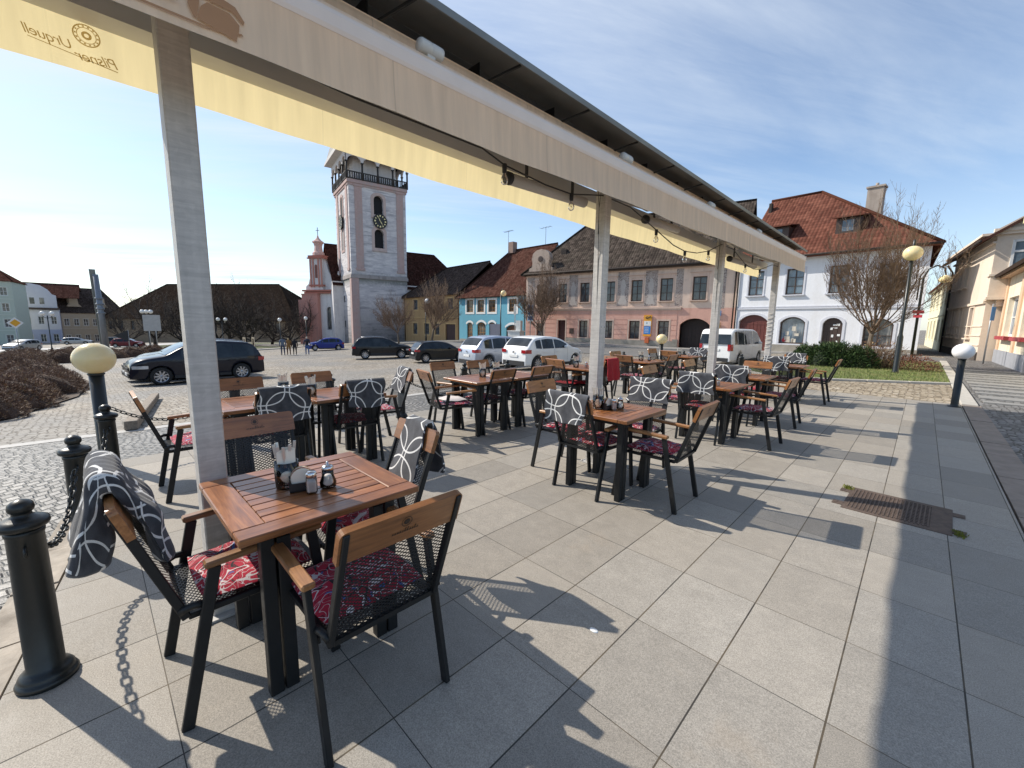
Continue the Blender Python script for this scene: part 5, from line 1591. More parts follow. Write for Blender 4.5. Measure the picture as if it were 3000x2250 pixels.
    mb = MB(); mb.prism([(-.12, -.036, 1.14), (.02, -.036, 1.14), (-.05, -.036, 1.28)], (0, .002, 0)); mb.build('logo_mark', simple('teal_print', (.03, .2, .25), .6), s)
    mb = MB(); add_text(mb, 'POSTA', .12, (.05, -.0355, 1.07), (1, 0, 0), (0, 0, 1)); add_text(mb, 'Otevreno', .1, (0, -.0355, .75), (1, 0, 0), (0, 0, 1)); 
    mb = MB()
    for k in range(4): mb.box((-.05, -.0355, .75 - .13 * k), (.4 - .06 * (k % 2), .003, .035))
    mb.build('print_lines', WHITE_P, s)
    for nm, lab, x, z, sx, sz, mt, ct in (('street_sign', 'small blue street name plate on the pink house by the drainpipe', 18.9, 2.6, .5, .4, blue, 'sign'), ('notice_box', 'ochre notice board beside the arched gate of the pink house', 18.85, 1.6, .6, .5, simple('ochre_board', (.42, .25, .04), .6), 'notice board'), ('wall_plaque', 'dark wall plaque beside the maroon door of the pink house', 5.6, .85, .48, .55, WOOD_DK, 'plaque'), ('letter_box', 'orange letter box below the post office sign', 13.25, .2, .35, .5, simple('orange_box', (.55, .13, .04), .45), 'letter box')):
        mb = MB(); mb.box((0, 0, 0), (sx, .06 if nm != 'letter_box' else .22, sz), None, 0, .01)
        o = mb.build(nm, mt); o.location = M0 @ Vector((x, -.08 if nm != 'letter_box' else -.16, z)); o.rotation_euler = (0, 0, a); tag(o, lab, ct)
    return t
pink_house()

# ------------------------------------------------------------------ blue house, ochre house
def blue_house():
    P, Q = (-47.6, 37.6), (-34.4, 37.3); a, w = frame(P, Q)
    t = thing('blue_house', 'sky blue house with white window trim and dark red tiled roof', 'house', (*P, 0), a)
    bm = plaster('blue_render', (.15, .39, .50), .06, (.12, .33, .45), .3); wt = plaster('white_trim', (.78, .78, .76), .03)
    z0, ze, d = -1.3, 5.4, 11.
    up = [(1.7, 3.15, 2.95, 4.6), (4.05, 5.45, 2.95, 4.55), (6.35, 7.75, 2.95, 4.5), (10.25, 11.6, 2.95, 4.5)]
    lo = [(1.8, 3.05, -.75, 1.5, .3), (4.05, 5.8, -.75, 1.58, .4), (6.5, 7.75, -.2, 1.58, .3), (9.8, 12.0, -1., 1.3, .45)]
    mb = MB(); wall_open(mb, w, z0, ze, up + lo, .2); shell(mb, w, d, z0, ze, None, 11.4); mb.build('wall', bm, t)
    yw = simple('honey_window_wood', (.34, .16, .045), .5, 0, .1, 4.)
    for o in up: window(t, *o, 0, 4, 3, yw, None, .2, .1, wt, .26)
    for o in up:
        mb = MB(); mb.box(((o[0] + o[1]) / 2, -.06, o[3] + .42), (1.9, .12, .13)); mb.build('window_hood', wt, t)
    for o in lo[:3]: window(t, *o, 3, 4, yw, None, .2, .12)
    door(t, *lo[3], simple('brown_gate', (.17, .075, .035), .6, 0, .15, 2.), .2, None, 0, 2, 'gate')
    for o in lo:                                        # white eyebrow arches
        mb = MB(); A = arc_top(o[0] - .1, o[1] + .1, o[3] + .06, o[4]); B = arc_top(o[0] - .22, o[1] + .22, o[3] + .34, o[4] + .08)
        for i in range(len(A) - 1): mb.face([(A[i][0], -.05, A[i][1]), (A[i + 1][0], -.05, A[i + 1][1]), (B[i + 1][0], -.05, B[i + 1][1]), (B[i][0], -.05, B[i][1])]); mb.face([(A[i][0], -.05, A[i][1]), (A[i][0], 0, A[i][1]), (A[i + 1][0], 0, A[i + 1][1]), (A[i + 1][0], -.05, A[i + 1][1])])
        mb.build('arch_moulding', wt, t)
    mb = MB(); mb.box((w / 2, -.1, ze - .36), (w, .2, .2)); mb.build('cornice', wt, t)
    mb = MB(); mb.box((1.0, -.06, -1.), (1.4, .12, .5)); mb.box((8.8, -.06, -1.), (1.8, .12, .5)); mb.build('plinth', STONE, t)
    r = gable_roof(t, 0, w, 0, d, ze, 11.6, DRED_T, 4.8, 0, .45)
    mb = MB(); mb.box((5.4, 5.2, 11.9), (.9, .8, 1.5)); mb.build('chimney', plaster('chimney_dark', (.28, .2, .17), .1), r)
    aerial(r, 4.2, 5.5, 11.4, 3.0, 7); aerial(r, 11.2, 5.5, 11.5, 2.4, 4)
    downpipe(t, w - .15, -1., ze)
blue_house()
def ochre_house():
    P, Q = (-64.5, 38.9), (-47.7, 37.65); a, w = frame(P, Q)
    t = thing('ochre_house', 'ochre house with brown door and dark hipped roof beside the blue house', 'house', (*P, 0), a)
    om = plaster('ochre_render', (.46, .30, .15), .07, (.3, .18, .08), .4); tr = plaster('ochre_trim', (.55, .38, .19), .05)
    z0, ze, d = -2.6, 5.9, 11.
    up = [(3.3, 4.8, 3.5, 5.1), (6.85, 8.5, 3.5, 5.05), (10.2, 11.7, 3.45, 5.05), (13.8, 15.3, 3.45, 5.)]
    lo = [(3.15, 4.6, -.5, 1.3), (6.9, 8.4, -.45, 1.3), (10.2, 11.5, -.4, 1.3), (13.2, 15.9, -1.6, 1.25)]
    mb = MB(); wall_open(mb, w, z0, ze, up + lo, .2); shell(mb, w, d, z0, ze); mb.build('wall', om, t)
    for o in up + lo[:3]: window(t, *o, 0, 2, 3, simple('grey_window_wood', (.12, .11, .10), .5), None, .2, .12, tr, .22)
    door(t, *lo[3], 0, simple('plum_gate', (.05, .022, .022), .55, 0, .2), .2, tr, .2, 2, 'gate')
    mb = MB(); mb.box((w / 2, -.05, 2.25), (w, .1, .16)); mb.box((w / 2, -.1, ze - .36), (w, .2, .24)); mb.build('cornice', tr, t)
    gable_roof(t, 0, w, 0, d, ze, 10.6, DARK_T, 5., 0, .45)
    downpipe(t, w - .1, -1.6, ze); downpipe(t, .4, -2.2, ze)
ochre_house()

# ------------------------------------------------------------------ church: tower, front, nave
def m_tower(name):
    m, g, b = newmat(name)
    co = g.coord('Object'); x, y, z = g.sep(co)
    n = g.noise(g.vec(x * .5, y * .5, z * 1.4), 1., 7., .68, .6); f = g.noise(co, 3., 6., .7); band = g.noise(g.vec(x * .25, y * .25, z * 2.4), 1., 5., .6)
    c = g.mix(n.step(.38, .62), (.52, .49, .50), (.70, .66, .65))
    c = g.mix(band.step(.50, .66) * .75, c, (.28, .27, .285))
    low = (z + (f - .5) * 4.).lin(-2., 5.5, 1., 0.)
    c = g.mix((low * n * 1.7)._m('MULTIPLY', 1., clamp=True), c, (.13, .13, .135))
    ring = ((z - 8.3 + (f - .5) * 1.6).abs()).lin(.2, 1.1, .75, 0.)
    c = g.mix(ring, c, (.13, .14, .11))
    g.put(b.inputs['Base Color'], c); b.inputs['Roughness'].default_value = .9
    g.put(b.inputs['Normal'], g.bump(f, .4, .03))
    return m
def church():
    N = Vector((-66.3, 30.6, 0)); a = R(79); s = 9.2
    # local: x along the face towards the right, y into the tower
    t = thing('church_tower', 'tall weathered white and pink church tower with clock and arcaded gallery', 'tower', N, a)
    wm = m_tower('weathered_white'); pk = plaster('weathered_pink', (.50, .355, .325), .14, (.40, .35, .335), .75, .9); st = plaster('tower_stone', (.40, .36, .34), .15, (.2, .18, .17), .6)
    zf, z0 = 23.2, -3.
    ops = [(3.85, 5.4, 18.6, 21.6, .75), (3.85, 5.4, 13.4, 16.4, .75)]
    mb = MB(); wall_open(mb, s, z0, zf, ops, .7); mb.face([(0, s, z0), (0, 0, z0), (0, 0, zf), (0, s, zf)]); mb.face([(s, 0, z0), (s, s, z0), (s, s, zf), (s, 0, zf)]); mb.face([(s, s, z0), (0, s, z0), (0, s, zf), (s, s, zf)]); mb.face([(0, 0, zf), (s, 0, zf), (s, s, zf), (0, s, zf)])
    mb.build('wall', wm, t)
    dk = simple('tower_dark', (.012, .012, .014), .8)
    for o in ops:
        mb = MB(); mb.face([(p[0], .6, p[1]) for p in outline(*o)][::-1]); wv = mb.build('belfry_opening', dk, t)
        mb = MB(); poly_ring(mb, outline(*o), outline(*o, .42), -.08, .0); mb.box((4.62, -.1, o[2] - .45), (2.4, .16, .16)); mb.build('surround', plaster('pale_pink_stone', (.56, .44, .40), .1, (.4, .33, .3), .4), wv)
    # left face openings (x = 0 plane)
    for zc0, zc1 in ((18.6, 21.6), (13.2, 16.4)):
        mb = MB(); mb.prism([(-.03, p[0], p[1]) for p in outline(3.9, 5.3, zc0, zc1, .7)], (.02, 0, 0)); wv = mb.build('belfry_opening', simple('tower_louvre', (.25, .23, .22), .8) if zc0 < 17 else dk, t)
        mb = MB(); ri = outline(3.9, 5.3, zc0, zc1, .7); ro = outline(3.9, 5.3, zc0, zc1, .7, .4)
        for i in range(len(ri)): j = (i + 1) % len(ri); mb.face([(-.07, ri[i][0], ri[i][1]), (-.07, ri[j][0], ri[j][1]), (-.07, ro[j][0], ro[j][1]), (-.07, ro[i][0], ro[i][1])])
        mb.build('surround', pk, wv)
    for z in (5.2, 1.): 
        mb = MB(); mb.box((-.02, 5.2, z), (.05, .5, 1.1)); mb.build('slit', dk, t)
    # pilasters
    for x in (1.45, 8.15): 
        mb = MB(); mb.box((x, -.05, 16.2), (1.15, .1, 12.6)); mb.box((x, -.09, 22.6), (1.45, .18, .35)); mb.box((x, -.09, 9.8), (1.4, .18, .4)); mb.build('pilaster', pk, t)
    for y in (1.3, 7.6): 
        mb = MB(); mb.box((-.05, y, 16.2), (.1, 1.1, 12.6)); mb.box((-.09, y, 9.8), (.18, 1.3, .4)); mb.build('pilaster', pk, t)
    mb = MB(); mb.box((.55, -.04, 3.), (1.1, .08, 11.)); mb.box((-.04, .55, 3.), (.08, 1.1, 11.)); mb.build('corner_band', pk, t)
    mb = MB(); mb.box((s / 2, s / 2, 8.6), (s + .3, s + .3, .45)); mb.box((s / 2, s / 2, 8.9), (s + .16, s + .16, .2)); mb.build('belt_course', st, t)
    mb = MB(); mb.box((s / 2, s / 2, zf - .1), (s + .5, s + .5, .5)); mb.box((s / 2, s / 2, zf - .5), (s + .25, s + .25, .35)); mb.build('gallery_cornice', pk, t)
    # clocks
    black = simple('clock_black', (.015, .014, .013), .5); gold = simple('clock_gold', (.75, .60, .30), .35, .5)
    for face in (0, 1):
        C0 = Vector((4.75, -.32, 17.6)) if face == 0 else Vector((-.32, 4.6, 17.6)); ex = Vector((1, 0, 0)) if face == 0 else Vector((0, -1, 0)); nn = Vector((0, -1, 0)) if face == 0 else Vector((-1, 0, 0)); ez = Vector((0, 0, 1))
        Mx = Matrix((ex, ez, nn)).transposed()
        mb = MB(); mb.lathe([(0, 0), (1.02, 0), (1.05, .03), (1.15, .04), (1.15, -.1)], C0, 32, 0, False, Mx); ck = mb.build('clock', black, t)
        mb = MB()
        for k in range(12):
            an = PI / 6 * k; dd = ex * math.sin(an) + ez * math.cos(an); pp = ex * math.cos(an) - ez * math.sin(an)
            wd = .11 if k % 3 else .16
            q = [C0 + nn * .05 + dd * .72 - pp * wd * .6, C0 + nn * .05 + dd * .72 + pp * wd * .6, C0 + nn * .05 + dd * .95 + pp * wd * .8, C0 + nn * .05 + dd * .95 - pp * wd * .8]
            mb.face(q if face == 0 else q)
        mb.build('numerals', gold, ck)
        mb = MB()
        for an, L, wd in ((R(-26), .8, .06), (R(146), .55, .08)):
            dd = ex * math.sin(an) + ez * math.cos(an); pp = ex * math.cos(an) - ez * math.sin(an); c = C0 + nn * .08
            mb.face([c - pp * wd - dd * .12, c + pp * wd - dd * .12, c + pp * wd * .5 + dd * L, c - pp * wd * .5 + dd * L])
        mb.build('hands', gold, ck)
    # gallery: floor, balustrade, posts, arcade, inner core
    wood_ = simple('gallery_wood', (.035, .03, .028), .7, 0, .2); wh = plaster('gallery_white', (.66, .62, .60), .05, (.45, .42, .40), .4)
    mb = MB(); mb.box((s / 2, s / 2, zf + 2.2), (s - 2.4, s - 2.4, 4.4)); mb.build('gallery_core', wh, t)
    o = .25; zg = zf + .15
    P4 = [(-o, -o), (s + o, -o), (s + o, s + o), (-o, s + o)]
    mb = MB()
    for i in range(4):
        A = Vector((*P4[i], 0)); B = Vector((*P4[(i + 1) % 4], 0))
        mb.bar(A + Vector((0, 0, zg + 1.1)), B + Vector((0, 0, zg + 1.1)), .16, .14); mb.bar(A + Vector((0, 0, zg + .12)), B + Vector((0, 0, zg + .12)), .16, .16)
        for k in range(28):
            p = A.lerp(B, (k + .5) / 28); mb.box((p.x, p.y, zg + .6), (.15, .15, .95), Matrix.Rotation(PI / 4 if k % 2 else 0, 3, 'Z'))
    mb.build('balustrade', wood_, t)
    for i in range(4):
        A = Vector((*P4[i], 0)); B = Vector((*P4[(i + 1) % 4], 0))
        for k in range(4):
            p = A.lerp(B, k / 4); mb = MB(); mb.tube([(p.x, p.y, zg), (p.x, p.y, zg + 2.5)], .15, 8); mb.box((p.x, p.y, zg + 2.5), (.4, .4, .12)); mb.build('gallery_post', wood_, t)
    mb = MB()
    za, zb = zg + 2.55, zg + 4.1
    for i in range(4):                                   # arcade: wall with four arches on each side
        A = Vector((*P4[i], 0)); B = Vector((*P4[(i + 1) % 4], 0)); e = (B - A); L = e.length; e.normalize(); n_ = Vector((e.y, -e.x, 0))
        for k in range(4):
            x0, x1 = L * k / 4, L * (k + 1) / 4; xm, rr_ = (x0 + x1) / 2, (x1 - x0) / 2 - .17
            arc = [(xm + rr_ * math.cos(PI - PI * q / 10), za + rr_ * .85 * math.sin(PI * q / 10)) for q in range(11)]
            for off, fl in ((.12, 1), (-.12, 0)):
                def T(p): return A + e * p[0] + n_ * off + Vector((0, 0, p[1]))
                lft = [(x0, za), arc[0]] + arc[1:6] + [(xm, zb), (x0, zb)]; rgt = arc[5:] + [(x1, za), (x1, zb), (xm, zb)]
                for pl in (lft, rgt): q = [T(p) for p in pl]; mb.face(q if fl else q[::-1])
            for q in range(10):
                a0, a1 = arc[q], arc[q + 1]
                mb.face([A + e * a0[0] + n_ * .12 + Vector((0, 0, a0[1])), A + e * a1[0] + n_ * .12 + Vector((0, 0, a1[1])), A + e * a1[0] - n_ * .12 + Vector((0, 0, a1[1])), A + e * a0[0] - n_ * .12 + Vector((0, 0, a0[1]))])
    mb.build('arcade', wh, t)
    # flared eave and dark helm
    mb = MB(); ov = 1.3
    def ring(q, z): return [(-q, -q, z), (s + q, -q, z), (s + q, s + q, z), (-q, s + q, z)]
    rings = [ring(.2, zb - .1), ring(ov, zb + .25), ring(ov, zb + .5)]
    for r0, r1 in zip(rings, rings[1:]):
        for i in range(4): mb.face([r0[i], r0[(i + 1) % 4], r1[(i + 1) % 4], r1[i]])
    mb.build('eave', wh, t)
    mb = MB(); rings = [ring(ov, zb + .5), ring(.9, zb + 1.5), ring(.2, zb + 4.), ring(-1.2, zb + 6.2), ring(-3.2, zb + 7.6), ring(-3.6, zb + 10.), ring(-4.55, zb + 15.)]
    for r0, r1 in zip(rings, rings[1:]):
        for i in range(4): mb.face([r0[i], r0[(i + 1) % 4], r1[(i + 1) % 4], r1[i]])
    mb.build('helm_roof', simple('slate_roof', (.05, .055, .06), .5, 0, .2, 2.), t)

    # baroque front, standing left of the tower
    P, Q = (-80.4, 27.9), (-73.6, 31.5); a, w = frame(P, Q)
    t = thing('church', 'pink and white baroque church front with turret left of the tower', 'church', (*P, 0), a)
    pink = plaster('church_pink', (.55, .27, .22), .1, (.36, .22, .19), .5, .8); wh2 = plaster('church_white', (.70, .67, .66), .06, (.45, .42, .42), .5, .8); red = plaster('church_red', (.42, .17, .13), .08)
    z0 = -3.2
    mb = MB(); mb.box((2.1, 1.5, 1.3), (3.4, 4.4, 9.4)); mb.box((.9, 2., .9), (2.4, 5.6, 8.4)); mb.box((2.1, 1.5, 6.08), (3.6, 4.6, .16)); mb.build('buttress', pink, t)
    mb = MB(); wall_open(mb, 8.2, z0, 6.2, [(5.0, 6.3, -.1, 3.9, .62)], .3); mb.face([(8.2, 0, z0), (8.2, 8, z0), (8.2, 8, 6.2), (8.2, 0, 6.2)]); mb.face([(0, 8, z0), (0, 0, z0), (0, 0, 6.2), (0, 8, 6.2)])
    for v in mb.v: pass
    mb.build('wall', wh2, t)
    window(t, 5.0, 6.3, -.1, 3.9, .62, 3, 6, simple('leaded_frame', (.10, .10, .11), .5), None, .3, .08, wh2, .12)
    mb = MB(); mb.box((7.25, -.1, 1.6), (1.1, .3, 9.2)); mb.build('pilaster', pink, t)
    mb = MB(); mb.box((4.4, .5, 6.35), (7.4, 1.8, .3)); mb.box((4.4, .5, 6.7), (7.9, 2.2, .28)); mb.build('cornice', red, t)
    mb = MB(); mb.box((3.3, .7, 9.6), (2.6, 1.6, 5.8)); mb.build('turret', wh2, t)
    mb = MB(); mb.prism([(x, .35, z) for x, z in [(2.1, 6.8), (.5, 6.8), (.55, 7.5), (1.1, 7.9), (1.6, 9.2), (2.1, 10.6)]], (0, .5, 0)); mb.build('volute', wh2, t)
    for x in (2.15, 2.75, 3.85, 4.45): 
        mb = MB(); mb.box((x, -.15, 9.7), (.26, .2, 4.8)); mb.build('turret_pilaster', pink, t)
    mb = MB(); mb.prism([(p[0], -.13, p[1]) for p in outline(3.05, 3.55, 8.9, 11.2, .25)], (0, .02, 0)); mb.build('niche', simple('niche_red', (.22, .09, .07), .8), t)
    mb = MB(); mb.box((3.3, .7, 12.3), (3.3, 2.2, .2)); mb.box((3.3, .7, 12.6), (3.0, 2.0, .35)); mb.box((3.3, .7, 7.6), (3., 2., .3)); mb.build('turret_cornice', red, t)
    mb = MB(); mb.lathe([(1.0, 0), (1.0, .5), (.72, .8), (.62, 1.6), (.75, 2.1), (.95, 2.25), (.95, 2.45), (.55, 2.7), (.2, 3.1), (.08, 3.5), (0, 3.6)], (3.3, .7, 12.75), 8, 0, False); mb.build('lantern', plaster('pale_church_pink', (.62, .42, .37), .08, (.4, .28, .25), .4), t)
    mb = MB(); mb.bar((3.3, .7, 16.2), (3.3, .7, 17.6), .07, .07); mb.bar((2.95, .7, 17.1), (3.65, .7, 17.1), .07, .07); mb.build('cross', ZINC, t)
    mb = MB(); o = [(4.5, 6.8), (8.2, 6.8), (8.2, 7.6), (7.6, 7.9), (6.6, 8.6), (5.7, 9.8), (5.1, 11.4), (4.5, 12.2)]
    mb.prism([(x, .3, z) for x, z in o], (0, .5, 0)); mb.build('volute', wh2, t)
    mb = MB(); mb.prism([(7.2, .1, 7.), (8.2, .1, 7.), (8.1, .1, 8.4), (7.7, .1, 10.), (7.3, .1, 8.4)], (0, .5, 0)); mb.build('finial', wh2, t)
    # nave
    A, B = Vector((-79.0, 31.6, 0)), Vector((-73.3, 57.0, 0)); a, L = frame(A, B)
    t = thing('church_nave', 'long church nave under a steep dark red roof behind the tower', 'church', A, a)
    mb = MB(); wd = 13.; y0 = -wd / 2 - .2
    mb.box((L / 2, 0, 2.5), (L, wd, 11.4)); mb.build('wall', wh2, t)
    r = gable_roof(t, 0, L, -wd / 2, wd / 2, 8.0, 15.2, tiles('nave_tiles', [(0, (.030, .014, .011)), (.5, (.05, .022, .017)), (1, (.072, .034, .027))], .24, .32, .6, .2), 0, 5., .4)
church()
# ------------------------------------------------------------------ far and side buildings
def simple_house(name, label, P, Q, z0, ze, zr, dpt, wm, rm, rows, cols, win=(1.0, 1.6), hipl=0, hipr=0, first=1.2, pitch=3.1, sur=None, fm=None, extra=None, gl=False, skip=(), dm=None, doors=(), over=.3):
    a, w = frame(P, Q)
    t = thing(name, label, 'house', (*P, 0), a)
    ops = []
    for r_ in range(rows):
        for c in range(cols):
            x = w * (c + .5) / cols; z = z0 + first + r_ * pitch
            if (r_, c) in skip: continue
            ops.append((x - win[0] / 2, x + win[0] / 2, z, z + win[1]))
    dops = [(w * q - .8, w * q + .8, z0 + .02, z0 + 2.6, 0) for q in doors]
    mb = MB(); wall_open(mb, w, z0, ze, ops + dops, .18); shell(mb, w, dpt, z0, ze, None if hipl else zr, None if hipr else zr); mb.build('wall', wm, t)
    for o in ops: window(t, *o, 0, 2, 2, fm or WHITE_P, None, .18, .08, sur, .14)
    for o in dops: door(t, *o[:4], 0, dm or WOOD_DK, .18)
    mb = MB(); mb.box((w / 2, -.07, ze - .3), (w, .14, .2))
    for r_ in range(1, rows): mb.box((w / 2, -.03, z0 + first + r_ * pitch - .75), (w, .06, .12))
    mb.build('cornice', sur or wm, t)
    gable_roof(t, 0, w, 0, dpt, ze, zr, rm, hipl, hipr, over)
    return t
HALL_T = tiles('hall_tiles', [(0, (.022, .016, .013)), (.5, (.032, .023, .018)), (1, (.045, .033, .026))], .24, .32, .6, .3)
def far_houses():
    # green house at the left edge
    gm = plaster('pale_green_render', (.50, .55, .47), .04); gs = plaster('pale_green_trim', (.62, .66, .58), .03)
    simple_house('green_house', 'pale green three-storey house at the left edge', (-148., -24.), (-146.5, -10.8), -6.2, 9.2, 12.2, 12., gm, DRED_T, 4, 5, (1.1, 1.8), 3., 3., 1.6, 3.5, gs)
    # white house with rounded gable
    P, Q = (-165., -13.6), (-164.5, -4.6); a, w = frame(P, Q)
    t = thing('gabled_house', 'white and lilac house with a rounded gable at the far left', 'house', (*P, 0), a)
    wm = plaster('lilac_white', (.60, .60, .66), .04); bl = plaster('lilac_blue', (.36, .40, .56), .04)
    z0 = -7.
    mb = MB(); ops = [(w * (c + .5) / 4 - .5, w * (c + .5) / 4 + .5, -.6, 1.4) for c in range(4)]
    lo = [(w * (c + .5) / 4 - .5, w * (c + .5) / 4 + .5, -5.2, -3.2) for c in range(4)]
    wall_open(mb, w, -2., 3.2, ops, .2); shell(mb, w, 12., z0, 3.2); mb.build('wall', wm, t)
    mb = MB(); wall_open(mb, w, z0, -2., lo, .2); mb.build('lower_wall', bl, t)
    for o in ops + lo: window(t, *o, 0, 2, 2, WHITE_P, None, .2)
    up = [(w * .5 - 2.1 + 1.7 * c, w * .5 - 1.3 + 1.7 * c, 4.6, 6.2) for c in range(3)]
    mb = MB(); o = [(.2, 3.6), (w - .2, 3.6), (w - .2, 6.9), (w - .9, 7.2), (w - 1.6, 8.4), (w - 2.8, 9.4), (w / 2, 9.8), (2.8, 9.4), (1.6, 8.4), (.9, 7.2), (.2, 6.9)]
    mb.prism([(x, .0, z) for x, z in o], (0, .5, 0)); mb.build('gable', wm, t)
    for q in up: 
        mb = MB(); mb.box(((q[0] + q[1]) / 2, -.02, (q[2] + q[3]) / 2), (.8, .05, 1.6)); mb.build('window', GLASS, t)
    mb = MB(); mb.box((w / 2, -.15, 3.4), (w + .4, .6, .5)); mb.build('cornice', simple('dark_cornice', (.06, .04, .035), .7), t)
    gable_roof(t, 0, w + 4, .5, 12., 6.5, 10.2, DRED_T, 0, 0, .2)
    # peach row
    pm = plaster('peach_row_render', (.46, .36, .26), .06); ps = plaster('peach_row_trim', (.55, .47, .37), .04)
    t = simple_house('row_house', 'long tan house with dormers in a dark roof, left of the tall pole', (-166.5, -4.4), (-170., 8.5), -7., 2.8, 9.5, 12., pm, DARK_T, 2, 7, (1., 1.9), 0, 3., 1.6, 4.4, ps, None, None, False, ((0, 4),), None, (.66,))
    for x in (3., 8.6):
        mb = MB(); mb.prism([(x - 1.5, .8, 4.2), (x + 1.5, .8, 4.2), (x + .9, .8, 5.0), (x + .8, .8, 6.6), (x, .8, 7.), (x - .8, .8, 6.6), (x - .9, .8, 5.0)], (0, 3.5, 0)); mb.build('dormer', pm, t)
    ym = plaster('yellow_row_render', (.50, .37, .20), .06)
    simple_house('yellow_row_house', 'low yellowish house half hidden by bare trees, right of the tall pole', (-170.2, 8.7), (-169., 22.), -7., .5, 5., 12., ym, DRED_T, 2, 6, (1., 1.6), 0, 0, 1., 3.4, None)
    # long building with the big dark roof
    P, Q = (-152., 3.5), (-107.0, 35.4); a, w = frame(P, Q)
    t = thing('long_hall', 'huge long building under a dark hipped roof behind the bare trees', 'building', (*P, 0), a)
    hm = plaster('hall_render', (.24, .185, .13), .1, (.25, .2, .15), .5)
    ops = [(w * (c + .5) / 16 - .6, w * (c + .5) / 16 + .6, -1.6, .6) for c in range(16)]
    mb = MB(); wall_open(mb, w, -6., 1.8, ops, .3); shell(mb, w, 18., -6., 1.8); mb.build('wall', hm, t)
    for o in ops: window(t, *o, 0, 2, 2, None, None, .3)
    gable_roof(t, 0, w, 0, 18., 1.8, 10.6, HALL_T, 10., 11., .6)
    mb = MB(); mb.box((w / 2, -.1, 1.4), (w, .2, .3)); mb.build('cornice', hm, t)
far_houses()

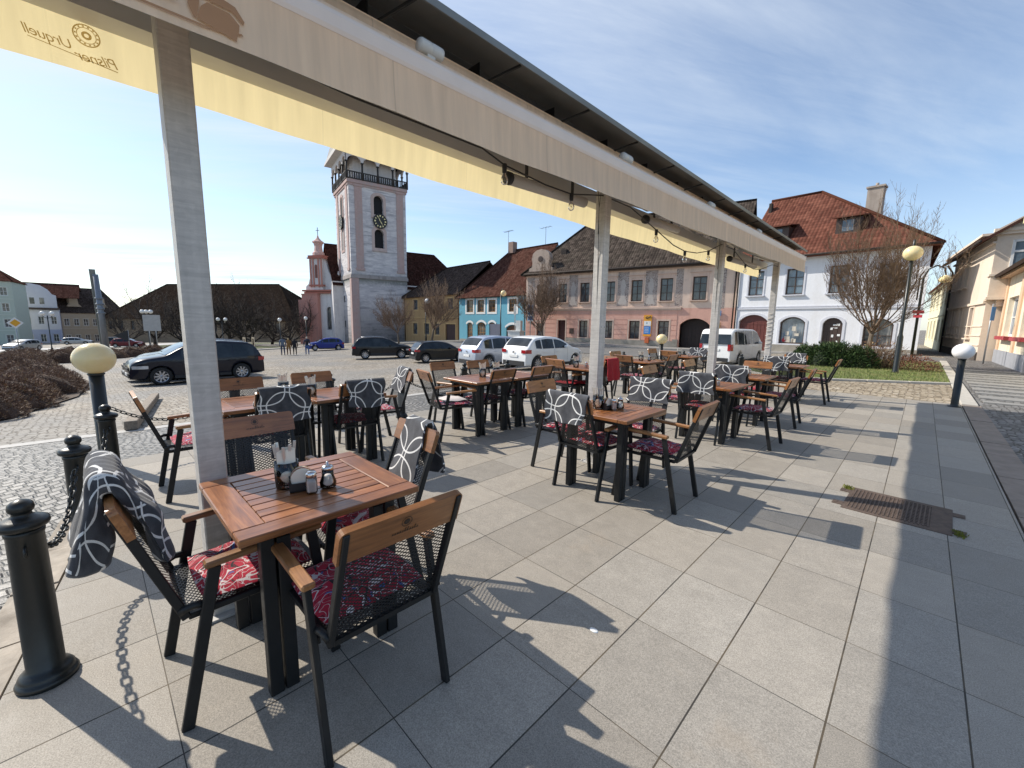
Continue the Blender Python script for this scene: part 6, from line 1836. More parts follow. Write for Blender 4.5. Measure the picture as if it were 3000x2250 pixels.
def right_street():
    # peach building along the street; local x runs from its far end towards the camera
    P, Q = (1.05, 43.), (2.1, 32.6); a, w = frame(P, Q)
    # facade faces -x (the street): use a frame whose local -y looks at the street
    t = thing('peach_house', 'two-storey peach house with an oriel and dark eaves along the right street', 'house', (*P, 0), a)
    pm = plaster('peach_plaster', (.72, .61, .50), .04, (.5, .36, .25), .25); tr = plaster('peach_trim', (.74, .62, .50), .03); bas = plaster('dark_plinth', (.10, .085, .075), .1)
    ze = 6.5
    up = [(.8, 1.7, 4.15, 5.7), (2.6, 3.5, 4.15, 5.7), (4.2, 5.1, 4.15, 5.7)]
    lo = [(.8, 1.7, 1.1, 2.8), (2.6, 3.5, 1.1, 2.8), (4.2, 5.1, 1.1, 2.8), (7.2, 8.1, 1.1, 2.8)]
    mb = MB(); wall_open(mb, w, -.6, ze, up + lo, .22); mb.face([(w, 0, -.6), (w, 9, -.6), (w, 9, ze), (w, 4.5, 9.6), (w, 0, ze)]); mb.face([(0, 9, -.6), (0, 0, -.6), (0, 0, ze), (0, 9, ze)]); mb.build('wall', pm, t)
    for o in up + lo: window(t, *o, 0, 2, 2, simple('rose_window', (.30, .16, .12), .5), None, .22, .09, tr, .12, tr)
    mb = MB(); mb.box((w / 2, -.05, 2.98), (w, .1, .14)); mb.box((w / 2, -.06, 5.95), (w, .12, .1)); mb.box((w / 2, -.28, ze - .15), (w, .5, .12)); mb.box((w - .05, 4.5, ze - .1), (.3, 9.2, .2))
    for k in range(3): mb.box((w / 2, -.02, .75 + .5 * k), (w, .04, .05))
    mb.build('string_course', tr, t)
    mb = MB(); mb.box((w / 2, -.04, -.1), (w, .08, 1.)); mb.build('plinth', bas, t)
    mb = MB()
    mb.box((w + .25, .62, 3.72), (.5, 1.4, 1.05)); mb.box((w + .26, .62, 3.15), (.56, 1.5, .14)); mb.box((w + .26, .62, 4.28), (.6, 1.54, .1)); mb.box((w + .16, .45, 2.92), (.3, .3, .34)); mb.build('oriel', pm, t)
    # white cross window in the end wall looking at the square
    fr = MB(); ex = w + .02
    for y0, y1 in ((.6, 2.6),):
        fr.box((ex, (y0 + y1) / 2, 5.95), (.06, y1 - y0, .1)); fr.box((ex, (y0 + y1) / 2, 4.45), (.06, y1 - y0, .1)); fr.box((ex, y0, 5.2), (.06, .1, 1.6)); fr.box((ex, y1, 5.2), (.06, .1, 1.6)); fr.box((ex, (y0 + y1) / 2, 5.2), (.06, .12, 1.5)); fr.box((ex, (y0 + y1) / 2, 5.45), (.058, y1 - y0, .1))
    wf = fr.build('window', WHITE_P, t); mb = MB(); mb.box((ex - .005, 1.6, 5.2), (.02, 2., 1.5)); mb.build('pane', GLASS_SKY, wf)
    mb = MB(); mb.box((w + .02, 4.5, ze + .02), (.25, 9.3, .16)); mb.bar((w + .06, 0, ze), (w + .06, 4.5, 9.6), .22, .16); mb.bar((w + .06, 9, ze), (w + .06, 4.5, 9.6), .22, .16); mb.build('gable_moulding', tr, t)
    gable_roof(t, 0, w + .25, 0, 9., ze, 9.75, DRED_T, 0, 0, .55)
    gutter(t, 0, w + .3, ze - .5, -.62); downpipe(t, .05, -.4, ze - .5)
    # pale yellow house further down the street
    P, Q = (.15, 60.), (1.0, 43.2)
    t2 = simple_house('lemon_house', 'pale lemon house with a red roof at the end of the right street', P, Q, -.4, 5.4, 8.2, 8., plaster('lemon_plaster', (.74, .69, .50), .04), RED_T, 2, 5, (1.1, 1.6), 0, 0, 1.1, 2.7, plaster('lemon_trim', (.74, .70, .52), .03))
    # yellow single-storey house with the ornate upper oriel, right edge
    P, Q = (2.72, 32.5), (2.9, 24.9); a, w = frame(P, Q)
    t = thing('yellow_house', 'cream yellow house with red window sills and grey plinth at the right edge', 'house', (*P, 0), a)
    ym = plaster('cream_yellow', (.80, .72, .56), .04, (.52, .38, .25), .35); gp = plaster('grey_plinth', (.34, .35, .38), .08, (.24, .24, .25), .4)
    ops = [(1.2, 3.6, 1.25, 3.1), (5.2, 7.2, 1.25, 3.1)]
    mb = MB(); wall_open(mb, w, -.4, 4.3, ops, .25); mb.face([(0, 7, -.4), (0, 0, -.4), (0, 0, 4.3), (0, 7, 4.3)]); mb.face([(w, 0, -.4), (w, 7, -.4), (w, 7, 4.3), (w, 0, 4.3)]); mb.build('wall', ym, t)
    for o in ops:
        wdw = window(t, *o, 0, 2, 2, WHITE_P, GLASS_SKY, .25, .12, None); mb = MB(); mb.box(((o[0] + o[1]) / 2, -.1, 1.2), (o[1] - o[0] + .3, .3, .16)); mb.build('flower_box', simple('red_sill', (.40, .05, .06), .5, 0, .1), wdw)
    mb = MB(); mb.box((w / 2, -.04, .1), (w, .08, 1.)); mb.build('plinth', gp, t)
    mb = MB()
    for x in (.4, 4.4): mb.box((x, -.03, 2.4), (.5, .06, 3.6))
    mb.box((w / 2, -.16, 4.2), (w, .3, .2)); mb.build('pilaster', plaster('peach_pilaster', (.68, .48, .33), .05, (.5, .33, .22), .5), t)
    mb = MB(); slope(mb, [(-.2, -.55, 4.25), (w, -.55, 4.25), (w, 4.5, 6.6), (-.2, 4.5, 6.6)], 0, .14); mb.build('roof', DARK_T, t)
    P, Q = (2.92, 24.7), (2.95, 17.4); a, w = frame(P, Q)
    t = thing('ornate_house', 'pale yellow stuccoed upper storey with ornaments at the upper right edge', 'house', (*P, 0), a)
    lm = plaster('lemon_stucco', (.74, .68, .38), .03)
    mb = MB(); mb.box((w / 2, 3.5, 2.5), (w, 6.9, 6.)); mb.build('wall', ym, t)
    mb = MB(); mb.box((w / 2, 3., 7.3), (w, 7.2, 3.6)); mb.prism([(-.0, -.6, 5.5), (-.0, .3, 4.6), (-.0, .3, 5.5)], (w, 0, .0)); mb.build('oriel', lm, t)
    mb = MB()
    for z, q in ((5.6, .15), (8.6, .3), (9.0, .42), (9.3, .3)): mb.box((w / 2, 3., z), (w + 2 * q, 7.2 + 2 * q, .22))
    rr = random.Random(8)
    for k in range(14):
        mb.lathe([(0, -.06), (.2, -.02), (.16, .05), (0, .07)], (-.02, .1 + .35 * k * .5, 7.4 + .5 * math.sin(k * 1.7)), 8, 0, True, Matrix.Rotation(PI / 2, 3, 'Y'))
    mb.build('stucco_ornament', lm, t)
right_street()
# ------------------------------------------------------------------ cars
def paint(name, col, flake=.0, rough=.28):
    m, g, b = newmat(name)
    n = g.noise(g.coord('Object'), 2.5, 4.)
    g.put(b.inputs['Base Color'], g.bright(g.mix(0., col, col), n.lin(.3, .7, .95, 1.05)))
    g.put(b.inputs['Roughness'], n.lin(.3, .7, rough, rough + .08)); b.inputs['Metallic'].default_value = flake
    b.inputs['Coat Weight'].default_value = .55; b.inputs['Coat Roughness'].default_value = .06; b.inputs['Specular IOR Level'].default_value = .2
    return m
CGL = pane('car_glass', (.008, .011, .013), .04, .45, 0.)
TYRE = simple('tyre', (.018, .018, .018), .8, 0, .15); RIM = simple('alloy', (.50, .50, .52), .3, .8, .05)
PLAST = simple('black_trim', (.022, .022, .024), .6); REDL = simple('tail_lens', (.36, .012, .018), .15, 0, .15, 8., coat=1.); CLEAR = simple('head_lens', (.62, .64, .66), .1, .3, .1, 10., coat=1.)
CT = {
 'suv': dict(L=4.66, W=1.88, H=1.72, wb=2.79, fo=.92, r=.36, gc=.24, belt=.98, c=[(0, .52), (.02, .98), (.10, 1.06), (.30, 1.46), (.58, 1.64), (1.6, 1.72), (2.45, 1.68), (2.92, 1.53), (3.56, 1.16), (4.2, 1.07), (4.5, .98), (4.63, .80), (4.66, .5)], ws=(2.66, 3.56), rw=(.12, .42), ws_=[(.42, 1.22), (1.28, 2.14), (2.2, 3.05)]),
 'estate': dict(L=4.8, W=1.86, H=1.50, wb=2.84, fo=.95, r=.34, gc=.17, belt=.93, c=[(0, .5), (.02, .9), (.10, .98), (.42, 1.34), (.75, 1.45), (1.7, 1.50), (2.5, 1.47), (2.95, 1.32), (3.65, .99), (4.3, .90), (4.65, .78), (4.77, .62), (4.8, .45)], ws=(2.68, 3.6), rw=(.13, .46), ws_=[(.46, 1.25), (1.31, 2.2), (2.26, 3.12)]),
 'hatch': dict(L=4.02, W=1.75, H=1.46, wb=2.55, fo=.82, r=.315, gc=.17, belt=.90, c=[(0, .42), (.03, .88), (.12, .97), (.36, 1.27), (.58, 1.40), (1.3, 1.46), (2.0, 1.42), (2.42, 1.29), (3.02, .96), (3.55, .88), (3.87, .75), (3.99, .6), (4.02, .42)], ws=(2.2, 2.98), rw=(.14, .5), ws_=[(.52, .86), (.92, 1.66), (1.72, 2.56)]),
 'mpv': dict(L=4.3, W=1.79, H=1.60, wb=2.7, fo=.86, r=.325, gc=.18, belt=.95, c=[(0, .45), (.03, .95), (.12, 1.04), (.40, 1.40), (.62, 1.53), (1.4, 1.60), (2.2, 1.56), (2.62, 1.42), (3.3, 1.04), (3.85, .92), (4.15, .78), (4.27, .6), (4.3, .45)], ws=(2.4, 3.24), rw=(.14, .5), ws_=[(.5, .95), (1.01, 1.82), (1.88, 2.78)]),
 'van': dict(L=4.9, W=1.92, H=1.97, wb=3.0, fo=.9, r=.345, gc=.2, belt=1.10, c=[(0, .5), (.02, 1.1), (.10, 1.70), (.22, 1.90), (.5, 1.95), (1.5, 1.97), (3.2, 1.95), (3.65, 1.82), (4.3, 1.22), (4.72, 1.02), (4.87, .75), (4.9, .5)], ws=(3.45, 4.25), rw=(.02, .03), ws_=[(.3, 1.5), (1.58, 2.75), (2.83, 3.85)]),
}
def car(kind, label, loc, heading, body, name='parked_car', cat='car', dark_low=False, group='cars parked on the square', spare=False, plate=True, seam=True):
    D = CT[kind]; L, W, H = D['L'], D['W'], D['H']; gc = D['gc']; C = D['c']
    t = thing(name, label, cat, loc, heading, group)
    wx = (L - D['fo'] - D['wb'], L - D['fo']); ra = D['r'] + .055
    def lin(x):
        for (a, b), (c, d) in zip(C, C[1:]):
            if x <= c: return b + (d - b) * (x - a) / (c - a)
        return C[-1][1]
    def zt_(x):
        if x < .12 or x > L - .12: return lin(x)
        return sum(lin(min(L, max(0, x + dx))) for dx in (-.12, -.06, 0, .06, .12)) / 5
    def zb_(x):
        z = gc + .06 * max(0, (.5 - x) / .5) + .05 * max(0, (x - L + .5) / .5)
        for w in wx:
            if abs(x - w) < ra: z = max(z, D['r'] + math.sqrt(ra * ra - (x - w) ** 2))
        return z
    def hw(x, z):
        d = min(x, L - x); p = 1 - (.16 if x < L / 2 else .24) * max(0, (.75 - d) / .75) ** 2.4
        k = 1 - .05 * (max(0, D['belt'] - .25 - z) / D['belt']) ** 1.2
        if z > D['belt']: k *= 1 - (.20 if kind != 'van' else .12) * ((z - D['belt']) / (H - D['belt']))
        return W / 2 * p * k
    xs = sorted(set([0, .015, .04, .08] + [L * i / 44 for i in range(1, 44)] + [L - .08, L - .04, L - .015, L] + [w + s * ra * math.cos(q) for w in wx for s in (-1, 1) for q in (0.02, .35, .7, 1.05, 1.4)]))
    xs = [x for x in xs if 0 <= x <= L]
    ns = 9
    def ring(x):
        a, b = zb_(x), zt_(x); a = min(a, b - .12); pts = []
        zs = b - min(.11, (b - a) * .3)
        for i in range(ns): z = a + (zs - a) * i / (ns - 1); pts.append((hw(x, z), z))
        h = hw(x, zs)
        pts += [(h * .975, b - (b - zs) * .45), (h * .90, b - (b - zs) * .1), (h * .6, b + .006), (0, b + .014)]
        return pts
    mb = MB(); vs = []; fs = []; k = None
    for x in xs:
        r_ = ring(x); full = [(x - L / 2, y, z) for y, z in r_] + [(x - L / 2, -y, z) for y, z in r_[-2::-1]]; k = len(full); vs += full
    for i in range(len(xs) - 1):
        for j in range(k - 1):
            a = i * k + j; fs.append((a, a + k, a + k + 1, a + 1))
        fs.append((i * k + k - 1, (i + 1) * k + k - 1, (i + 1) * k, i * k))
    mb.mesh(vs, [f[::-1] for f in fs], 0, True)
    e = (len(xs) - 1) * k
    mb.mesh(vs[:k], [tuple(range(k))], 0, False); mb.mesh(vs[e:e + k], [tuple(range(k))[::-1]], 0, False)
    o = mb.build('body', body, t)
    mb = MB(); mb.box((0, 0, .38), (L - .5, W - .5, .3)); mb.build('underbody', PLAST, t)
    # sills / bumpers in black plastic
    for s in (-1, 1):
        mb = MB(); mb.bar((wx[0] + ra - L / 2, s * (hw(L / 2, gc + .06) - .0), gc + (.07 if not dark_low else .12)), (wx[1] - ra - L / 2, s * (hw(L / 2, gc + .06)), gc + (.07 if not dark_low else .12)), .03, .12 if not dark_low else .24); mb.build('sill_trim', PLAST, t)
    mb = MB(); mb.box((.02 - L / 2 - .015, 0, gc + .14), (.05, hw(0, .4) * 1.8, .2)); mb.build('bumper_trim', PLAST, t); mb = MB(); mb.box((L / 2 - .0, 0, gc + .18), (.05, hw(L, .4) * 1.75, .16)); mb.build('bumper_trim', PLAST, t)
    # glass
    def grid_win(x0, x1):
        for s in (-1, 1):
            mb = MB(); n = 10; ok = False; lo = []; hi = []
            for i in range(n + 1):
                x = x0 + (x1 - x0) * i / n; za = D['belt'] + .035 + .02 * (x0 < .6) * (1 - i / n); zc = zt_(x) - .105
                if zc < za + .02: zc = za + .02
                lo.append((x, za)); hi.append((x, zc))
            for i in range(n):
                for j in range(4):
                    q = []
                    for (ii, jj) in ((i, j), (i + 1, j), (i + 1, j + 1), (i, j + 1)):
                        x, za = lo[ii]; zc = hi[ii][1]; z = za + (zc - za) * jj / 4; q.append((x - L / 2, s * (hw(x, z) + .007), z))
                    mb.face(q if s < 0 else q[::-1], 0, None, True)
            mb.build('side_window', CGL, t)
    for w in D['ws_']: grid_win(*w)
    def top_glass(nm, x0, x1, f):
        mb = MB(); n = 8
        for i in range(n):
            for j in range(6):
                q = []
                for ii, jj in ((i, j), (i + 1, j), (i + 1, j + 1), (i, j + 1)):
                    x = x0 + (x1 - x0) * ii / n; z = zt_(x); y = (2 * jj / 6 - 1) * hw(x, z - .06) * f; q.append((x - L / 2, y, z + .012 + .014 * (1 - (y / hw(x, z - .06)) ** 2)))
                mb.face(q, 0, None, True)
        return mb.build(nm, CGL, t)
    top_glass('windshield', D['ws'][0] + .06, D['ws'][1], .86)
    if kind == 'van':
        mb = MB(); mb.prism([(-L / 2 + .0 - .0, -.80, 1.16), (-L / 2 + .0, .80, 1.16), (-L / 2 + .075, .74, 1.68), (-L / 2 + .075, -.74, 1.68)], (-.025, 0, .0)); mb.build('rear_window', CGL, t)
    else: top_glass('rear_window', D['rw'][0] + .02, D['rw'][1], .84)
    # seams, handles, mirrors
    for x0, x1 in D['ws_'][-2:]:
        for s in (-1, 1):
            mb = MB(); xx = x1 + .03
            for i in range(6):
                z0 = gc + .12 + (D['belt'] - gc - .12) * i / 6; z1 = gc + .12 + (D['belt'] - gc - .12) * (i + 1) / 6
                if zb_(xx) > z0: continue
                mb.face([(xx - L / 2 - .004, s * (hw(xx, z0) + .003), z0), (xx - L / 2 + .004, s * (hw(xx, z0) + .003), z0), (xx - L / 2 + .004, s * (hw(xx, z1) + .003), z1), (xx - L / 2 - .004, s * (hw(xx, z1) + .003), z1)])
            mb.build('door_seam', PLAST, t)
    for s in (-1, 1):
        for x0, x1 in D['ws_'][-2:]:
            mb = MB(); z = D['belt'] - .1; mb.box((x0 + .14 - L / 2, s * (hw(x0, z) + .015), z), (.17, .03, .03), None, 0, .008); mb.build('door_handle', body, t)
        mb = MB(); xm = D['ws_'][-1][1] - .18; mb.box((xm - L / 2, s * (hw(xm, D['belt']) + .09), D['belt'] + .09), (.11, .2, .14), None, 0, .035); mb.build('mirror', body, t)
    # wheels
    for x in wx:
        for s in (-1, 1):
            r = D['r']; Mx = Matrix.Rotation(-s * PI / 2, 3, 'X'); c = (x - L / 2, s * (W / 2 - .115), r)
            mb = MB(); mb.lathe([(r * .62, -.1), (r * .93, -.1), (r, -.06), (r, .06), (r * .93, .095), (r * .66, .1), (r * .62, .08)], c, 28, 0, True, Mx); wh = mb.build('wheel', TYRE, t)
            mb = MB(); mb.lathe([(0, .045), (r * .62, .045)], c, 20, 1, False, Mx); mb.lathe([(r * .58, .06), (r * .6, .088), (r * .66, .096)], c, 28, 0, True, Mx, False)
            cc = Vector(c)
            for q in range(9):
                a = 2 * PI * q / 9; dv = Mx @ Vector((math.cos(a), math.sin(a), 0)); n_ = Mx @ Vector((0, 0, 1))
                mb.bar(cc + dv * r * .08 + n_ * .07, cc + dv * r * .61 + n_ * .078, .055, .02, 0, 0, n_)
            mb.lathe([(0, .086), (r * .13, .084), (r * .15, .06)], c, 12, 0, True, Mx); mb.build('rim', [RIM, PLAST], wh)
    # lamps, plates, badge
    def patch(nm, x0, x1, za, zc, s, mat, off=.008):
        mb = MB()
        for i in range(5):
            for j in range(3):
                q = [(lambda x, z: (x - L / 2, s * (hw(x, z) + off), z))(x0 + (x1 - x0) * ii / 5, za + (zc - za) * jj / 3) for ii, jj in ((i, j), (i + 1, j), (i + 1, j + 1), (i, j + 1))]
                mb.face(q if s < 0 else q[::-1], 0, None, True)
        return mb
    zb = D['belt']
    for s in (-1, 1):
        if kind == 'van':
            mb = patch('t', .0, .16, .82, 1.16, s, REDL); mb.box((-L / 2 - .006, s * (hw(0, 1.) - .075), .99), (.02, .15, .34), None, 0, .006)
        else:
            mb = patch('t', .0, .26, zb - .16, zb - .0, s, REDL); mb.box((-L / 2 - .004, s * (hw(0, zb - .1) - .13), zb - .085), (.022, .26, .15), None, 0, .008)
        mb.build('tail_light', REDL, t)
        mb = patch('h', L - .55, L - .08, zb - .30, zb - .18, s, CLEAR); mb.build('headlight', CLEAR, t)
    if plate:
        mb = MB(); mb.box((-L / 2 - .008, 0, .62 if kind != 'van' else .86), (.02, .5, .11), None, 0, .004); mb.build('number_plate', WHITE_P, t)
        mb = MB(); mb.box((L / 2 + .02, 0, .45), (.02, .5, .11), None, 0, .004); mb.build('number_plate', WHITE_P, t)
    mb = MB(); mb.lathe([(0, .0), (.035, .0), (.035, .012), (.05, .012), (.05, 0)], (-L / 2 - .008, 0, zb - .12 if kind != 'van' else 1.02), 16, 0, False, Matrix.Rotation(-PI / 2, 3, 'Y')); mb.build('badge', RIM, t)
    mb = MB(); mb.box((L / 2 + .005, 0, .66), (.02, 1.0, .12), None, 0, .01); mb.build('grille', PLAST, t)
    if kind in ('suv', 'estate'):
        for s in (-1, 1):
            mb = MB(); pts = [(x - L / 2, s * hw(x, H) * .86, zt_(x) + .045) for x in (.7, 1.2, 1.7, 2.2, 2.5)]; mb.tube(pts, .016, 6); mb.build('roof_rail', RIM, t)
    return t
def cars():
    navy = paint('navy_paint', (.004, .006, .016)); black = paint('black_paint', (.010, .011, .013)); silver = paint('silver_paint', (.42, .46, .54), .55, .32); white = paint('white_paint_car', (.80, .80, .79)); blue = paint('royal_blue_paint', (.01, .03, .23)); grey = paint('silver_grey_paint', (.40, .41, .42), .5); red = paint('dark_red_paint', (.16, .012, .02))
    def at(x, y, dz=0.): return (x, y, zt(x, y) + dz)
    def two(rear, front, kind):
        D = CT[kind]; h = math.atan2(front[1] - rear[1], front[0] - rear[0]); f = Vector((math.cos(h), math.sin(h))); l = Vector((-f.y, f.x))
        return h, f, l
    # dark estate-like suv on the left: side seen is its left-hand one, nose towards the lower left
    h = math.atan2(1.92 - 4.72, -21.33 + 21.66); h = math.atan2(-2.78, .15)
    c = Vector((-21.5, 3.32)) ; f = Vector((math.cos(h), math.sin(h))); l = Vector((-f.y, f.x))
    D = CT['suv']
    mid = c + f * (D['L'] / 2 - D['fo'] - D['wb'] / 2) * 0 - l * (D['W'] / 2 - .1)
    # wheels on the viewer's side lie at +l (left of travel)
    ce = c - f * ((D['L'] - D['fo'] - D['wb'] / 2) - D['L'] / 2) * -1 * -1
    ctr = Vector((-21.5, 3.32)) - l * (D['W'] / 2 - .1) + f * (D['L'] / 2 - (D['L'] - D['fo'] - D['wb'] / 2)) 
    car('suv', 'navy blue estate-style suv in profile behind the near post', at(ctr.x, ctr.y, .03), h, navy)
    p2 = ctr - l * 2.6 - f * .25; car('estate', 'dark estate car mostly hidden behind the navy suv', at(p2.x, p2.y), h + R(1), black)
    p3 = ctr - l * 5.3 - f * .9; car('suv', 'second dark car bonnet beyond the navy suv, third in the rank', at(p3.x, p3.y), h, black)
    # blue hatchback by the church
    car('hatch', 'royal blue hatchback in front of the church', at(-50.4, 19.7), math.atan2(-2.2, -.55), blue)
    # rank of cars nosed towards the houses
    car('suv', 'black suv with silver rear bumper in front of the tower', at(-31.5, 16.9), R(66), black, dark_low=True)
    car('hatch', 'black hatchback before the ochre house', at(-24.5, 17.6), R(76), black)
    car('mpv', 'silver-blue compact mpv before the blue house', at(-15.75, 15.2), R(84), silver)
    car('hatch', 'white hatchback before the tree and the pink house', at(-12.45, 14.85), R(88), white)
    car('van', 'white passenger van with dark windows before the arched gates', at(-7.75, 25.9, .0), R(87), white, 'parked_van', 'van')
    # far away on the left
    car('hatch', 'small silver-white car on the pale road at the far left', at(-86., -6.2), R(-35), grey, plate=False)
    car('estate', 'pale estate car parked before the tan row house', at(-128., -1.5), R(75), grey, plate=False)
    car('hatch', 'dark red car behind the yellow globe lamp', at(-92., 4.6), R(70), red, plate=False)
    car('estate', 'dark car parked right of the tall pole', at(-118., 4.2), R(80), black, plate=False)
cars()

# ------------------------------------------------------------------ people
def person(label, loc, heading, H, jacket, trousers, hair, long_coat=False, stride=.05, bag=None):
    t = thing('person', label, 'person', loc, heading, None)
    k = H / 1.75
    J = {'pel': (0, 0, .95), 'waist': (0, 0, 1.08), 'chest': (.01, 0, 1.28), 'neck': (.0, 0, 1.47), 'head': (.02, 0, 1.58), 'crown': (.01, 0, 1.70),
         'hl': (0, .1, .92), 'kl': (.02 + stride, .11, .50), 'al': (-.02 + stride, .115, .09), 'tl': (.14 + stride, .125, .035),
         'hr': (0, -.1, .92), 'kr': (.02 - stride, -.11, .50), 'ar': (-.04 - stride, -.115, .09), 'tr': (.12 - stride, -.125, .035),
         'sl': (0, .18, 1.42), 'el': (-.02, .25, 1.14), 'wl': (.06, .26, .90), 'fl': (.09, .255, .80), 'sr': (0, -.18, 1.42), 'er': (-.02, -.25, 1.14), 'wr': (.06, -.26, .90), 'fr': (.09, -.255, .80)}
    Rr = {'pel': .14, 'waist': .135, 'chest': .155, 'neck': .055, 'head': .095, 'crown': .075, 'hl': .095, 'kl': .065, 'al': .045, 'tl': .035, 'hr': .095, 'kr': .065, 'ar': .045, 'tr': .035, 'sl': .075, 'el': .055, 'wl': .04, 'fl': .035, 'sr': .075, 'er': .055, 'wr': .04, 'fr': .035}
    if long_coat: Rr['hl'] = Rr['hr'] = .13
    E = [('pel', 'waist'), ('waist', 'chest'), ('chest', 'neck'), ('neck', 'head'), ('head', 'crown'), ('pel', 'hl'), ('hl', 'kl'), ('kl', 'al'), ('al', 'tl'), ('pel', 'hr'), ('hr', 'kr'), ('kr', 'ar'), ('ar', 'tr'), ('chest', 'sl'), ('sl', 'el'), ('el', 'wl'), ('wl', 'fl'), ('chest', 'sr'), ('sr', 'er'), ('er', 'wr'), ('wr', 'fr')]
    N = list(J); me = bpy.data.meshes.new('person_body'); me.from_pydata([Vector(J[n]) * k for n in N], [(N.index(a), N.index(b)) for a, b in E], [])
    o = bpy.data.objects.new('body', me); COL.objects.link(o)
    sk = o.modifiers.new('skin', 'SKIN'); sk.use_smooth_shade = True
    for i, n in enumerate(N): me.skin_vertices[0].data[i].radius = (Rr[n] * k, Rr[n] * k * (.78 if n in ('chest', 'waist', 'pel') else 1)); me.skin_vertices[0].data[i].use_root = (n == 'pel')
    o.modifiers.new('sub', 'SUBSURF').render_levels = 2; o.modifiers['sub'].levels = 2
    dg = bpy.context.evaluated_depsgraph_get(); dg.update()
    m2 = bpy.data.meshes.new_from_object(o.evaluated_get(dg)); o.modifiers.clear(); o.data = m2; bpy.data.meshes.remove(me)
    skin = simple('skin', (.42, .24, .17), .6, 0, .05)
    for m in (jacket, trousers, skin, hair, PLAST): m2.materials.append(m)
    for p in m2.polygons:
        c = p.center / k; arm = abs(c.y) > .19
        if c.z > 1.52: p.material_index = 3 if (c.z > 1.60 or c.x < .045) else 2
        elif c.z > 1.47 and not arm: p.material_index = 2 if c.x > .03 else 0
        elif arm and c.z < .87: p.material_index = 2
        elif c.z > (.62 if long_coat else .90) or arm: p.material_index = 0
        elif c.z > .09: p.material_index = 1
        else: p.material_index = 4
        p.use_smooth = True
    o.parent = t
    if bag:
        mb = MB(); mb.box((-.16 * k, -.02, 1.2 * k), (.13, .26, .36), None, 0, .04); mb.build('backpack', bag, t)
def people():
    den = simple('dark_denim', (.05, .06, .10), .9, 0, .1); jean = simple('blue_denim', (.07, .13, .27), .9, 0, .1); nav = simple('navy_jacket', (.03, .04, .07), .8, 0, .1); tan = simple('tan_coat', (.28, .15, .05), .85, 0, .1); blk = simple('black_coat', (.014, .014, .017), .85, 0, .1); gry = simple('grey_blue_jacket', (.11, .14, .19), .85, 0, .1); brown = simple('brown_trousers', (.12, .05, .03), .9)
    h1 = simple('dark_hair', (.025, .018, .014), .6); h2 = simple('blond_hair', (.42, .30, .16), .6); h3 = simple('light_hair', (.55, .48, .38), .6)
    f = R(165)
    for lab, x, y, H, j, t_, h, lc, b in (('person in a grey-blue jacket and dark jeans, leftmost of the four strollers', -42.9, 12.85, 1.8, gry, den, h1, False, None), ('blond person in a tan coat and brown trousers walking away', -43.2, 13.45, 1.68, tan, brown, h2, True, None), ('person in a long black coat with dark hair walking away', -42.9, 13.9, 1.64, blk, blk, h1, True, None), ('person in a navy jacket, backpack and blue jeans, walking apart', -42.1, 14.75, 1.8, nav, jean, h3, False, blk)):
        person(lab, (x, y, zt(x, y) - .01), f + rnd.uniform(-.15, .15), H, j, t_, h, lc, .07, b)
people()
